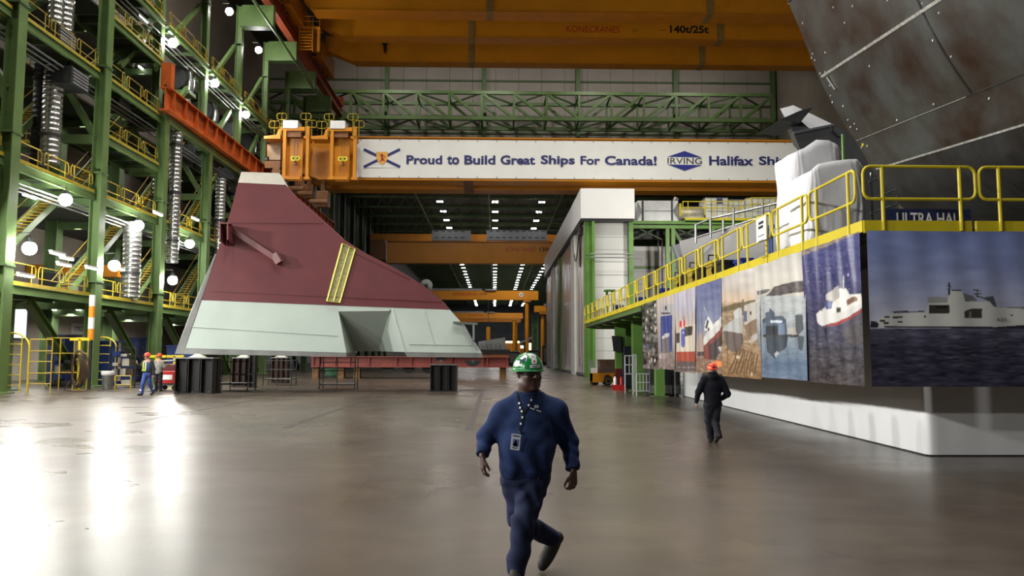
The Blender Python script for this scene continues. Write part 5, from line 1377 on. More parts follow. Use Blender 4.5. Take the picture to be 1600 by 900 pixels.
# blue hangar door
p = Paint(1020, 420, 1065, 600, 3)
p.vgrad([(430, (210, 194, 178)), (470, (198, 186, 180)), (560, (140, 126, 122)), (590, (120, 108, 106))])
p.poly(zz(z4, (130, 345), (175, 325), (222, 322), (226, 640), (140, 640)), (176, 174, 178)); p.poly(zz(z4, (138, 405), (216, 395), (222, 640), (142, 640)), (62, 70, 132))
for x in range(150, 222, 12): p.line(z4(x, 402), z4(x+3, 640), 0.5, (88, 96, 152))
for y in range(415, 640, 18): p.line(z4(138, y+3), z4(222, y), 0.4, (88, 96, 152))
p.poly(zz(z4, (150, 540), (165, 520), (198, 515), (202, 650), (152, 650)), (112, 106, 108)); p.poly(zz(z4, (150, 540), (165, 520), (198, 515), (198, 535), (152, 555)), (196, 192, 190)); p.rect(*z4(143, 378), *z4(202, 388), (70, 66, 72)); p.rect(*z4(170, 334), *z4(178, 362), (60, 58, 66)); p.noise(16, 2, 2, p.Y > 552, 52); p.rect(*z4(134, 655), *z4(148, 685), (186, 184, 182))
side_sheet(Yat(1056), Yat(1028.5), p, 'banner with a big blue hangar door', 60, 110, 0.03, 6)
# crowd
p = Paint(1000, 440, 1036, 600, 3)
p.vgrad([(460, (96, 98, 88)), (520, (86, 84, 80)), (590, (92, 86, 84))])
p.noise(34, 2.2, 3, None, 61); p.noise(26, 4, 6, None, 62)
rng = random.Random(9)
for _ in range(16): x, y = rng.uniform(1006, 1027), rng.uniform(475, 570); p.poly([(x, y), (x+2, y-2), (x+3.5, y+3), (x+1, y+5)], rng.choice([(206, 200, 190), (190, 160, 130), (88, 92, 130), (214, 214, 212)]))
side_sheet(Yat(1029.5), Yat(1006), p, 'banner crowded with people, farthest from the camera', 50, 100, 0.0, 7)
# sheet tops: clamps between banners, dark gaps stay open

# sign behind the rail
p0, p1 = atY(1380, 352, 15.3), atY(1516, 327, 15.3)
t = thing('hall_sign', 'dark blue sign with the white words ULTRA HALL behind the rail', 'sign', ((p0.x+p1.x)/2, 15.3, PZ))
MB().box(p0.x, p1.x, 15.3, 15.36, PZ, p1.z).build('panel', mat('sign_blue', (28, 40, 84), 0.45, var=0.05), t)
ta, tb = atY(1402, 351, 15.27), atY(1508, 332.5, 15.27)
text('lettering', 'ULTRA HALL', (ta.x, 15.29, ta.z), (1, 0, 0), (0, 0, 1), tb.x-ta.x, tb.z-ta.z, WHITEP, t, 0.02, 0.004)
for f in (0.1, 0.9): MB().box(p0.x+(p1.x-p0.x)*f-0.03, p0.x+(p1.x-p0.x)*f+0.03, 15.36, 15.8, PZ, PZ+0.3).build('foot', DARK, t)
# thin scaffold tubes behind the rail
t = thing('tube_scaffold', 'thin grey scaffold tubes behind the yellow rail at the banner corner', 'scaffold', (7.6, 17, PZ))
c = lambda px, py: atY(px, py, 17.0)
for a, b in (((1361, 270), (1363, 352)), ((1391, 297), (1393, 352)), ((1401, 305), (1402, 345))): MB().tube([c(*a), Vector((c(*a).x, 17, PZ))], 0.025, 6).build('tube', STEEL, t)
for a, b in (((1357, 285), (1371, 279)), ((1360, 333), (1404, 318)), ((1358, 312), (1400, 296))): MB().tube([c(*a), c(*b)], 0.022, 6).build('brace_tube', STEEL, t)

# shrouded shapes: white sheets thrown over equipment on the platform
DRAPE = mat('white_sheet', (226, 227, 232), 0.6, var=0.03, scale=1, bump=0.3, bscale=3)
def drape(prof, Y, dep, label, seed, zb_=PZ+0.01):
    ys_ = lambda px, py: atY(px, py, Y)
    top = [ys_(x, y) for x, y in prof]
    xs_ = [q.x for q in top]; zs_ = [q.z for q in top]
    t = thing('draped_sheet', label, 'sheet', ((xs_[0]+xs_[-1])/2, Y+dep/2, zb_), 'white sheets over equipment')
    def f(u, v):
        # u runs round the shape, v from the hem to the top
        a = 2*PI*u; cx = (xs_[0]+xs_[-1])/2; hw = (xs_[-1]-xs_[0])/2
        ca, sa = math.cos(a), math.sin(a)
        k = 0.28
        ex = math.copysign(abs(ca)**k, ca); ey = math.copysign(abs(sa)**k, sa)
        sh_ = 1.0 if v < 1 else 0
        x = cx+hw*ex*1.0; y = Y+dep/2+dep/2*ey
        zt_ = float(np.interp(x, xs_, zs_))
        fl = 0.05*abs(math.sin(a*7+seed))*(1-v)-0.03*abs(math.sin(a*11+seed*2+v*2.2))*(1-0.5*v)+0.012*math.sin(a*31+v*9)
        x += fl*ca; y += fl*sa
        x += 0.03*math.sin(v*9+a*3); 
        return (x, y, zb_+(zt_-zb_)*v)
    g = MB().grid(f, 72, 14)
    b = len(g.v); n_ = 72; ring = [14*(n_+1)+i for i in range(n_)]
    g.v.append((sum(g.v[i][0] for i in ring)/n_, Y+dep/2, max(zs_)*0.4+0.6*sum(zs_)/len(zs_)))
    for i in range(n_): g.f.append((ring[i], ring[(i+1) % n_], b)); g.m.append(0)
    g.build('sheet', DRAPE, t, smooth='all')
    MB().box(min(xs_)+0.25, max(xs_)-0.25, Y+0.3, Y+dep-0.3, zb_, zb_+0.8).build('covered_crate', GREY, t)
    return t
drape([(1238, 238), (1262, 230), (1284, 213), (1310, 225), (1318, 240)], 18.4, 1.3, 'tall white sheet draped over equipment at the end of the crane banner', 1)
drape([(1262, 268), (1280, 256), (1310, 250), (1342, 248), (1352, 262)], 16.4, 1.2, 'lower white sheet draped behind the rail at the banner corner', 2.3)

# ------------------------------------------------------------------ the great bare steel hull block
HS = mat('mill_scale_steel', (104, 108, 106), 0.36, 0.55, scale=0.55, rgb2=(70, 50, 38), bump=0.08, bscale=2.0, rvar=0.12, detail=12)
HSD = mat('mill_scale_dark', (74, 76, 76), 0.45, 0.4, scale=0.7, rgb2=(50, 42, 38), bump=0.08, bscale=2.0, detail=8)  # darker copy for the bottom plating, its shade in the colour; also seams
WELD = mat('bright_weld', (206, 206, 198), 0.4, 0.3, var=0.2, scale=8)
HY0 = 24.0
def hp(px, py): return atY(px, py, HY0)
sec_px = [(1175, -130), (1206, -58), (1232, 4), (1256, 62), (1280, 122), (1299, 160), (1318, 192), (1337, 220), (1352, 246), (1363, 266), (1392, 306), (1440, 345), (1520, 371)]
sec = [hp(*q_) for q_ in sec_px]
DV = Vector((-0.02, -1.0, -0.096)); LEN = 12.0
t = thing('hull_block', 'huge bare steel ship hull block leaning over the platform at top right', 'hull block', tuple(hp(1500, 350)))
def strake(i0, i1, m, name='plate', label=None):
    pts = []
    for i in range(i0, i1):
        for f in np.linspace(0, 1, 5)[:-1]: 
            a, b = sec[i], sec[i+1]; p_ = sec[max(0, i-1)]; n_ = sec[min(len(sec)-1, i+2)]
            pts.append(b*f+a*(1-f) if False else 0.5*((2*a)+(b-p_)*f+(2*p_-5*a+4*b-n_)*f*f+(3*a-p_-3*b+n_)*f**3))
    pts.append(sec[i1])
    n = len(pts)
    g = MB(); inn = [p_ + Vector((0.06, 0, -0.02)) for p_ in pts]
    g.grid(lambda u, v: pts[min(n-1, int(round(v*(n-1))))] + DV*LEN*u, 10, n-1)
    k0 = len(g.v)
    for p_ in pts: g.v += [tuple(p_), tuple(p_+Vector((1.2, 0, 0)))]
    for i in range(n-1): g.f.append((k0+2*i, k0+2*i+2, k0+2*i+3, k0+2*i+1)); g.m.append(0)
    g.build(name, m, t, smooth=True, label=label)
strake(0, 4, HS); strake(4, 7, HS); strake(7, 9, HS); strake(9, 12, HSD, label='bottom plating, coloured darker for its shade')
def along(i, s0, s1, w_, m, name, off=0.012):
    a = sec[i]+DV*s0; b = sec[i]+DV*s1
    nn = Vector((-0.85, 0, -0.5))
    MB().bar(a+nn*off, b+nn*off, w_, 0.03, nn).build(name, m, t)
along(4, 0.2, 11.5, 0.075, WELD, 'weld_bead'); along(7, 0.0, 11.9, 0.03, MATS['mill_scale_dark'], 'seam_line'); along(7, 0.1, 6, 0.015, WELD, 'weld_bead', 0.02); along(9, 0.3, 11.9, 0.045, WELD, 'weld_bead'); along(2, 0.0, 2.2, 0.03, BLACK, 'seam_line', 0.015)
def cross(s, i0, i1, w_, m):
    g = MB()
    for i in range(i0, i1): nn = Vector((-0.012, 0, -0.006)); g.bar(sec[i]+DV*s+nn, sec[i+1]+DV*s+nn, w_, 0.02, (0, 0, 1))
    g.build('butt_seam', m, t)
cross(6.2, 2, 7, 0.06, HSD)
rng = random.Random(3)
g = MB()
for _ in range(46):
    i = rng.choice([0, 1, 2, 3, 3, 4, 5, 6, 7]); f = rng.random(); s = rng.uniform(0.1, 7)**1.0
    if rng.random() < 0.5: s = rng.uniform(0, 0.6)
    p_ = sec[i].lerp(sec[i+1], f)+DV*s+Vector((-0.02, 0, -0.005)); r_ = rng.uniform(0.012, 0.03)
    g.bar(p_, p_+Vector((0.01, -0.02, r_*3)), r_, 0.03)
g.build('tack_mark', WELD, t)
g = MB(); a = sec[4]+DV*0.55+Vector((0.03, 0, -0.12)); g.bar(a+Vector((-0.02, 0, 0)), a+Vector((0.18, -0.1, -0.42)), 0.09, 0.04); g.build('weld_bead', WELD, t)
c = hp(1337, 225); MB().lathe([(0, -0.08), (0.06, -0.08), (0.06, 0.08), (0, 0.08)], (c.x+0.15, c.y-0.3, c.z-0.1), 10, axis='X').build('yellow_plug', YEL, t)
# struts holding the block up, out on the platform
for i, (x, y_) in enumerate(((12.6, 20.5), (14.5, 14.5), (14.5, 22))):
    tt = thing('hull_stand', 'dark steel stand under the great hull block, %s of three' % ORD[i], 'stand', (x, y_, PZ), 'stands under the hull block')
    MB().ibeam((x, y_, PZ+0.05), (x, y_, 4.55), 0.5, 0.5, 0.05, (1, 0, 0)).build('shaft', DARK, tt); MB().box(x-0.4, x+0.4, y_-0.4, y_+0.4, PZ, PZ+0.05).build('foot_plate', DARK, tt)
# grey angular block behind it
BYb = 28.0
f_ = lambda px, py: atY(px, py, BYb)
GB = mat('grey_block_steel', (96, 98, 104), 0.5, 0.2, var=0.08, scale=0.8); GBD = mat('grey_block_shaded', (74, 77, 79), 0.5, 0.2, var=0.12, scale=0.8)  # lower faces take a darker copy, their shade put into the colour
t = thing('grey_hull_piece', 'angular grey steel hull piece above the white sheets', 'hull piece', (f_(1280, 220).x, BYb+1.5, f_(1280, 250).z))
g = MB()
A, B, C_, D_2, E_ = f_(1240, 208), f_(1266, 168)+Vector((0, 3, 0.9)), f_(1289, 162)+Vector((0, 3, 0.9)), f_(1303, 195), f_(1335, 215)
g.quad([A, D_2, C_, B]); g.build('top_plate', GB, t)
g = MB(); lo = Vector((0, 0, 0))
g.quad([A, f_(1253, 240), f_(1262, 345), f_(1400, 345), f_(1400, 250), E_, D_2]); g.quad([A, B, B+Vector((0.5, 0, -1.5)), f_(1253, 240)]); g.build('side_plate', GBD, t)
g = MB(); g.bar(A, D_2, 0.08, 0.08); g.build('corner_weld', GB, t)
MB().tube([f_(1297, 196), f_(1299, 205), f_(1308, 213), f_(1316, 214)], 0.04, 6).build('cable', BLACK, t)
MB().ibeam((f_(1300, 0).x, BYb+0.8, PZ), (f_(1300, 0).x, BYb+0.8, f_(1300, 280).z), 0.4, 0.4, 0.04, (1, 0, 0)).build('stand', DARK, t)
t = thing('roof_flap', 'dark sloping steel flap left of the angular hull piece', 'plate', tuple(f_(1225, 190)))
MB().prism([f_(1218, 187), f_(1250, 192), f_(1270, 168), f_(1252, 172)], (0, 2.5, 0.2)).build('plate', DARK, t)
MB().ibeam((f_(1258, 0).x+0.6, BYb+2.2, PZ), (f_(1258, 0).x+0.6, BYb+2.2, f_(1240, 186).z), 0.25, 0.25, 0.03, (1, 0, 0)).build('prop', DARK, t)
MB().tube([atY(1316.5, 210, 20.0), Vector((atY(1316.5, 210, 20).x, 20, PZ))], 0.04, 6).build('thin_pole', GREEN2, label='thin pale green pole beside the tall white sheet', cat='pole')

# ------------------------------------------------------------------ grey bow plates and gear on the far part of the platform
Yg = 35.0
f_ = lambda px, py: atY(px, py, Yg)
t = thing('bow_plates', 'dull grey curved bow plates standing behind the platform rail', 'hull piece', (f_(1150, 400).x, Yg+1, PZ))
pr = [(1061, 377), (1100, 366), (1145, 354), (1190, 341), (1242, 331), (1300, 330)]
bt = [(1075, 440), (1090, 452), (1130, 458), (1180, 470), (1240, 478), (1300, 478)]
def bw(u, v):
    x = u*(len(pr)-1); i = min(len(pr)-2, int(x)); fr = x-i
    a = f_(*pr[i]).lerp(f_(*pr[i+1]), fr); b = f_(*bt[i]).lerp(f_(*bt[i+1]), fr)
    px_, py_ = proj(b.lerp(a, v)); q_ = atY(px_, py_, Yg-5.0*u+1.2*v-0.4*math.sin(PI*v)); q_.z = max(q_.z, PZ)
    return q_
g = MB().grid(bw, 20, 8); g.build('shell_plate', mat('bow_grey', (112, 112, 112), 0.5, 0.15, var=0.08, scale=0.7), t, smooth='all')
g = MB().grid(lambda u, v: bw(u, v)+Vector((0, 1.5, 0)), 20, 4); g.build('back_plate', GBD, t)
MB().bar(f_(1061, 377)+Vector((0, 1.2, 0)), f_(1075, 440), 0.12, 0.12, (0, 1, 0)).build('leading_edge', GB, t)
# scaffold rail climbing over the plates
Yr = 34.4
f_ = lambda px, py: atY(px, py, Yr)
t = thing('scaffold_handrail', 'grey scaffold tube handrail climbing over the bow plates', 'handrail', tuple(f_(1160, 350)))
for a, b in (((1086, 352), (1110, 342)), ((1110, 342), (1244, 311)), ((1086, 372), (1200, 336))): MB().tube([f_(*a), f_(*b)], 0.05, 6).build('tube', STEEL, t)
for px, y0_, y1_ in ((1087, 350, 374), (1110, 340, 366), (1130, 343, 360), (1146, 324, 356), (1191, 317, 345)): MB().tube([f_(px, y0_), f_(px, y1_+6)], 0.06, 6).build('post', STEEL, t)
def crate(px0, px1, py, Y, dep, m, name, label, cat, hgt=None, group=None):
    a, b = atY(px0, py, Y).x, atY(px1, py, Y).x; z = atY(px0, py, Y).z if hgt is None else PZ+hgt
    t = thing(name, label, cat, ((a+b)/2, Y+dep/2, PZ), group)
    MB().box(a, b, Y, Y+dep, PZ, z).build('body', m, t, bevel=0.04)
    MB().box(a-0.03, b+0.03, Y-0.03, Y+dep+0.03, z-0.08, z+0.02).build('rim', m, t)
    return t
BLUEB = mat('tote_blue', (34, 54, 150), 0.45, var=0.08)
for i, (a, b, py, Y) in enumerate(((1158, 1176, 404, 24), (1034, 1046, 451, 37), (996, 1010, 465, 46), (960, 974, 477, 50))):
    crate(a, b, py, Y, 0.7, BLUEB, 'blue_tote', 'blue plastic tote on the platform behind the rail, %s from the camera' % ORD[i], 'tote', None, 'blue totes on the platform')
for i, (a, b, py, Y) in enumerate(((1128, 1157, 407, 25), (1096, 1110, 418, 29.5), (1070, 1082, 430, 32))):
    crate(a, b, py, Y, 0.8, BLACK, 'black_bin', 'black bin behind the platform rail, %s from the camera' % ORD[i], 'bin', None, 'black bins on the platform')
for i, (a, b, py, Y) in enumerate(((1111, 1124, 404, 27.2), (1080, 1094, 415, 30.5), (1058, 1068, 430, 33.5))):
    t = crate(a, b, py+4, Y, 0.7, YELD, 'wire_feeder', 'yellow wire feeder with black handle on the platform, %s from the camera' % ORD[i], 'wire feeder', None, 'yellow wire feeders')
    c0 = atY((a+b)/2, py+3, Y)
    MB().tube([(c0.x-0.15, Y+0.3, c0.z-0.05), (c0.x-0.15, Y+0.3, c0.z+0.22), (c0.x+0.15, Y+0.3, c0.z+0.22), (c0.x+0.15, Y+0.3, c0.z-0.05)], 0.04, 8).build('handle', BLACK, t)
    MB().lathe([(0, -0.02), (0.15, -0.02), (0.15, 0)], (c0.x, Y, c0.z-0.35), 14, axis='Y').build('reel_cover', BLACK, t)
crate(1205, 1208, 352, 20.6, 0.5, mat('post_blue', (40, 70, 130), 0.5), 'blue_post', 'slim blue post behind the rail beside the notice', 'post')
g = thing('folded_netting', 'dark mesh panel behind the rail left of the tall white sheet', 'mesh panel', (atY(1228, 400, 19.5).x, 19.6, PZ))
a, b = atY(1215, 0, 19.6).x, atY(1244, 0, 19.6).x
MB().box(a, b, 19.6, 19.63, PZ, PZ+1.2).build('mesh', DARK, g)
for z in np.linspace(0.05, 1.2, 6): MB().tube([(a, 19.57, PZ+z), (b, 19.57, PZ+z)], 0.02, 5).build('wire', GREY, g)
# small green table and pale boxes near the far end
t = thing('work_table', 'small green work table near the far end of the platform', 'table', (atY(953, 455, 52).x, 52, PZ))
a, b = atY(945, 455, 52), atY(961, 455, 52)
MB().box(a.x, b.x, 51.8, 52.6, a.z, a.z+0.1).build('top', GREEN2, t)
for x in (a.x+0.15, b.x-0.15): MB().box(x-0.07, x+0.07, 52, 52.2, PZ, a.z).build('leg', GREEN2, t)
for i, (px0, px1, py) in enumerate(((926, 932, 480), (934, 945, 483), (962, 970, 474))): crate(px0, px1, py, 51.2, 0.6, (GREY, HULLCAP, WHITEP)[i], 'parts_box', '%s parts box near the far end of the platform' % ('grey', 'buff', 'white')[i], 'box')

# ------------------------------------------------------------------ white blasting building
WX, WY = 7.7, 71.0
WM = mat('panel_white', (224, 224, 222), 0.38, var=0.02, scale=0.3)
z_top, z_bot = atY(950, 294.5, WY).z, atY(950, 345.5, WY).z
xR = atY(991.5, 320, WY).x
struct('wall_canopy', MB().box(WX, xR, WY, 124, z_bot+0.25, z_top).box(WX+0.1, xR-0.1, WY+0.1, 123.9, z_bot, z_bot+0.24, 1), [WM, DARK], label='big white boxed canopy over the doors of the white building', cat='canopy')
g = MB()
xa, xb = 8.95, 12.1
for i in range(13): g.box(xa, xb, WY+1.2, WY+1.5, i*1.15+0.012, min((i+1)*1.15-0.012, z_bot))
struct('wall_building_end', g, WM, label='white panelled end wall between two green columns', cat='wall')
struct('wall_building_inner', MB().box(xa, xb, WY+1.5, WY+1.6, 0, z_bot), DARK, label='dark core behind the white end wall panels', cat='wall')
t = thing('door_column', 'bright green column beside the tall folding doors', 'column', (8.4, WY+0.4, 0))
MB().ibeam((8.42, WY+0.5, 0), (8.42, WY+0.5, z_bot), 0.62, 0.75, 0.06, (1, 0, 0)).build('shaft', GREEN2, t)
MB().box(8.72, 8.95, WY+0.1, WY+0.9, 0, z_bot).build('outer_post', GREEN2, t)
MB().box(xb, xb+0.4, WY+0.4, WY+0.9, 0, z_bot).build('end_post', GREEN2, label='slim green post at the right end of the white end wall', cat='post')
for z in (atY(950, 397, WY).z, atY(950, 402.5, WY).z): MB().tube([(8.5, WY-0.1, z), (xb+0.3, WY-0.1, z)], 0.06, 6).build('wall_pipe', GREY, label='thin pipe across the top of the white end wall, %s' % ('upper one' if z > 12 and z == atY(950, 397, WY).z else 'lower one'), cat='pipe', group='pipes on the end wall')
# doors along the hall: tall folding leaves
DOORM = mat('door_leaf', (222, 214, 208), 0.25, 0.25, var=0.04, scale=0.4, bump=0.3, bscale=5)
DX = 8.12
def ypx(px): return atX(px, 560, DX).y
ed = [(912.5, 900.5, 0), (894.5, 877, 0), (873, 866.5, 0), (862.5, 855, 0)]
for i, (pa, pb, _) in enumerate(ed):
    ya, yb = ypx(pa), ypx(pb)
    t = thing('door_leaf', ('narrow pale door leaf beside the bright green column', 'wide ribbed door leaf of the white building, nearest', 'narrow pale door leaf in the middle of the doors', 'wide ribbed door leaf of the white building, farthest')[i], 'door', (DX, (ya+yb)/2, 0), 'folding doors')
    MB().box(DX, DX+0.15, ya, yb, 0.15, z_bot).build('leaf', DOORM, t)
    MB().box(DX-0.04, DX+0.15, ya, yb, 0.05, 0.3).build('sill_strip', GREY, t)
    g = MB(); y = ya+0.6
    while y < yb-0.3: g.box(DX-0.02, DX, y-0.03, y+0.03, 0.3, z_bot); y += 2.3
    g.build('rib', DOORM, t)
    for z in (0.9, 2.2): MB().box(DX-0.07, DX, (ya+yb)/2-0.1, (ya+yb)/2+0.1, z, z+0.8).build('vent_slot', GREY, t)
for i, (pa, pb, m, lab) in enumerate(((900.5, 895, WHITEP, 'white door jamb post nearest the camera'), (877, 873.5, GREEN2, 'green door post between the ribbed door leaves'), (866.5, 862.8, WHITEP, 'white door jamb post farther back'))):
    ya, yb = ypx(pa), ypx(pb); MB().box(DX-0.18, DX+0.4, ya, yb, 0, z_bot).build('door_post', m, label=lab, cat='post')
struct('wall_building_side', MB().box(DX+0.4, DX+0.6, WY+1, 132, 0, z_bot), GREY, label='side wall behind the folding doors', cat='wall')
t = thing('door_operator', 'grey door operator with hanging cables under the canopy', 'door operator', (8.2, 76, 11.5))
MB().box(7.8, 8.1, 73, 74.5, 13.0, 13.75).build('motor_box', DARK, t)
MB().tube([(7.95, 75+i*0.6, 13.7-2.6*math.sin(PI*i/10)) for i in range(11)], 0.05, 6).build('cable_loop', BLACK, t)
MB().tube([(7.95, 73.2+i*0.15, 13.7-3.6*math.sin(PI*i/10)) for i in range(11)], 0.05, 6).build('cable_loop', BLACK, t)
# wall set back to the right, frame, ducts and tanks
SBY = 82.0
s_ = lambda px, py: atY(px, py, SBY)
zt_ = s_(1000, 370).z; g = MB()
for i in range(10): g.box(s_(984, 0).x, 34, SBY, SBY+0.3, i*1.32+0.012, min((i+1)*1.32-0.012, zt_))
struct('wall_setback', g, WM, label='white panelled wall set back behind the platform', cat='wall')
MB().box(s_(984, 0).x, 33.9, SBY-0.06, SBY-0.01, s_(1000, 418).z-0.15, s_(1000, 418).z+0.15).build('wall_girt', GREEN2, label='thin green girt along the white set back wall', cat='girt')
MB().box(s_(997, 0).x, s_(1018, 0).x, SBY-0.08, SBY-0.01, s_(0, 408).z, s_(0, 399).z).build('wall_hatch', WM, label='small white hatch on the set back wall', cat='hatch')
MB().box(s_(1056, 0).x, s_(1070, 0).x, SBY-0.08, SBY-0.01, s_(0, 408).z, s_(0, 399).z).build('wall_hatch', WM, label='small white hatch right of the green frame posts', cat='hatch')
for px in (1023, 1029): MB().tube([(s_(px, 0).x, SBY-0.2, 4), (s_(px, 0).x, SBY-0.2, s_(0, 345).z)], 0.06, 6).build('wall_conduit', GREY, label='thin vertical conduit on the set back wall, %s' % ('left one' if px == 1023 else 'right one'), cat='conduit', group='conduits on the set back wall')
FYb = 76.0
f_ = lambda px, py: atY(px, py, FYb)
t = thing('duct_frame', 'green steel frame carrying the silver ducts beside the white canopy', 'frame', (f_(1042, 0).x, FYb, 0))
zf1, zf0 = f_(0, 341.5).z, f_(0, 348.5).z
for z in (zf1, zf0): MB().bar((xR+0.02, FYb, z), (33, FYb, z), 0.4, 0.3).build('beam', GREEN2, t)
for px in (1037.5, 1046, 1107, 1166): MB().bar((f_(px, 0).x, FYb, 0), (f_(px, 0).x, FYb, zf0), 0.35, 0.35, (0, 1, 0)).build('post', GREEN2, t)
MB().bar((f_(1046, 0).x, FYb, f_(0, 352).z), (f_(1064, 0).x, FYb, f_(0, 382).z), 0.3, 0.3).build('knee', GREEND, t)
for i, (a, b) in enumerate(((992, 1037), (1046, 1107), (1107, 1166))):
    for q0, q1 in (((a, 350), (b, 372)), ((a, 372), (b, 350))): MB().bar(f_(*q0)+Vector((0, 1, 0)), f_(*q1)+Vector((0, 1, 0)), 0.12, 0.12).build('cross_tie', GREEND, t)
MB().box(xR, 33, FYb+4, FYb+4.3, s_(0, 372).z, s_(0, 350).z).build('dark_gap_panel', BLACK, label='black panel for the dark gap above the set back wall', cat='recess')  # black panel stands in for the shade in the gap
# silver ducts
zd0, zd1 = f_(0, 339.5).z, f_(0, 306.5).z
t = thing('air_duct', 'large square silver air duct right of the white canopy', 'duct', (f_(1025, 0).x, FYb+1, zd0))
SILV = mat('silver_duct', (214, 216, 216), 0.3, 0.35, var=0.1, scale=0.5, bump=0.25, bscale=0.9)
MB().box(f_(1000.5, 0).x, f_(1045, 0).x, FYb, FYb+3, zd0, zd1).build('body', SILV, t)
MB().prism([(f_(992.5, 0).x, FYb+0.05, zd0), (f_(1000.5, 0).x, FYb+0.05, zd0), (f_(1000.5, 0).x, FYb+0.05, zd1), (f_(992.5, 0).x, FYb+0.05, zd1)], (0, 2.8, 0)).build('end_transition', SILV, t)
MB().prism([(f_(1045, 0).x, FYb+0.05, zd0), (f_(1055, 0).x, FYb+0.05, zd0), (f_(1055, 0).x, FYb+0.05, zd1), (f_(1045, 0).x, FYb+0.05, zd1)], (0, 2.8, 0)).build('end_transition', SILV, t)
for a, b, s__ in ((992.5, 1000.5, 1), (1055, 1045.5, -1)): MB().prism([(f_(a, 0).x, FYb-0.02, zd0+0.1), (f_(b, 0).x-0.05*s__, FYb-0.02, (zd0+zd1)/2), (f_(a, 0).x, FYb-0.02, zd1-0.1)], (0, 0.05, 0)).build('folded_face', DUCT, t)
for px in (1000.5, 1045): MB().box(f_(px, 0).x-0.08, f_(px, 0).x+0.08, FYb-0.08, FYb+3.08, zd0-0.05, zd1+0.05).build('joint_flange', DARK, t)
MB().box(f_(1001, 0).x, f_(1044.5, 0).x, FYb-0.04, FYb, (zd0+zd1)/2-0.04, (zd0+zd1)/2+0.04).build('stiffener', DUCT, t)
t = thing('drum_tank', 'dull silver drum lying behind the yellow walkway', 'tank', (f_(1085, 0).x, FYb+1.5, f_(0, 338).z))
MB().lathe([(0, f_(1060, 0).x), (1.1, f_(1060, 0).x), (1.15, f_(1061, 0).x), (1.15, f_(1099, 0).x), (0.6, f_(1100, 0).x), (0, f_(1100, 0).x)], (0, FYb+2.4, f_(0, 327).z), 22, axis='X').build('shell', mat('tank_buff', (156, 150, 132), 0.4, 0.3, var=0.1), t, smooth=True)
MB().tube([f_(1060, 340)+Vector((0, 2, 0)), f_(1060, 312)+Vector((0, 2, 0)), f_(1064, 303)+Vector((0, 2, 0))], 0.3, 10).build('outlet_pipe', DUCT, t, smooth=True)
MB().box(f_(1066, 0).x, f_(1095, 0).x, FYb+1.5, FYb+3.2, f_(0, 343).z, f_(0, 338).z).build('cradle', GREEND, t)
for i, (a, b, y_) in enumerate(((1103, 1138, 0), (1139, 1166, 0.4), (1167, 1220, 0), (1221, 1252, 0.4))):
    t = thing('filter_unit', 'bright silver filter cabinet above the platform, %s from the left' % ORD[i], 'cabinet', ((f_(a, 0).x+f_(b, 0).x)/2, FYb+2.5, f_(0, 336).z), 'silver filter cabinets')
    MB().box(f_(a, 0).x, f_(b, 0).x, FYb+1.6+y_, FYb+4, f_(0, 338).z, f_(0, 297+y_*4).z).build('casing', mat('foil_cladding', (228, 226, 212), 0.34, 0.2, var=0.12, scale=0.9, bump=0.3, bscale=1.2), t)
    n_ = int((b-a)/9); g = MB()
    for j in range(1, n_+1): x = f_(a+9*j, 0).x; g.box(x-0.02, x+0.02, FYb+1.56+y_, FYb+1.6+y_, f_(0, 338).z, f_(0, 298).z)
    for yy_ in (307, 318): g.box(f_(a, 0).x, f_(b, 0).x, FYb+1.56+y_, FYb+1.6+y_, f_(0, yy_).z-0.02, f_(0, yy_).z+0.02)
    g.build('joint_line', GREY, t)
    MB().box(f_(a, 0).x-0.03, f_(b, 0).x+0.03, FYb+1.55+y_, FYb+4, f_(0, 297+y_*4).z, f_(0, 296+y_*4).z).build('lid', GREY, t)
p = f_(1131, 309)
MB().box(p.x-0.28, p.x+0.28, FYb+1.5, FYb+1.56, p.z-0.27, p.z+0.27).build('warning_plate', mat('plate_blue', (60, 70, 110), 0.5, var=0.3, scale=8), label='small dark square plate on the first silver filter cabinet', cat='plate')
t = thing('upper_walkway', 'yellow railed walkway in front of the silver filter cabinets', 'walkway', (f_(1160, 0).x, FYb+0.6, f_(0, 338).z))
MB().box(f_(1064, 0).x, f_(1170, 0).x, FYb-0.2, FYb+1.3, f_(0, 341).z, f_(0, 336).z).build('deck', GREEN2, t)
MB().box(f_(1064, 0).x, f_(1170, 0).x, FYb-0.25, FYb-0.2, f_(0, 337.5).z, f_(0, 334).z).build('toe_board', YEL, t)
MB().box(f_(1172, 0).x, 33, FYb-0.2, FYb+1.3, f_(0, 336).z, f_(0, 330).z).build('deck', GREEN2, t)
MB().box(f_(1172, 0).x, 33, FYb-0.25, FYb-0.2, f_(0, 334).z, f_(0, 330.5).z).build('toe_board', YEL, t)
for y_ in (315, 325): MB().tube([f_(1066, y_), f_(1158, y_), f_(1174, y_-6), f_(1260, y_-6)], 0.05, 6).build('rail', YEL, t)
for px in (1067, 1075, 1101, 1115, 1140, 1158, 1174, 1190, 1210, 1230, 1250): MB().tube([f_(px, 336 if px < 1170 else 330), f_(px, 315 if px < 1170 else 309)], 0.045, 6).build('post', YEL, t)
for px in (1062, 1064): MB().tube([f_(px, 338), f_(px, 318)], 0.05, 6).build('ladder_rail', YEL, t)

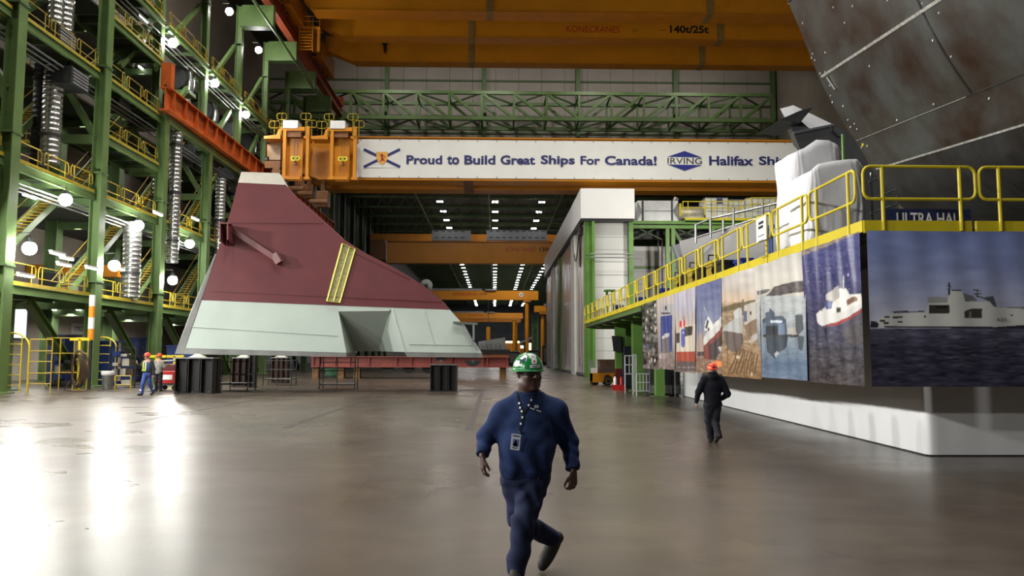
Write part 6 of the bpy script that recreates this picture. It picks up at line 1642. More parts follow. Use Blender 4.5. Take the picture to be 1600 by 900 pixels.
# ------------------------------------------------------------------ under the far end of the platform
for i, (px, Y, r_) in enumerate(((969, 47, 0.28), (997, 42, 0.3), (984, 53, 0.25), (1030, 36.5, 0.2))):
    x = atY(px, 560, Y).x
    t = thing('platform_column', ('green platform column with dark red foot beside the yellow tug', 'thick green platform column behind the silver gate', 'green platform column farther back under the platform', 'green platform column at the edge of the white skirt')[i], 'column', (x, Y, 0), 'platform columns')
    MB().box(x-r_, x+r_, Y-r_, Y+r_, 1.1 if i == 0 else 0.05, PZ-0.3).build('shaft', GREEN2, t)
    if i == 0: MB().box(x-r_-0.02, x+r_+0.02, Y-r_-0.02, Y+r_+0.02, 0.05, 1.1).build('painted_foot', mat('dark_red', (96, 24, 26), 0.5), t)
    MB().box(x-r_-0.15, x+r_+0.15, Y-r_-0.15, Y+r_+0.15, 0, 0.05).build('base_plate', GREEND, t)
x = atY(964, 540, 46.5).x; MB().prism([(x-0.2, 46.4, 2.1), (x+0.25, 46.4, 2.1), (x+0.2, 46.4, 3.0), (x-0.3, 46.4, 3.0)], (0, 0.15, 0)).build('wall_box', DARK, label='dark box hung on the green platform column', cat='box')
struct('wall_under_platform', MB().box(9.0, 20, 58, 58.2, 0, PZ-0.4), WM, label='white wall seen under the far end of the platform', cat='wall')
MB().tube([(9.0, 57.9, 2.3), (14, 57.9, 2.3)], 0.05, 6).build('wall_pipe', GREY, label='grey pipe on the white wall under the platform', cat='pipe')
GTUBE = mat('gate_silver', (196, 198, 200), 0.35, 0.2, var=0.06)
# yellow tug
TYy = 50.5
tx = lambda px: atY(px, 580, TYy).x
tz = lambda py: max(0, 1.83+(556.3-py)/FPX*TYy)
t = thing('yellow_tug', 'low yellow tow tug parked under the platform end', 'tug', (tx(945), TYy+0.8, 0))
MB().prism([(tx(926), TYy, 0.18), (tx(943), TYy, 0.18), (tx(943), TYy, 0.3), (tx(945), TYy, 0.62), (tx(951), TYy, 0.66), (tx(956), TYy, 0.5), (tx(957), TYy, 0.18), (tx(963), TYy, 0.18), (tx(963), TYy, 0.78), (tx(926), TYy, 0.74)], (0, 1.5, 0)).build('body', CRANE, t)
MB().box(tx(926), tx(963), TYy+0.05, TYy+1.45, 0.2, 0.72).build('chassis', DARK, t)
for y_ in (TYy+0.02, TYy+1.3):
    w_ = MB().lathe([(0, -0.12), (0.2, -0.12), (0.25, -0.12), (0.27, 0), (0.25, 0.12), (0, 0.12)], (tx(950), y_-0.06, 0.27), 20, axis='Y').build('wheel', RUBBER, t)
    MB().lathe([(0.15, -0.14), (0.18, -0.14), (0.18, -0.1)], (tx(950), y_-0.06, 0.27), 20, axis='Y').build('rim_ring', YELD, w_)
    MB().lathe([(0, -0.1), (0.2, -0.1), (0.2, 0.1), (0, 0.1)], (tx(931), y_+0.2, 0.2), 18, axis='Y').build('wheel', RUBBER, t)
MB().box(tx(938), tx(965), TYy+0.2, TYy+1.3, 0.76, 1.5).build('cargo_box', mat('cargo_brown', (104, 86, 72), 0.6, var=0.2), t)
MB().box(tx(937), tx(966), TYy+0.15, TYy+1.35, 1.5, 1.62).build('cargo_lid', mat('cargo_wood', (120, 86, 56), 0.6, var=0.2), t)
MB().box(tx(926), tx(934), TYy+0.2, TYy+0.9, 0.76, 1.05).build('seat_box', WHITEP, t)
MB().box(tx(925), tx(930), TYy+0.9, TYy+1.3, 0.76, 1.6).build('back_rest', GREY, t)
# red fire extinguisher stands
for i, (px, Y) in enumerate(((961, 43.5), (971, 43.3))):
    x = atY(px, 590, Y).x
    t = thing('extinguisher_stand', ('red fire extinguisher box, left of the pair beside the tug', 'red fire extinguisher box, right of the pair beside the silver gate')[i], 'fire extinguisher', (x, Y, 0), 'fire extinguisher stands')
    MB().box(x-0.16, x+0.16, Y-0.15, Y+0.15, 0, 0.28).build('box', REDP, t)
    MB().lathe([(0, 0.28), (0.09, 0.28), (0.09, 0.62), (0.04, 0.7), (0.03, 0.76), (0, 0.76)], (x, Y, 0), 12).build('cylinder', REDP if i else WHITEP, t, smooth=True)
    MB().box(x-0.06, x+0.06, Y-0.03, Y+0.03, 0.74, 0.82).build('valve', BLACK, t)
# dark cabinet and silver gates
x0, x1 = atY(975, 580, 46).x, atY(1008, 580, 46).x
t = thing('dark_cabinet', 'dark blue cabinet behind the silver gate', 'cabinet', ((x0+x1)/2, 46.4, 0))
MB().box(x0, x1, 46, 47.2, 0.1, 2.4).build('casing', mat('cabinet_navy', (22, 26, 42), 0.5, var=0.1), t, bevel=0.03)
MB().box((x0+x1)/2-0.02, (x0+x1)/2+0.02, 45.97, 46, 0.2, 2.3).build('door_gap', BLACK, t)
MB().box(x0+0.05, x1-0.05, 46.05, 47.1, 0, 0.1).build('plinth', BLACK, t)
def gate(px0, px1, Y, h0, h1, label, nb=3, name='silver_gate'):
    a, b = atY(px0, 560, Y).x, atY(px1, 560, Y).x
    t = thing(name, label, 'gate', ((a+b)/2, Y, 0), 'silver tube gates')
    for z in (h0, (h0+h1)/2, h1): MB().tube([(a, Y, z), (b, Y, z)], 0.03, 6).build('rail', GTUBE, t)
    for i in range(nb+2): x = a+(b-a)*i/(nb+1); MB().tube([(x, Y, 0 if i in (0, nb+1) else h0), (x, Y, h1)], 0.03 if i in (0, nb+1) else 0.02, 6).build('bar', GTUBE, t)
    return t
gate(976.5, 990, 39.5, 0.95, 1.85, 'silver tube gate left of the thick green column, raised part', 1)
gate(989, 994, 38.5, 0.15, 1.9, 'narrow silver tube gate in front of the thick green column', 1)
gate(994.5, 1015, 37.5, 0.2, 1.0, 'wide low silver tube gate beside the crowd banner', 3)
for i, (a, b, Y) in enumerate(((1015, 1031, 37.0), (1033, 1054, 36.9), (1054, 1068, 36.8))):
    xa_, xb_ = atY(a, 560, Y).x, atY(b, 560, Y).x
    t = thing('mesh_fence_panel', 'dark mesh fence panel under the banners, %s from the left' % ORD[i], 'fence', ((xa_+xb_)/2, Y, 0), 'mesh fence panels')
    g = MB()
    for z in np.linspace(0.1, 1.5, 8): g.tube([(xa_, Y, z), (xb_, Y, z)], 0.008, 4)
    for x in np.linspace(xa_, xb_, 7): g.tube([(x, Y, 0.1), (x, Y, 1.5)], 0.008, 4)
    g.build('mesh', DARK, t)
    for x in (xa_, xb_): MB().tube([(x, Y, 0), (x, Y, 1.6)], 0.03, 6).build('post', STEEL, t)
    tt = thing('scrap_bin', 'dark bin with scrap wire behind the mesh fence, %s from the left' % ORD[i], 'bin', ((xa_+xb_)/2, Y+1.2, 0), 'scrap bins behind the mesh fence')
    MB().box(xa_+0.05, xb_-0.05, Y+0.5, Y+1.6, 0.06, 1.3).build('tub', MATS['cabinet_navy'] if i else DARK, tt)
    MB().box(xa_+0.05, xb_-0.05, Y+0.45, Y+0.5, 0.1, 0.5).build('front_flap', GREY, tt)
    MB().box(xa_+0.1, xb_-0.1, Y+0.6, Y+1.5, 0, 0.06).build('skid', DARK, tt)
# ------------------------------------------------------------------ people: continuous bodies and clothes grown from distance fields
from mathutils.bvhtree import BVHTree
class Field:
    def __init__(s, lo, hi, h):
        s.lo = np.array(lo, float); s.h = h
        s.n = np.ceil((np.array(hi)-s.lo)/h).astype(int)+1
        s.a = np.full(s.n, 0.5, np.float32)
    def _box(s, lo, hi):
        i0 = np.clip(np.floor((lo-s.lo)/s.h).astype(int), 0, s.n-1); i1 = np.clip(np.ceil((hi-s.lo)/s.h).astype(int)+1, 1, s.n)
        ax = [s.lo[k]+s.h*np.arange(i0[k], i1[k]) for k in range(3)]
        X, Y, Z = np.meshgrid(*ax, indexing='ij')
        return tuple(slice(i0[k], i1[k]) for k in range(3)), X, Y, Z
    def _mix(s, sl, d, k, sub=False):
        o = s.a[sl]
        if sub:
            d = -d; h = np.clip(0.5+0.5*(d-o)/k, 0, 1); s.a[sl] = o*(1-h)+d*h+k*h*(1-h)
        else:
            h = np.clip(0.5+0.5*(o-d)/k, 0, 1); s.a[sl] = o*(1-h)+d*h-k*h*(1-h)
    def cap(s, a, b, ra, rb=None, k=0.03, ys=1.0):
        rb = ra if rb is None else rb; a = np.array(a, float); b = np.array(b, float)
        m = max(ra, rb)*max(1, 1/ys)+k+3*s.h
        sl, X, Y, Z = s._box(np.minimum(a, b)-m, np.maximum(a, b)+m)
        d = b-a; d2 = d.copy(); d2[1] *= ys; L2 = (d2*d2).sum()+1e-9
        px, py, pz = X-a[0], (Y-a[1])*ys, Z-a[2]
        t = np.clip((px*d2[0]+py*d2[1]+pz*d2[2])/L2, 0, 1)
        q = np.sqrt((px-t*d2[0])**2+(py-t*d2[1])**2+(pz-t*d2[2])**2)-(ra+(rb-ra)*t)
        s._mix(sl, q/max(1, ys), k); return s
    def ell(s, c, r, k=0.02, R=None, sub=False):
        c = np.array(c, float); r = np.array(r, float); m = r.max()+k+3*s.h
        sl, X, Y, Z = s._box(c-m, c+m)
        p = np.stack([X-c[0], Y-c[1], Z-c[2]], -1)
        if R is not None: p = p @ np.array(R)
        q = p/r; k0 = np.sqrt((q*q).sum(-1)); k1 = np.sqrt(((q/r)**2).sum(-1))+1e-9
        s._mix(sl, k0*(k0-1)/k1, k, sub); return s
    def ripple(s, amp, fx, fy, fz, ph=0.0, lo=None, hi=None):
        sl, X, Y, Z = s._box(np.array(lo if lo is not None else s.lo), np.array(hi if hi is not None else s.lo+s.h*s.n))
        w = 1.0
        if lo is not None:
            for A, k in ((X, 0), (Y, 1), (Z, 2)):
                u = (A-lo[k])/(hi[k]-lo[k]); w = w*np.clip(np.minimum(u, 1-u)*4, 0, 1)
        s.a[sl] += (amp*w*np.sin(fx*X+fy*Y+fz*Z+ph+0.8*np.sin(0.7*fz*X+0.5*fx*Z+ph))).astype(np.float32)
    def cut(s, p, nrm):
        """keep the side the normal points away from"""
        X, Y, Z = np.meshgrid(*[s.lo[k]+s.h*np.arange(s.n[k]) for k in range(3)], indexing='ij')
        d = (X-p[0])*nrm[0]+(Y-p[1])*nrm[1]+(Z-p[2])*nrm[2]
        s.a = np.maximum(s.a, d.astype(np.float32))
    def mesh(s):
        a = s.a; a[0], a[-1] = 1, 1; a[:, 0], a[:, -1] = 1, 1; a[:, :, 0], a[:, :, -1] = 1, 1
        g = a < 0
        c = np.zeros(tuple(k-1 for k in a.shape), np.int8)
        for i in (0, 1):
            for j in (0, 1):
                for k in (0, 1): c += g[i:a.shape[0]-1+i, j:a.shape[1]-1+j, k:a.shape[2]-1+k]
        act = (c > 0) & (c < 8); idx = -np.ones(c.shape, np.int64); cells = np.argwhere(act); idx[act] = np.arange(len(cells))
        P_ = np.zeros((len(cells), 3)); W = np.zeros(len(cells)); I, J, K = cells.T
        cr = [(i, j, k) for i in (0, 1) for j in (0, 1) for k in (0, 1)]
        for A in cr:
            for B in cr:
                if sum(abs(x-y) for x, y in zip(A, B)) == 1 and A < B:
                    va = a[I+A[0], J+A[1], K+A[2]]; vb = a[I+B[0], J+B[1], K+B[2]]
                    m = (va < 0) != (vb < 0); t = np.where(m, va/(va-vb+1e-12), 0)
                    q = np.array(A)[None]+t[:, None]*(np.array(B)-np.array(A))[None]
                    P_[m] += q[m]; W[m] += 1
        V = s.lo+s.h*(cells+P_/W[:, None]); F = []
        for ax in range(3):
            u, v = [(1, 2), (2, 0), (0, 1)][ax]
            sh = [slice(None)]*3; sa = list(sh); sb = list(sh); sa[ax] = slice(0, -1); sb[ax] = slice(1, None)
            ga, gb = g[tuple(sa)], g[tuple(sb)]; e = np.argwhere(ga != gb); fl = ga[tuple(e.T)]
            ok = (e[:, u] > 0) & (e[:, v] > 0) & (e[:, u] < a.shape[u]-1) & (e[:, v] < a.shape[v]-1); e = e[ok]; fl = fl[ok]
            def at(du, dv): q = e.copy(); q[:, u] -= du; q[:, v] -= dv; return idx[tuple(q.T)]
            Q = np.stack([at(1, 1), at(0, 1), at(0, 0), at(1, 0)], 1)
            Q[~fl] = Q[~fl][:, ::-1]; F.append(Q)
        F = np.concatenate(F); F = F[(F >= 0).all(1)]
        return V, F
def grow(name, fld, base, m, parent, label=None, smooth_it=1):
    V, F = fld.mesh()
    for _ in range(smooth_it):       # one light relaxation of the net
        acc = np.zeros_like(V); cnt = np.zeros(len(V))
        for i in range(4):
            a, b = F[:, i], F[:, (i+1) % 4]
            np.add.at(acc, a, V[b]); np.add.at(cnt, a, 1)
            np.add.at(acc, b, V[a]); np.add.at(cnt, b, 1)
        V = 0.5*V+0.5*acc/np.maximum(cnt, 1)[:, None]
    me = bpy.data.meshes.new(name); off = np.array(base)-np.array(WL[parent.name])
    me.from_pydata((V+off).tolist(), [], F.tolist()); me.materials.append(m)
    me.polygons.foreach_set('use_smooth', [True]*len(me.polygons)); me.update()
    o = bpy.data.objects.new(name, me); COL.objects.link(o); o.parent = parent; WL[o.name] = Vector(WL[parent.name])
    if label: o['label'] = label
    tree = BVHTree.FromPolygons([Vector(v) for v in (V+np.array(base))], F.tolist())
    return o, tree
def hit(tree, px, py, off=0.006):
    d = ray(px, py).normalized(); r = tree.ray_cast(CAM, d)
    return None if r[0] is None else r[0]-d*off
def patch(tree, quad, nu, nv, name, m, parent, off=0.005, label=None, ellipse=False):
    """a thin sheet laid over a surface: quad = four pixel corners ul, ur, lr, ll"""
    (x0, y0), (x1, y1), (x2, y2), (x3, y3) = quad
    def f(u, v):
        v = 1-v; px = (x0*(1-u)+x1*u)*(1-v)+(x3*(1-u)+x2*u)*v; py = (y0*(1-u)+y1*u)*(1-v)+(y3*(1-u)+y2*u)*v
        p = hit(tree, px, py, off); return p if p is not None else None
    g = MB(); ids = {}
    for j in range(nv+1):
        for i in range(nu+1):
            if ellipse and ((2*i/nu-1)**2+(2*j/nv-1)**2) > 1.02: continue
            p = f(i/nu, j/nv)
            if p is not None: ids[i, j] = len(g.v); g.v.append(tuple(p))
    for j in range(nv):
        for i in range(nu):
            q = [ids.get((i, j)), ids.get((i+1, j)), ids.get((i+1, j+1)), ids.get((i, j+1))]
            if None not in q: g.f.append(tuple(q)); g.m.append(0)
    if g.f: return g.build(name, m, parent, smooth='all', label=label)
def rotz(a): c, s_ = math.cos(a), math.sin(a); return np.array([[c, -s_, 0], [s_, c, 0], [0, 0, 1]])
def hand(F, W, d, s, n, size=1.0, curl=0.5, r=0.0092):
    W, d, s, n = [np.array(q, float) for q in (W, d, s, n)]
    d /= np.linalg.norm(d); s -= d*d.dot(s); s /= np.linalg.norm(s); n = n-d*d.dot(n)-s*s.dot(n); n /= np.linalg.norm(n)
    for i in range(4):
        o = (i-1.5)*0.021*size
        F.cap(W+s*o*0.6+d*0.01, W+d*0.085*size+s*o, 0.017*size, 0.0135*size, 0.012)
    for i, L in enumerate((0.062, 0.078, 0.084, 0.076)):
        p = W+d*0.085*size+s*(i-1.5)*0.021*size; a = 0.0
        for k, fr in enumerate((0.46, 0.31, 0.23)):
            a += curl*(0.6 if k == 0 else 0.9)+0.05*(i-1.5)
            q = p+(d*math.cos(a)+n*math.sin(a))*L*fr*size*1.05; F.cap(p, q, (r-0.0009*k)*size*1.05, (r-0.0009*(k+1))*size*1.05, 0.004); p = q
    p = W+d*0.025*size+s*0.026*size; q = p+(d*0.75+s*0.55+n*0.35)*0.042*size; t = q+(d*0.9+s*0.1+n*0.5)*0.03*size; u = t+(d*0.95+n*0.4)*0.024*size
    F.cap(p, q, 0.016*size, 0.0125*size, 0.01); F.cap(q, t, 0.0115*size, 0.0105*size, 0.004); F.cap(t, u, 0.0105*size, 0.0085*size, 0.004)
def head(F, c, yaw, tilt=0.0, sc=1.0, heavy=0.0, fine=True):
    R = rotz(yaw) @ np.array([[1, 0, 0], [0, math.cos(tilt), -math.sin(tilt)], [0, math.sin(tilt), math.cos(tilt)]])
    c = np.array(c)
    H = lambda x, y, z: c+R @ (np.array((x, y, z))*sc)
    E = lambda p, r, k=0.02, sub=False: F.ell(H(*p), np.array(r)*sc, k, R, sub)
    E((0, 0.02, 0.03), (0.077, 0.096, 0.092)); E((0, -0.025, -0.05), (0.064+heavy*.5, 0.068, 0.078), 0.04)
    if heavy: E((0, -0.02, -0.088), (0.066+heavy*.6, 0.066, 0.046), 0.03)
    F.cap(H(0, 0.012, -0.08), H(0, 0.03, -0.20), (0.058+heavy)*sc, (0.066+heavy)*sc, 0.03)
    E((0, -0.084, 0.024), (0.05, 0.018, 0.013), 0.02)
    F.cap(H(0, -0.094, 0.012), H(0, -0.112, -0.026), 0.010*sc, 0.016*sc, 0.012)
    for sx in (-1, 1):
        E((0.078*sx, 0.018, -0.005), (0.011, 0.02, 0.031), 0.008)
        E((0.04*sx, -0.066, -0.03), (0.028, 0.026, 0.026), 0.03)
        if fine:
            E((0.030*sx, -0.096, 0.003), (0.018, 0.013, 0.011), 0.012, True)
            E((0.030*sx, -0.079, 0.002), (0.0125, 0.0125, 0.0125), 0.004)
            E((0.013*sx, -0.103, -0.031), (0.010, 0.011, 0.008), 0.008)
    E((0, -0.078, -0.108), (0.028, 0.024, 0.02), 0.025)
    if fine:
        E((0, -0.092, -0.060), (0.027, 0.012, 0.007), 0.006); E((0, -0.089, -0.076), (0.024, 0.013, 0.009), 0.006)
        E((0, -0.105, -0.0675), (0.022, 0.008, 0.0025), 0.004, True)
    return H, R
def helmet(H, R, m, parent, base, sc=1.0, peak=0.0, pk=0.045, zoff=0.035, name='hard_hat'):
    base = np.array(base)
    def f(u, v):
        an = 2*PI*u; ca, sa = math.cos(an), math.sin(an)
        ridge = 0.006*math.exp(-((math.sin(an-peak))/0.16)**2)
        if v < 0.14:
            k = v/0.14; br = 0.013+pk*max(0, math.cos(an-peak))**3
            r_ = 1.0; ex = br*(1-k); z = -0.012*(1-k)-0.004
        else:
            k = (v-0.14)/0.86; r_ = math.cos(k*PI/2)**0.85; ex = ridge*math.sin(k*PI)**0.5 if 0 < k < 1 else 0; z = 0.118*math.sin(k*PI/2)**1.05+(ridge if k > 0.3 else 0)
        x = (0.108*r_+ex)*ca; y = (0.128*r_+ex)*sa
        p = base+H(x, y+0.012, z+zoff+0.0)
        return tuple(p)
    g = MB().grid(f, 48, 26)
    o = g.build(name, m, parent, smooth='all')
    sol = o.modifiers.new('shell', 'SOLIDIFY'); sol.thickness = 0.004
    tree = BVHTree.FromPolygons([Vector(v) for v in g.v], [list(q) for q in g.f])
    return o, tree

SKIN1 = mat('skin_dark', (72, 50, 42), 0.42, var=0.06, scale=20)
SKIN2 = mat('skin_light', (196, 146, 122), 0.5, var=0.05, scale=20)
NAVY = mat('sweatshirt_navy', (34, 50, 88), 0.9, var=0.06, scale=14, bump=0.06, bscale=220, spec=0.2)
JEANS = mat('dark_denim', (36, 44, 72), 0.85, var=0.14, scale=7, bump=0.06, bscale=200, spec=0.2)
BOOT = mat('work_boot', (30, 27, 23), 0.75, var=0.15, scale=8)
HATG = mat('hard_hat_green', (22, 122, 62), 0.22, var=0.03)
HATR = mat('hard_hat_red', (226, 66, 44), 0.25, var=0.03)
BLK = mat('jacket_black', (24, 26, 34), 0.9, var=0.1, scale=8, bump=0.05, bscale=90, spec=0.2)
CHAR = mat('trousers_charcoal', (42, 42, 50), 0.9, var=0.1, scale=8, bump=0.05, bscale=90, spec=0.2)
LENS = mat('dark_lens', (14, 14, 16), 0.06, var=0.0, spec=0.8)
STICK = mat('sticker_white', (226, 228, 226), 0.4, var=0)

# ---- the man in the foreground
Y1 = 6.72; K1 = FPX/Y1; B1 = np.array((xp(826, Y1), Y1, 0.0))
L1 = lambda px, py, y=0.0: tuple(np.array(atY(px, py, Y1+y))-B1)
man = thing('person', 'heavy man in navy sweatshirt, dark jeans and green hard hat walking toward the camera', 'person', tuple(B1))
lo, hi = (-0.5, -0.48, -0.02), (0.52, 0.56, 1.9)
F = Field(lo, hi, 0.0062)
HC = np.array((0.0, -0.03, 1.688)); YAW1 = 0.48
# torso, arms and legs of the body under the clothes
F.cap((0, 0.02, 1.40), (0, 0.0, 0.95), 0.14, 0.16, 0.05, 1.2); F.ell((0, 0, 0.85), (0.16, 0.12, 0.13), 0.05)
F.cap((-0.15, 0, 1.37), (0.15, 0, 1.37), 0.06, 0.06, 0.05)
wl, wr = L1(754, 712, -0.11), L1(896, 736, -0.05)
el, er = L1(759, 682, 0.02), L1(889, 690, 0.07)
sl_, sr_ = L1(786, 645, 0.0), L1(869, 642, 0.0)
F.cap(sl_, el, 0.055, 0.045, 0.04); F.cap(el, wl, 0.042, 0.029, 0.03); F.cap(sr_, er, 0.055, 0.045, 0.04); F.cap(er, wr, 0.042, 0.029, 0.03)
hipL, kneeL, ankL = (0.045, -0.01, 0.80), L1(819, 811, -0.13), L1(807, 884, -0.14)
hipR, kneeR, ankR = (-0.125, 0.02, 0.80), L1(812, 812, 0.05), L1(863, 841, 0.36)
for a, b, c in ((hipL, kneeL, ankL), (hipR, kneeR, ankR)): F.cap(a, b, 0.09, 0.06, 0.04); F.cap(b, c, 0.058, 0.04, 0.03)
hand(F, np.array(wl)+(0, 0, -0.012), (0.05, -0.06, -1), (0.30, -0.9, 0), (1, 0.35, 0), 1.0, 0.38)
hand(F, np.array(wr)+(0, 0, -0.012), (-0.06, -0.10, -1), (-0.75, -0.66, 0), (-0.4, 0.9, 0), 1.05, 0.75)
H1, R1 = head(F, HC, YAW1, 0.0, 1.13, 0.016)
body, bt_ = grow('body', F, B1, SKIN1, man)
# sweatshirt
F = Field(lo, hi, 0.009)
F.ell((-0.008, -0.008, 1.22), (0.232, 0.182, 0.27), 0.05); F.cap((-0.105, -0.03, 1.08), (-0.115, -0.035, 0.93), 0.135, 0.128, 0.06, 0.85); F.cap((0.085, -0.03, 1.08), (0.065, -0.035, 0.93), 0.135, 0.125, 0.06, 0.85); F.ell((-0.018, -0.05, 1.06), (0.19, 0.175, 0.19), 0.07)
F.cap((-0.07, 0.01, 1.47), sl_, 0.075, 0.078, 0.06); F.cap((0.07, 0.01, 1.47), sr_, 0.075, 0.078, 0.06); F.cap((0, 0.0, 1.44), (0, -0.005, 1.545), 0.118, 0.098, 0.05)
F.cap(sl_, el, 0.080, 0.074, 0.09); F.cap(el, wl, 0.074, 0.052, 0.03); F.cap(sr_, er, 0.082, 0.078, 0.09); F.cap(er, wr, 0.078, 0.056, 0.03)
F.cap((-0.10, -0.01, 0.90), (0.05, -0.01, 0.90), 0.13, 0.13, 0.04, 0.95)
for W_, E_ in ((wl, el), (wr, er)):
    W_ = np.array(W_); E_ = np.array(E_); dd = (W_-E_)/np.linalg.norm(W_-E_)
    F.cap(W_-dd*0.055, W_-dd*0.03, 0.056, 0.058, 0.012)
    F.ripple(0.005, 26, 14, 66, 0.4, np.minimum(W_, E_)-0.09, np.maximum(W_, E_)+0.09)
F.ripple(0.010, 38, 12, 7, 0.3, (-0.30, -0.34, 0.80), (0.26, 0.25, 1.14)); F.ripple(0.004, 24, 8, 36, 1.1, (-0.45, -0.25, 1.1), (0.45, 0.2, 1.45)); F.ripple(0.006, 16, 5, 46, 2.0, (-0.28, -0.34, 0.80), (0.22, 0.2, 0.93)); F.ripple(0.003, 9, 6, -38, 0.4, (-0.3, -0.3, 1.05), (0.28, 0.1, 1.36)); F.cap((-0.105, -0.02, 0.862), (0.06, -0.02, 0.862), 0.105, 0.105, 0.012, 0.82)
X_, Y_, Z_ = np.meshgrid(*[F.lo[k]+F.h*np.arange(F.n[k]) for k in range(3)], indexing='ij')
cen = (np.abs(X_) < 0.27) & (Z_ < 1.3)
F.a = np.where(cen & (Z_ < 0.835+0.02*X_), np.maximum(F.a, (0.835+0.02*X_-Z_)).astype(np.float32), F.a)
F.a = np.maximum(F.a, np.where(np.abs(X_) < 0.2, Z_-1.535+0.16*np.minimum(0, Y_+0.02)*-1, -1).astype(np.float32))
for W_, E_ in ((wl, el), (wr, er)):
    W_ = np.array(W_); E_ = np.array(E_); dd = (W_-E_)/np.linalg.norm(W_-E_)
    nearw = ((X_-W_[0])**2+(Y_-W_[1])**2+(Z_-W_[2])**2) < 0.12**2
    pl = (X_-W_[0])*dd[0]+(Y_-W_[1])*dd[1]+(Z_-W_[2])*dd[2]+0.012
    F.a = np.where(nearw, np.maximum(F.a, pl), F.a).astype(np.float32)
shirt, st_ = grow('sweatshirt', F, B1, NAVY, man, smooth_it=2)
# collar ring, hem band and cuffs
g = MB(); g.tube([(0.096*math.cos(a)+B1[0], 0.094*math.sin(a)+B1[1]-0.008, 1.534+0.018*math.sin(a)) for a in np.linspace(0, 2*PI, 25)[:-1]], 0.012, 8, True); g.build('collar', NAVY, man, smooth='all')
# jeans
F = Field(lo, hi, 0.009)
F.ell((-0.022, 0.0, 0.80), (0.195, 0.150, 0.13), 0.05); F.cap((-0.10, 0, 0.86), (0.06, 0, 0.86), 0.125, 0.125, 0.04, 0.95)
F.cap(hipL, kneeL, 0.125, 0.094, 0.015); F.cap(kneeL, np.array(ankL)+(0, 0, -0.015), 0.092, 0.086, 0.03)
F.cap(hipR, kneeR, 0.112, 0.09, 0.012); F.cap(kneeR, ankR, 0.088, 0.078, 0.04)
F.ripple(0.010, 34, 12, 26, 0.2, (-0.25, -0.35, 0.0), (0.1, 0.1, 0.42)); F.ripple(0.010, 48, 18, 14, 0.9, (-0.28, -0.3, 0.25), (0.22, 0.25, 0.86)); F.ripple(0.008, 20, 10, -44, 0.9, (-0.28, -0.3, 0.5), (0.22, 0.25, 0.86)); F.ripple(0.006, 22, 22, 40, 0.2, (-0.02, -0.15, 0.15), (0.4, 0.5, 0.6))
X_, Y_, Z_ = np.meshgrid(*[F.lo[k]+F.h*np.arange(F.n[k]) for k in range(3)], indexing='ij')
F.a = np.maximum(F.a, np.where(Y_ < 0.08, 0.055-Z_, -1).astype(np.float32)); F.a = np.maximum(F.a, (Z_-0.90).astype(np.float32))
a_ = np.array(ankR); dd = (a_-np.array(kneeR)); dd /= np.linalg.norm(dd); near = ((X_-a_[0])**2+(Y_-a_[1])**2+(Z_-a_[2])**2) < 0.15**2
F.a = np.where(near, np.maximum(F.a, (X_-a_[0])*dd[0]+(Y_-a_[1])*dd[1]+(Z_-a_[2])*dd[2]-0.012), F.a).astype(np.float32)
jeans, jt = grow('jeans', F, B1, JEANS, man, smooth_it=2)
# boots
def boot(ank, heel, ball, toe, up, nm):
    ank, heel, ball, toe, up = [np.array(q, float) for q in (ank, heel, ball, toe, up)]
    allp = np.array([ank, heel, ball, toe]); F = Field(allp.min(0)-0.15, allp.max(0)+0.15, 0.008)
    F.cap(ank, heel+up*0.03, 0.052, 0.046, 0.03); F.cap(heel+up*0.035, ball+up*0.035, 0.042, 0.05, 0.03); F.cap(ball+up*0.036, toe+up*0.032, 0.05, 0.042, 0.02); F.cap(ank, ball+up*0.05, 0.045, 0.04, 0.03)
    o, _ = grow(nm, F, B1, BOOT, man)
    ax = toe-heel; ax /= np.linalg.norm(ax); sd = np.cross(up, ax); n_ = 20; pts = []
    for i in range(n_):
        a = 2*PI*i/n_; L = np.linalg.norm(toe-heel)/2+0.045; c = (toe+heel)/2; wd = 0.052*(1+0.12*math.cos(a))
        pts.append(tuple(B1+c+ax*L*math.cos(a)+sd*wd*math.copysign(abs(math.sin(a))**0.7, math.sin(a))-up*0.012))
    s_ = MB().prism(pts, tuple(up*0.026)).build('sole', BLACK, o)
    return o
boot(ankL, (ankL[0], -0.12, 0.03), (ankL[0]-0.02, -0.26, 0.03), (ankL[0]-0.03, -0.32, 0.03), (0, 0, 1), 'boot')
hR, bR, tR = [np.array(L1(*q_)) for q_ in ((872, 843, 0.42), (853, 876, 0.33), (848, 884, 0.27))]
d_ = tR-hR; d_ /= np.linalg.norm(d_); up_ = np.array((-0.25, -0.85, 0.5)); up_ -= d_*d_.dot(up_); up_ /= np.linalg.norm(up_)
boot(ankR, hR, bR, tR, up_, 'boot')
# hard hat with stickers
hat, ht_ = helmet(H1, R1, HATG, man, B1, 1.0, PI+0.2, 0.020, 0.030)
def stick(qd, m=STICK, nu=6, nv=5, ell_=False, off=0.004, nm='sticker'): patch(ht_, qd, nu, nv, nm, m, hat, off, None, ell_)
stick([(827, 552.5), (835.5, 552.5), (838, 559.5), (829.5, 560.5)]); stick([(829.5, 559), (840, 559), (840, 570), (829.5, 570)], ell_=True, nu=10, nv=10)
stick([(828, 570.5), (844, 570), (842, 575), (828, 575)]); stick([(811, 560), (821, 553.5), (824, 556), (822, 565), (812, 566)][:4]); stick([(805, 567), (812, 562), (812, 572), (804.5, 573)])
stick([(814, 563), (821, 558), (821.5, 563), (814, 565.5)], NAVYINK, 4, 4, off=0.007); stick([(832.5, 562), (837, 562), (837, 567), (832.5, 567)], mat('sticker_red', (196, 70, 60), 0.4, var=0), 6, 6, True, 0.007)
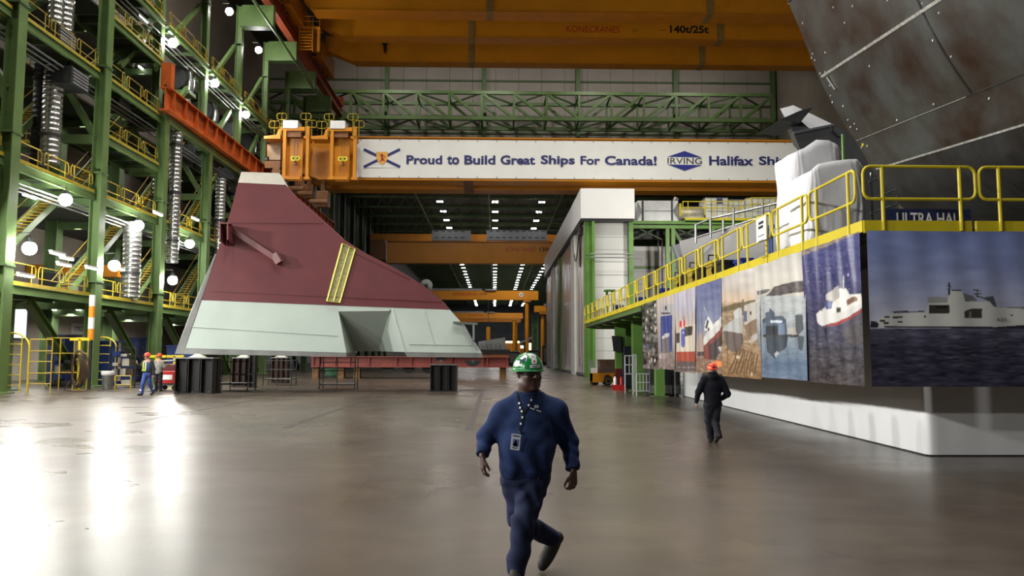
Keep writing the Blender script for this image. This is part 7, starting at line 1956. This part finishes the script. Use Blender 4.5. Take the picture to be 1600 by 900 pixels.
stick([(830.5, 572), (841, 571.6), (840, 573.4), (830.5, 573.6)], mat('sticker_grey', (120, 124, 128), 0.4, var=0), 4, 2, False, 0.007); stick([(829, 554), (834.5, 554), (836, 558), (830.5, 558.6)], MATS['sticker_grey'], 3, 3, False, 0.007)
# glasses
def fw(an, z, r): return tuple(B1+H1(r*0.083*math.sin(an)*1.0, -r*0.108*math.cos(an)+0.0, z))
g = MB()
g.grid(lambda u, v: fw(-1.05+2.1*u, -0.016+0.037*v-0.004*abs(math.sin(6*u)), 1.02+0.03*v), 24, 4); gl = g.build('safety_glasses', LENS, man, smooth='all')
md = gl.modifiers.new('thickness', 'SOLIDIFY'); md.thickness = 0.004
for sx in (-1, 1): MB().tube([fw(1.05*sx, 0.014, 1.05), tuple(B1+H1(0.082*sx, -0.02, 0.014)), tuple(B1+H1(0.084*sx, 0.03, 0.006))], 0.004, 6).build('temple_arm', BLACK, man)
# hair at the sides under the hat
F = Field(HC-0.19, HC+0.19, 0.006); F.ell(H1(0, 0.028, 0.034), np.array((0.081, 0.096, 0.09))*1.13, 0.01, R1)
nf = R1 @ np.array((0, -1, 0)); X_, Y_, Z_ = np.meshgrid(*[F.lo[k]+F.h*np.arange(F.n[k]) for k in range(3)], indexing='ij')
F.a = np.maximum(F.a, ((X_-HC[0])*nf[0]+(Y_-HC[1])*nf[1]-0.012).astype(np.float32)); F.a = np.maximum(F.a, (HC[2]-0.02-Z_).astype(np.float32))
grow('hair', F, B1, mat('hair_black', (22, 19, 18), 0.7, var=0.1), man)
# lanyard and badge
LAN = mat('lanyard_black', (24, 24, 26), 0.6, var=0)
def strap(pix, w_, nm, m, par, off=0.01):
    P_ = [hit(st_, *q, off) for q in pix]; P_ = [p for p in P_ if p is not None]
    g = MB()
    for a, b in zip(P_, P_[1:]): g.bar(a, b, w_, 0.003, (0, -1, 0.1))
    return g.build(nm, m, par)
lan = strap([(808.5, 613), (809, 619), (810, 625), (811, 632), (813, 640), (817, 646)], 0.016, 'lanyard', LAN, man)
for pix in ([(836, 613), (834, 618), (832, 622), (828, 630), (823, 639), (818, 646)], [(817.5, 645), (816, 655), (814, 664), (811.5, 674)]): strap(pix, 0.016, 'lanyard', LAN, man)
for i, (x, y) in enumerate(((811, 630), (812.5, 637), (815, 642.5), (816, 652), (813.5, 662), (830, 625), (826, 633))):
    patch(st_, [(x-1.3, y-1.6), (x+1.3, y-1.6), (x+1.3, y+1.6), (x-1.3, y+1.6)], 1, 2, 'lanyard_print', STICK, man, 0.018)
p = hit(st_, 811, 675, 0.02); MB().lathe([(0, -0.012), (0.012, -0.012), (0.012, 0.012), (0, 0.012)], tuple(p), 10, axis='Y').build('badge_clip', STEEL, man)
c4 = [hit(st_, x, y, 0.035) for x, y in ((799.5, 677.5), (814, 679), (811.5, 704), (797, 702))]
yb_ = min(q.y for q in c4)
c4 = [atY(x, y, yb_) for x, y in ((799.5, 677.5), (814, 679), (811.5, 704), (797, 702))]
bd = MB().prism(c4, (0, 0.004, 0)).build('id_badge', mat('badge_plastic', (206, 212, 224), 0.2, var=0.03), man)
def bq(u0, v0, u1, v1, m, nm):
    A, B, C_, D_ = c4; f = lambda u, v: (A.lerp(B, u)).lerp(D_.lerp(C_, u), v)+Vector((0, -0.003, 0))
    MB().prism([f(u0, v0), f(u1, v0), f(u1, v1), f(u0, v1)], (0, 0.001, 0)).build(nm, m, bd)
bq(0.22, 0.32, 0.80, 0.78, mat('badge_blue', (92, 112, 160), 0.4, var=0), 'badge_photo'); bq(0.40, 0.40, 0.62, 0.56, NAVYINK, 'badge_photo_head'); bq(0.30, 0.56, 0.72, 0.76, NAVYINK, 'badge_photo_shoulders'); bq(0.15, 0.08, 0.85, 0.16, mat('badge_strip', (70, 76, 90), 0.4, var=0), 'badge_text'); bq(0.2, 0.84, 0.7, 0.90, MATS['badge_strip'], 'badge_text')
# chest logo
patch(st_, [(834, 632.5), (842.5, 632.5), (842.5, 638), (834, 638)], 10, 8, 'chest_logo', STICK, man, 0.006, None, True); patch(st_, [(836, 634), (840.5, 634), (840.5, 636.5), (836, 636.5)], 6, 4, 'chest_logo', NAVYINK, man, 0.009, None, True)
for i in range(7):
    if i == 3: continue
    x = 828.5+2.5*i; y = 636.6+0.85*i; patch(st_, [(x, y), (x+1.9, y+0.6), (x+1.9, y+2.4), (x, y+1.8)], 1, 1, 'chest_lettering', STICK, man, 0.007)
# belt button and pocket seam
p = hit(jt, 841, 747.5, 0.004)
if p is not None: MB().lathe([(0, -0.004), (0.008, -0.003), (0.008, 0.003)], tuple(p), 8, axis='Y').build('rivet', STEEL, man)

# ---- smaller figures
def figure(name_label, base, scale, res, bodyf, garments, headc, yaw, hatm, skin, tilt=0.0, peak=PI/2):
    t = thing('person', name_label, 'person', tuple(base))
    F = Field((-0.6, -0.6, -0.02), (0.6, 0.6, 1.95), res); bodyf(F); H_, R_ = head(F, headc, yaw, tilt, 1.0, 0.0, res < 0.013)
    F.lo = F.lo*scale; F.h *= scale; grow('body', F, base, skin, t)
    for nm, m, fn in garments:
        F = Field((-0.6, -0.6, -0.02), (0.6, 0.6, 1.95), res); fn(F); F.lo = F.lo*scale; F.h *= scale; grow(nm, F, base, m, t)
    Hs = lambda x, y, z: H_(x, y, z)*scale
    o, tr = helmet(Hs, R_, hatm, t, base, 1.0, peak, 0.035, 0.045)
    return t, o, tr
def cuts(F, zlo=None, zhi=None):
    X, Y, Z = np.meshgrid(*[F.lo[k]+F.h*np.arange(F.n[k]) for k in range(3)], indexing='ij')
    if zlo is not None: F.a = np.maximum(F.a, (zlo-Z).astype(np.float32))
    if zhi is not None: F.a = np.maximum(F.a, (Z-zhi).astype(np.float32))
# the worker walking away beside the banners
S2 = 1.0; Y2 = 17.1; B2 = np.array((xp(1111, Y2), Y2, 0.0))
aL, eL, wL = (-0.16, 0, 1.33), (-0.285, 0.0, 1.07), (-0.305, 0.08, 0.87); aR, eR, wR = (0.21, 0, 1.33), (0.325, -0.04, 1.03), (0.25, 0.17, 0.92)
hL, kL, nL = (-0.07, 0, 0.80), (-0.055, 0.07, 0.46), (0.0, 0.12, 0.09); hR2, kR, nR = (0.11, 0, 0.80), (0.075, 0.03, 0.45), (0.075, -0.20, 0.17)
def b2(F):
    F.cap((0.02, 0, 1.36), (0.02, 0, 0.9), 0.12, 0.13, 0.05, 1.2); F.cap((-0.12, 0, 1.34), (0.17, 0, 1.34), 0.06, 0.06, 0.04)
    for a, e, w_ in ((aL, eL, wL), (aR, eR, wR)): F.cap(a, e, 0.05, 0.042, 0.03); F.cap(e, w_, 0.04, 0.028, 0.02)
    for a, e, w_ in ((hL, kL, nL), (hR2, kR, nR)): F.cap(a, e, 0.085, 0.055, 0.03); F.cap(e, w_, 0.053, 0.038, 0.02)
    hand(F, wL, (-0.05, 0.25, -1), (0, 1, 0.2), (1, 0, 0), 1.0, 0.5); hand(F, wR, (-0.5, 0.8, -0.2), (0, 0.2, 1), (-1, -0.3, 0), 1.0, 0.5)
def jk(F):
    F.ell((0.025, 0, 1.16), (0.205, 0.15, 0.25), 0.05); F.cap((0.02, 0, 0.98), (0.02, 0, 0.80), 0.185, 0.185, 0.04, 1.25); F.cap((-0.13, 0, 1.35), (0.18, 0, 1.35), 0.075, 0.075, 0.05)
    F.cap((0.02, -0.03, 1.40), (0.03, -0.02, 1.46), 0.095, 0.075, 0.03); F.ell((0.03, -0.085, 1.40), (0.11, 0.05, 0.07), 0.03)
    for a, e, w_ in ((aL, eL, wL), (aR, eR, wR)): F.cap(a, e, 0.083, 0.07, 0.04); F.cap(e, w_, 0.068, 0.05, 0.03)
    F.ripple(0.004, 24, 10, 14, 0.5); F.ripple(0.003, 12, 6, 40, 1.5); F.ell((0.032, 0.01, 1.455), (0.105, 0.10, 0.075), 0.03); cuts(F, 0.76, 1.505)
def tr(F):
    F.ell((0.02, 0, 0.80), (0.175, 0.13, 0.12), 0.04)
    F.cap(hL, kL, 0.105, 0.082, 0.04); F.cap(kL, nL, 0.08, 0.072, 0.03); F.cap(hR2, kR, 0.105, 0.082, 0.04); F.cap(kR, nR, 0.08, 0.072, 0.03)
    F.ripple(0.004, 14, 12, 40, 0.5); F.ripple(0.005, 44, 10, 8, 0.2); cuts(F, 0.06, 0.88)
def bo(F):
    F.cap((0.0, 0.11, 0.06), (0.0, 0.24, 0.04), 0.048, 0.042, 0.02); F.cap(nL, (0, 0.11, 0.06), 0.05, 0.05, 0.02)
    F.cap((0.075, -0.23, 0.17), (0.055, -0.06, 0.055), 0.05, 0.048, 0.02); F.cap((0.055, -0.06, 0.055), (0.05, -0.02, 0.045), 0.048, 0.04, 0.02); F.cap(nR, (0.075, -0.22, 0.16), 0.05, 0.05, 0.02); cuts(F, 0.0, None)
p2, hat2, ht2 = figure('worker in black hooded jacket and red hard hat walking away beside the banners', B2, 1.0, 0.012, b2, [('hooded_jacket', BLK, jk), ('trousers', CHAR, tr), ('boots', mat('boot_black', (34, 32, 30), 0.6, var=0.1), bo)], (0.035, 0.04, 1.525), PI-0.25, HATR, SKIN2, 0.0, PI/2)
patch(ht2, [(1113, 572), (1117, 572), (1117, 577), (1113, 577)], 5, 5, 'sticker', BLK, hat2, 0.006, None, True)
patch(ht2, [(1104.5, 570), (1106.5, 570), (1106.5, 574), (1104.5, 574)], 3, 3, 'sticker', STICK, hat2, 0.006)
# the two workers by the gallery
S3 = 1.10; Y3 = 36.8; B3 = np.array((xp(230.5, Y3), Y3, 0.0))
aL3, eL3, wL3 = (-0.13, -0.04, 1.36), (-0.20, -0.14, 1.14), (-0.25, -0.30, 1.28); aR3, eR3, wR3 = (0.17, 0.02, 1.36), (0.26, 0.05, 1.08), (0.27, -0.02, 0.84)
hL3, kL3, nL3 = (-0.06, -0.02, 0.84), (-0.10, -0.12, 0.48), (-0.14, -0.10, 0.10); hR3, kR3, nR3 = (0.09, 0.02, 0.84), (0.10, 0.05, 0.48), (0.19, 0.24, 0.16)
def b3(F):
    F.cap((0.02, 0, 1.38), (0.02, 0, 0.9), 0.12, 0.12, 0.05, 1.2); F.cap((-0.1, 0, 1.37), (0.14, 0, 1.37), 0.06, 0.06, 0.04)
    for a, e, w_ in ((aL3, eL3, wL3), (aR3, eR3, wR3)): F.cap(a, e, 0.05, 0.042, 0.03); F.cap(e, w_, 0.04, 0.03, 0.02)
    for a, e, w_ in ((hL3, kL3, nL3), (hR3, kR3, nR3)): F.cap(a, e, 0.08, 0.055, 0.03); F.cap(e, w_, 0.053, 0.04, 0.02)
    hand(F, wL3, (-0.4, -0.4, 0.8), (0, -1, 0.2), (1, 0, 0), 1.05, 0.6, 0.0105); hand(F, wR3, (0, -0.2, -1), (0, -1, 0), (-1, 0, 0), 1.05, 0.5, 0.0105)
def cv3(F):
    F.ell((0.0, -0.02, 1.16), (0.17, 0.14, 0.26), 0.04); F.ell((0.02, 0, 0.86), (0.17, 0.13, 0.13), 0.04)
    F.cap(hL3, kL3, 0.10, 0.08, 0.04); F.cap(kL3, nL3, 0.08, 0.075, 0.03); F.cap(hR3, kR3, 0.10, 0.08, 0.04); F.cap(kR3, nR3, 0.08, 0.072, 0.03); F.ripple(0.004, 18, 10, 35, 0.5); cuts(F, 0.09, 1.42)
def jk3(F):
    F.ell((0.03, 0.03, 1.16), (0.195, 0.15, 0.26), 0.04); F.cap((0.03, 0.03, 0.98), (0.03, 0.03, 0.85), 0.17, 0.17, 0.04, 1.2); F.cap((-0.08, 0.02, 1.38), (0.15, 0.02, 1.38), 0.075, 0.075, 0.04)
    for a, e, w_ in ((aL3, eL3, wL3), (aR3, eR3, wR3)): F.cap(a, e, 0.08, 0.068, 0.04); F.cap(e, w_, 0.066, 0.05, 0.03)
    cuts(F, 0.80, 1.47)
    X, Y, Z = np.meshgrid(*[F.lo[k]+F.h*np.arange(F.n[k]) for k in range(3)], indexing='ij')
    F.a = np.where((Y < 0.0) & (np.abs(X+0.06) < 0.085), np.maximum(F.a, 0.01), F.a).astype(np.float32)
def bo3(F):
    F.cap((-0.14, -0.10, 0.055), (-0.24, -0.18, 0.045), 0.05, 0.045, 0.02); F.cap(nL3, (-0.14, -0.1, 0.06), 0.052, 0.05, 0.02); F.cap(nR3, (0.15, 0.18, 0.06), 0.052, 0.05, 0.02); F.cap((0.19, 0.26, 0.12), (0.12, 0.16, 0.05), 0.048, 0.045, 0.02); cuts(F, 0.0, None)
COVER = mat('coverall_blue', (56, 82, 150), 0.8, var=0.08, scale=8)
HIVIS = mat('hi_vis_yellow', (208, 220, 96), 0.6, var=0)
p3, _, _ = figure('worker in blue coveralls and dark jacket, wearing a red hard hat, walking by the gallery', B3, S3, 0.016, b3, [('coveralls', COVER, cv3), ('jacket', mat('jacket_olive', (44, 48, 48), 0.85, var=0.1), jk3), ('boots', MATS['boot_black'], bo3)], (-0.01, -0.02, 1.60), -0.75, HATR, SKIN2, 0.0, -PI/2)
g = MB()
for x0, z0, x1, z1 in ((-0.10, 1.36, -0.09, 1.05), (0.005, 1.36, -0.0, 1.05)): g.bar(tuple(B3+S3*np.array((x0, -0.145, z0))), tuple(B3+S3*np.array((x1, -0.172, z1))), 0.055, 0.012, (0, -1, 0))
g.bar(tuple(B3+S3*np.array((-0.15, -0.15, 1.03))), tuple(B3+S3*np.array((0.02, -0.165, 1.03))), 0.012, 0.06, (0, 0, 1)); g.build('hi_vis_stripe', HIVIS, p3)
g = MB()
for c, z in (((-0.138, -0.102), 0.2), ((0.165, 0.19), 0.25)): g.lathe([(0.084*S3, 0), (0.086*S3, 0.03), (0.084*S3, 0.07)], tuple(B3+S3*np.array((c[0], c[1], z))), 14)
g.build('ankle_band', STICK, p3)
S4 = 1.09; Y4 = 41.0; B4 = np.array((xp(249, Y4), Y4, 0.0))
aL4, eL4, wL4 = (-0.16, 0, 1.36), (-0.2, 0.08, 1.1), (-0.02, 0.25, 1.08); aR4, eR4, wR4 = (0.16, 0, 1.36), (0.24, 0.02, 1.12), (0.27, 0.22, 1.22)
def b4(F):
    F.cap((0, 0, 1.38), (0, 0, 0.9), 0.12, 0.12, 0.05, 1.2); F.cap((-0.12, 0, 1.36), (0.12, 0, 1.36), 0.06, 0.06, 0.04)
    for a, e, w_ in ((aL4, eL4, wL4), (aR4, eR4, wR4)): F.cap(a, e, 0.05, 0.042, 0.03); F.cap(e, w_, 0.04, 0.03, 0.02)
    for s_ in (-1, 1): F.cap((0.09*s_, 0, 0.84), (0.10*s_, -0.02, 0.46), 0.08, 0.055, 0.03); F.cap((0.10*s_, -0.02, 0.46), (0.11*s_, 0.02, 0.1), 0.053, 0.04, 0.02)
    hand(F, wL4, (0.6, 0.6, 0.1), (0, 0, 1), (0.5, -0.5, 0), 1.05, 0.7, 0.0105); hand(F, wR4, (0.3, 0.8, 0.1), (0, 0, 1), (-1, 0, 0), 1.05, 0.7, 0.0105)
def sh4(F):
    F.ell((0, 0, 1.16), (0.19, 0.14, 0.26), 0.04); F.cap((0, 0, 0.98), (0, 0, 0.86), 0.165, 0.165, 0.04, 1.2); F.cap((-0.12, 0, 1.37), (0.12, 0, 1.37), 0.07, 0.07, 0.04)
    for a, e, w_ in ((aL4, eL4, wL4), (aR4, eR4, wR4)): F.cap(a, e, 0.076, 0.064, 0.04); F.cap(e, w_, 0.06, 0.045, 0.03)
    F.ripple(0.004, 22, 8, 30, 0.5); cuts(F, 0.80, 1.44)
def tr4(F):
    F.ell((0, 0, 0.84), (0.165, 0.13, 0.12), 0.04)
    for s_ in (-1, 1): F.cap((0.09*s_, 0, 0.84), (0.10*s_, -0.02, 0.46), 0.10, 0.08, 0.04); F.cap((0.10*s_, -0.02, 0.46), (0.11*s_, 0.02, 0.1), 0.078, 0.07, 0.03)
    F.ripple(0.004, 14, 10, 40, 0.5); cuts(F, 0.07, 0.9)
def bo4(F):
    for s_ in (-1, 1): F.cap((0.11*s_, 0.02, 0.055), (0.13*s_, 0.15, 0.045), 0.05, 0.045, 0.02); F.cap((0.11*s_, 0.02, 0.11), (0.11*s_, 0.02, 0.06), 0.052, 0.05, 0.02)
    cuts(F, 0.0, None)
figure('worker in grey shirt and red hard hat working with his back turned by the gallery', B4, S4, 0.016, b4, [('shirt', mat('shirt_grey', (136, 136, 128), 0.85, var=0.08), sh4), ('trousers', CHAR, tr4), ('boots', MATS['boot_black'], bo4)], (0.01, 0.01, 1.60), PI-0.35, HATR, SKIN2)
q_ = B4+S4*np.array(wL4)
MB().tube([tuple(q_+(0.06, 0.08, 0.02)), tuple(q_+(-0.15, -0.1, -0.2)), tuple(q_+(-0.35, -0.3, -0.7)), tuple(q_+(-0.5, -0.35, -1.05)), (q_[0]-0.7, q_[1]-0.4, 0.03), (q_[0]-0.3, q_[1]-0.5, 0.03)], 0.022, 6).build('welding_cable', GREY, label='grey cable looping from the hands of the grey shirted worker to the floor', cat='cable')
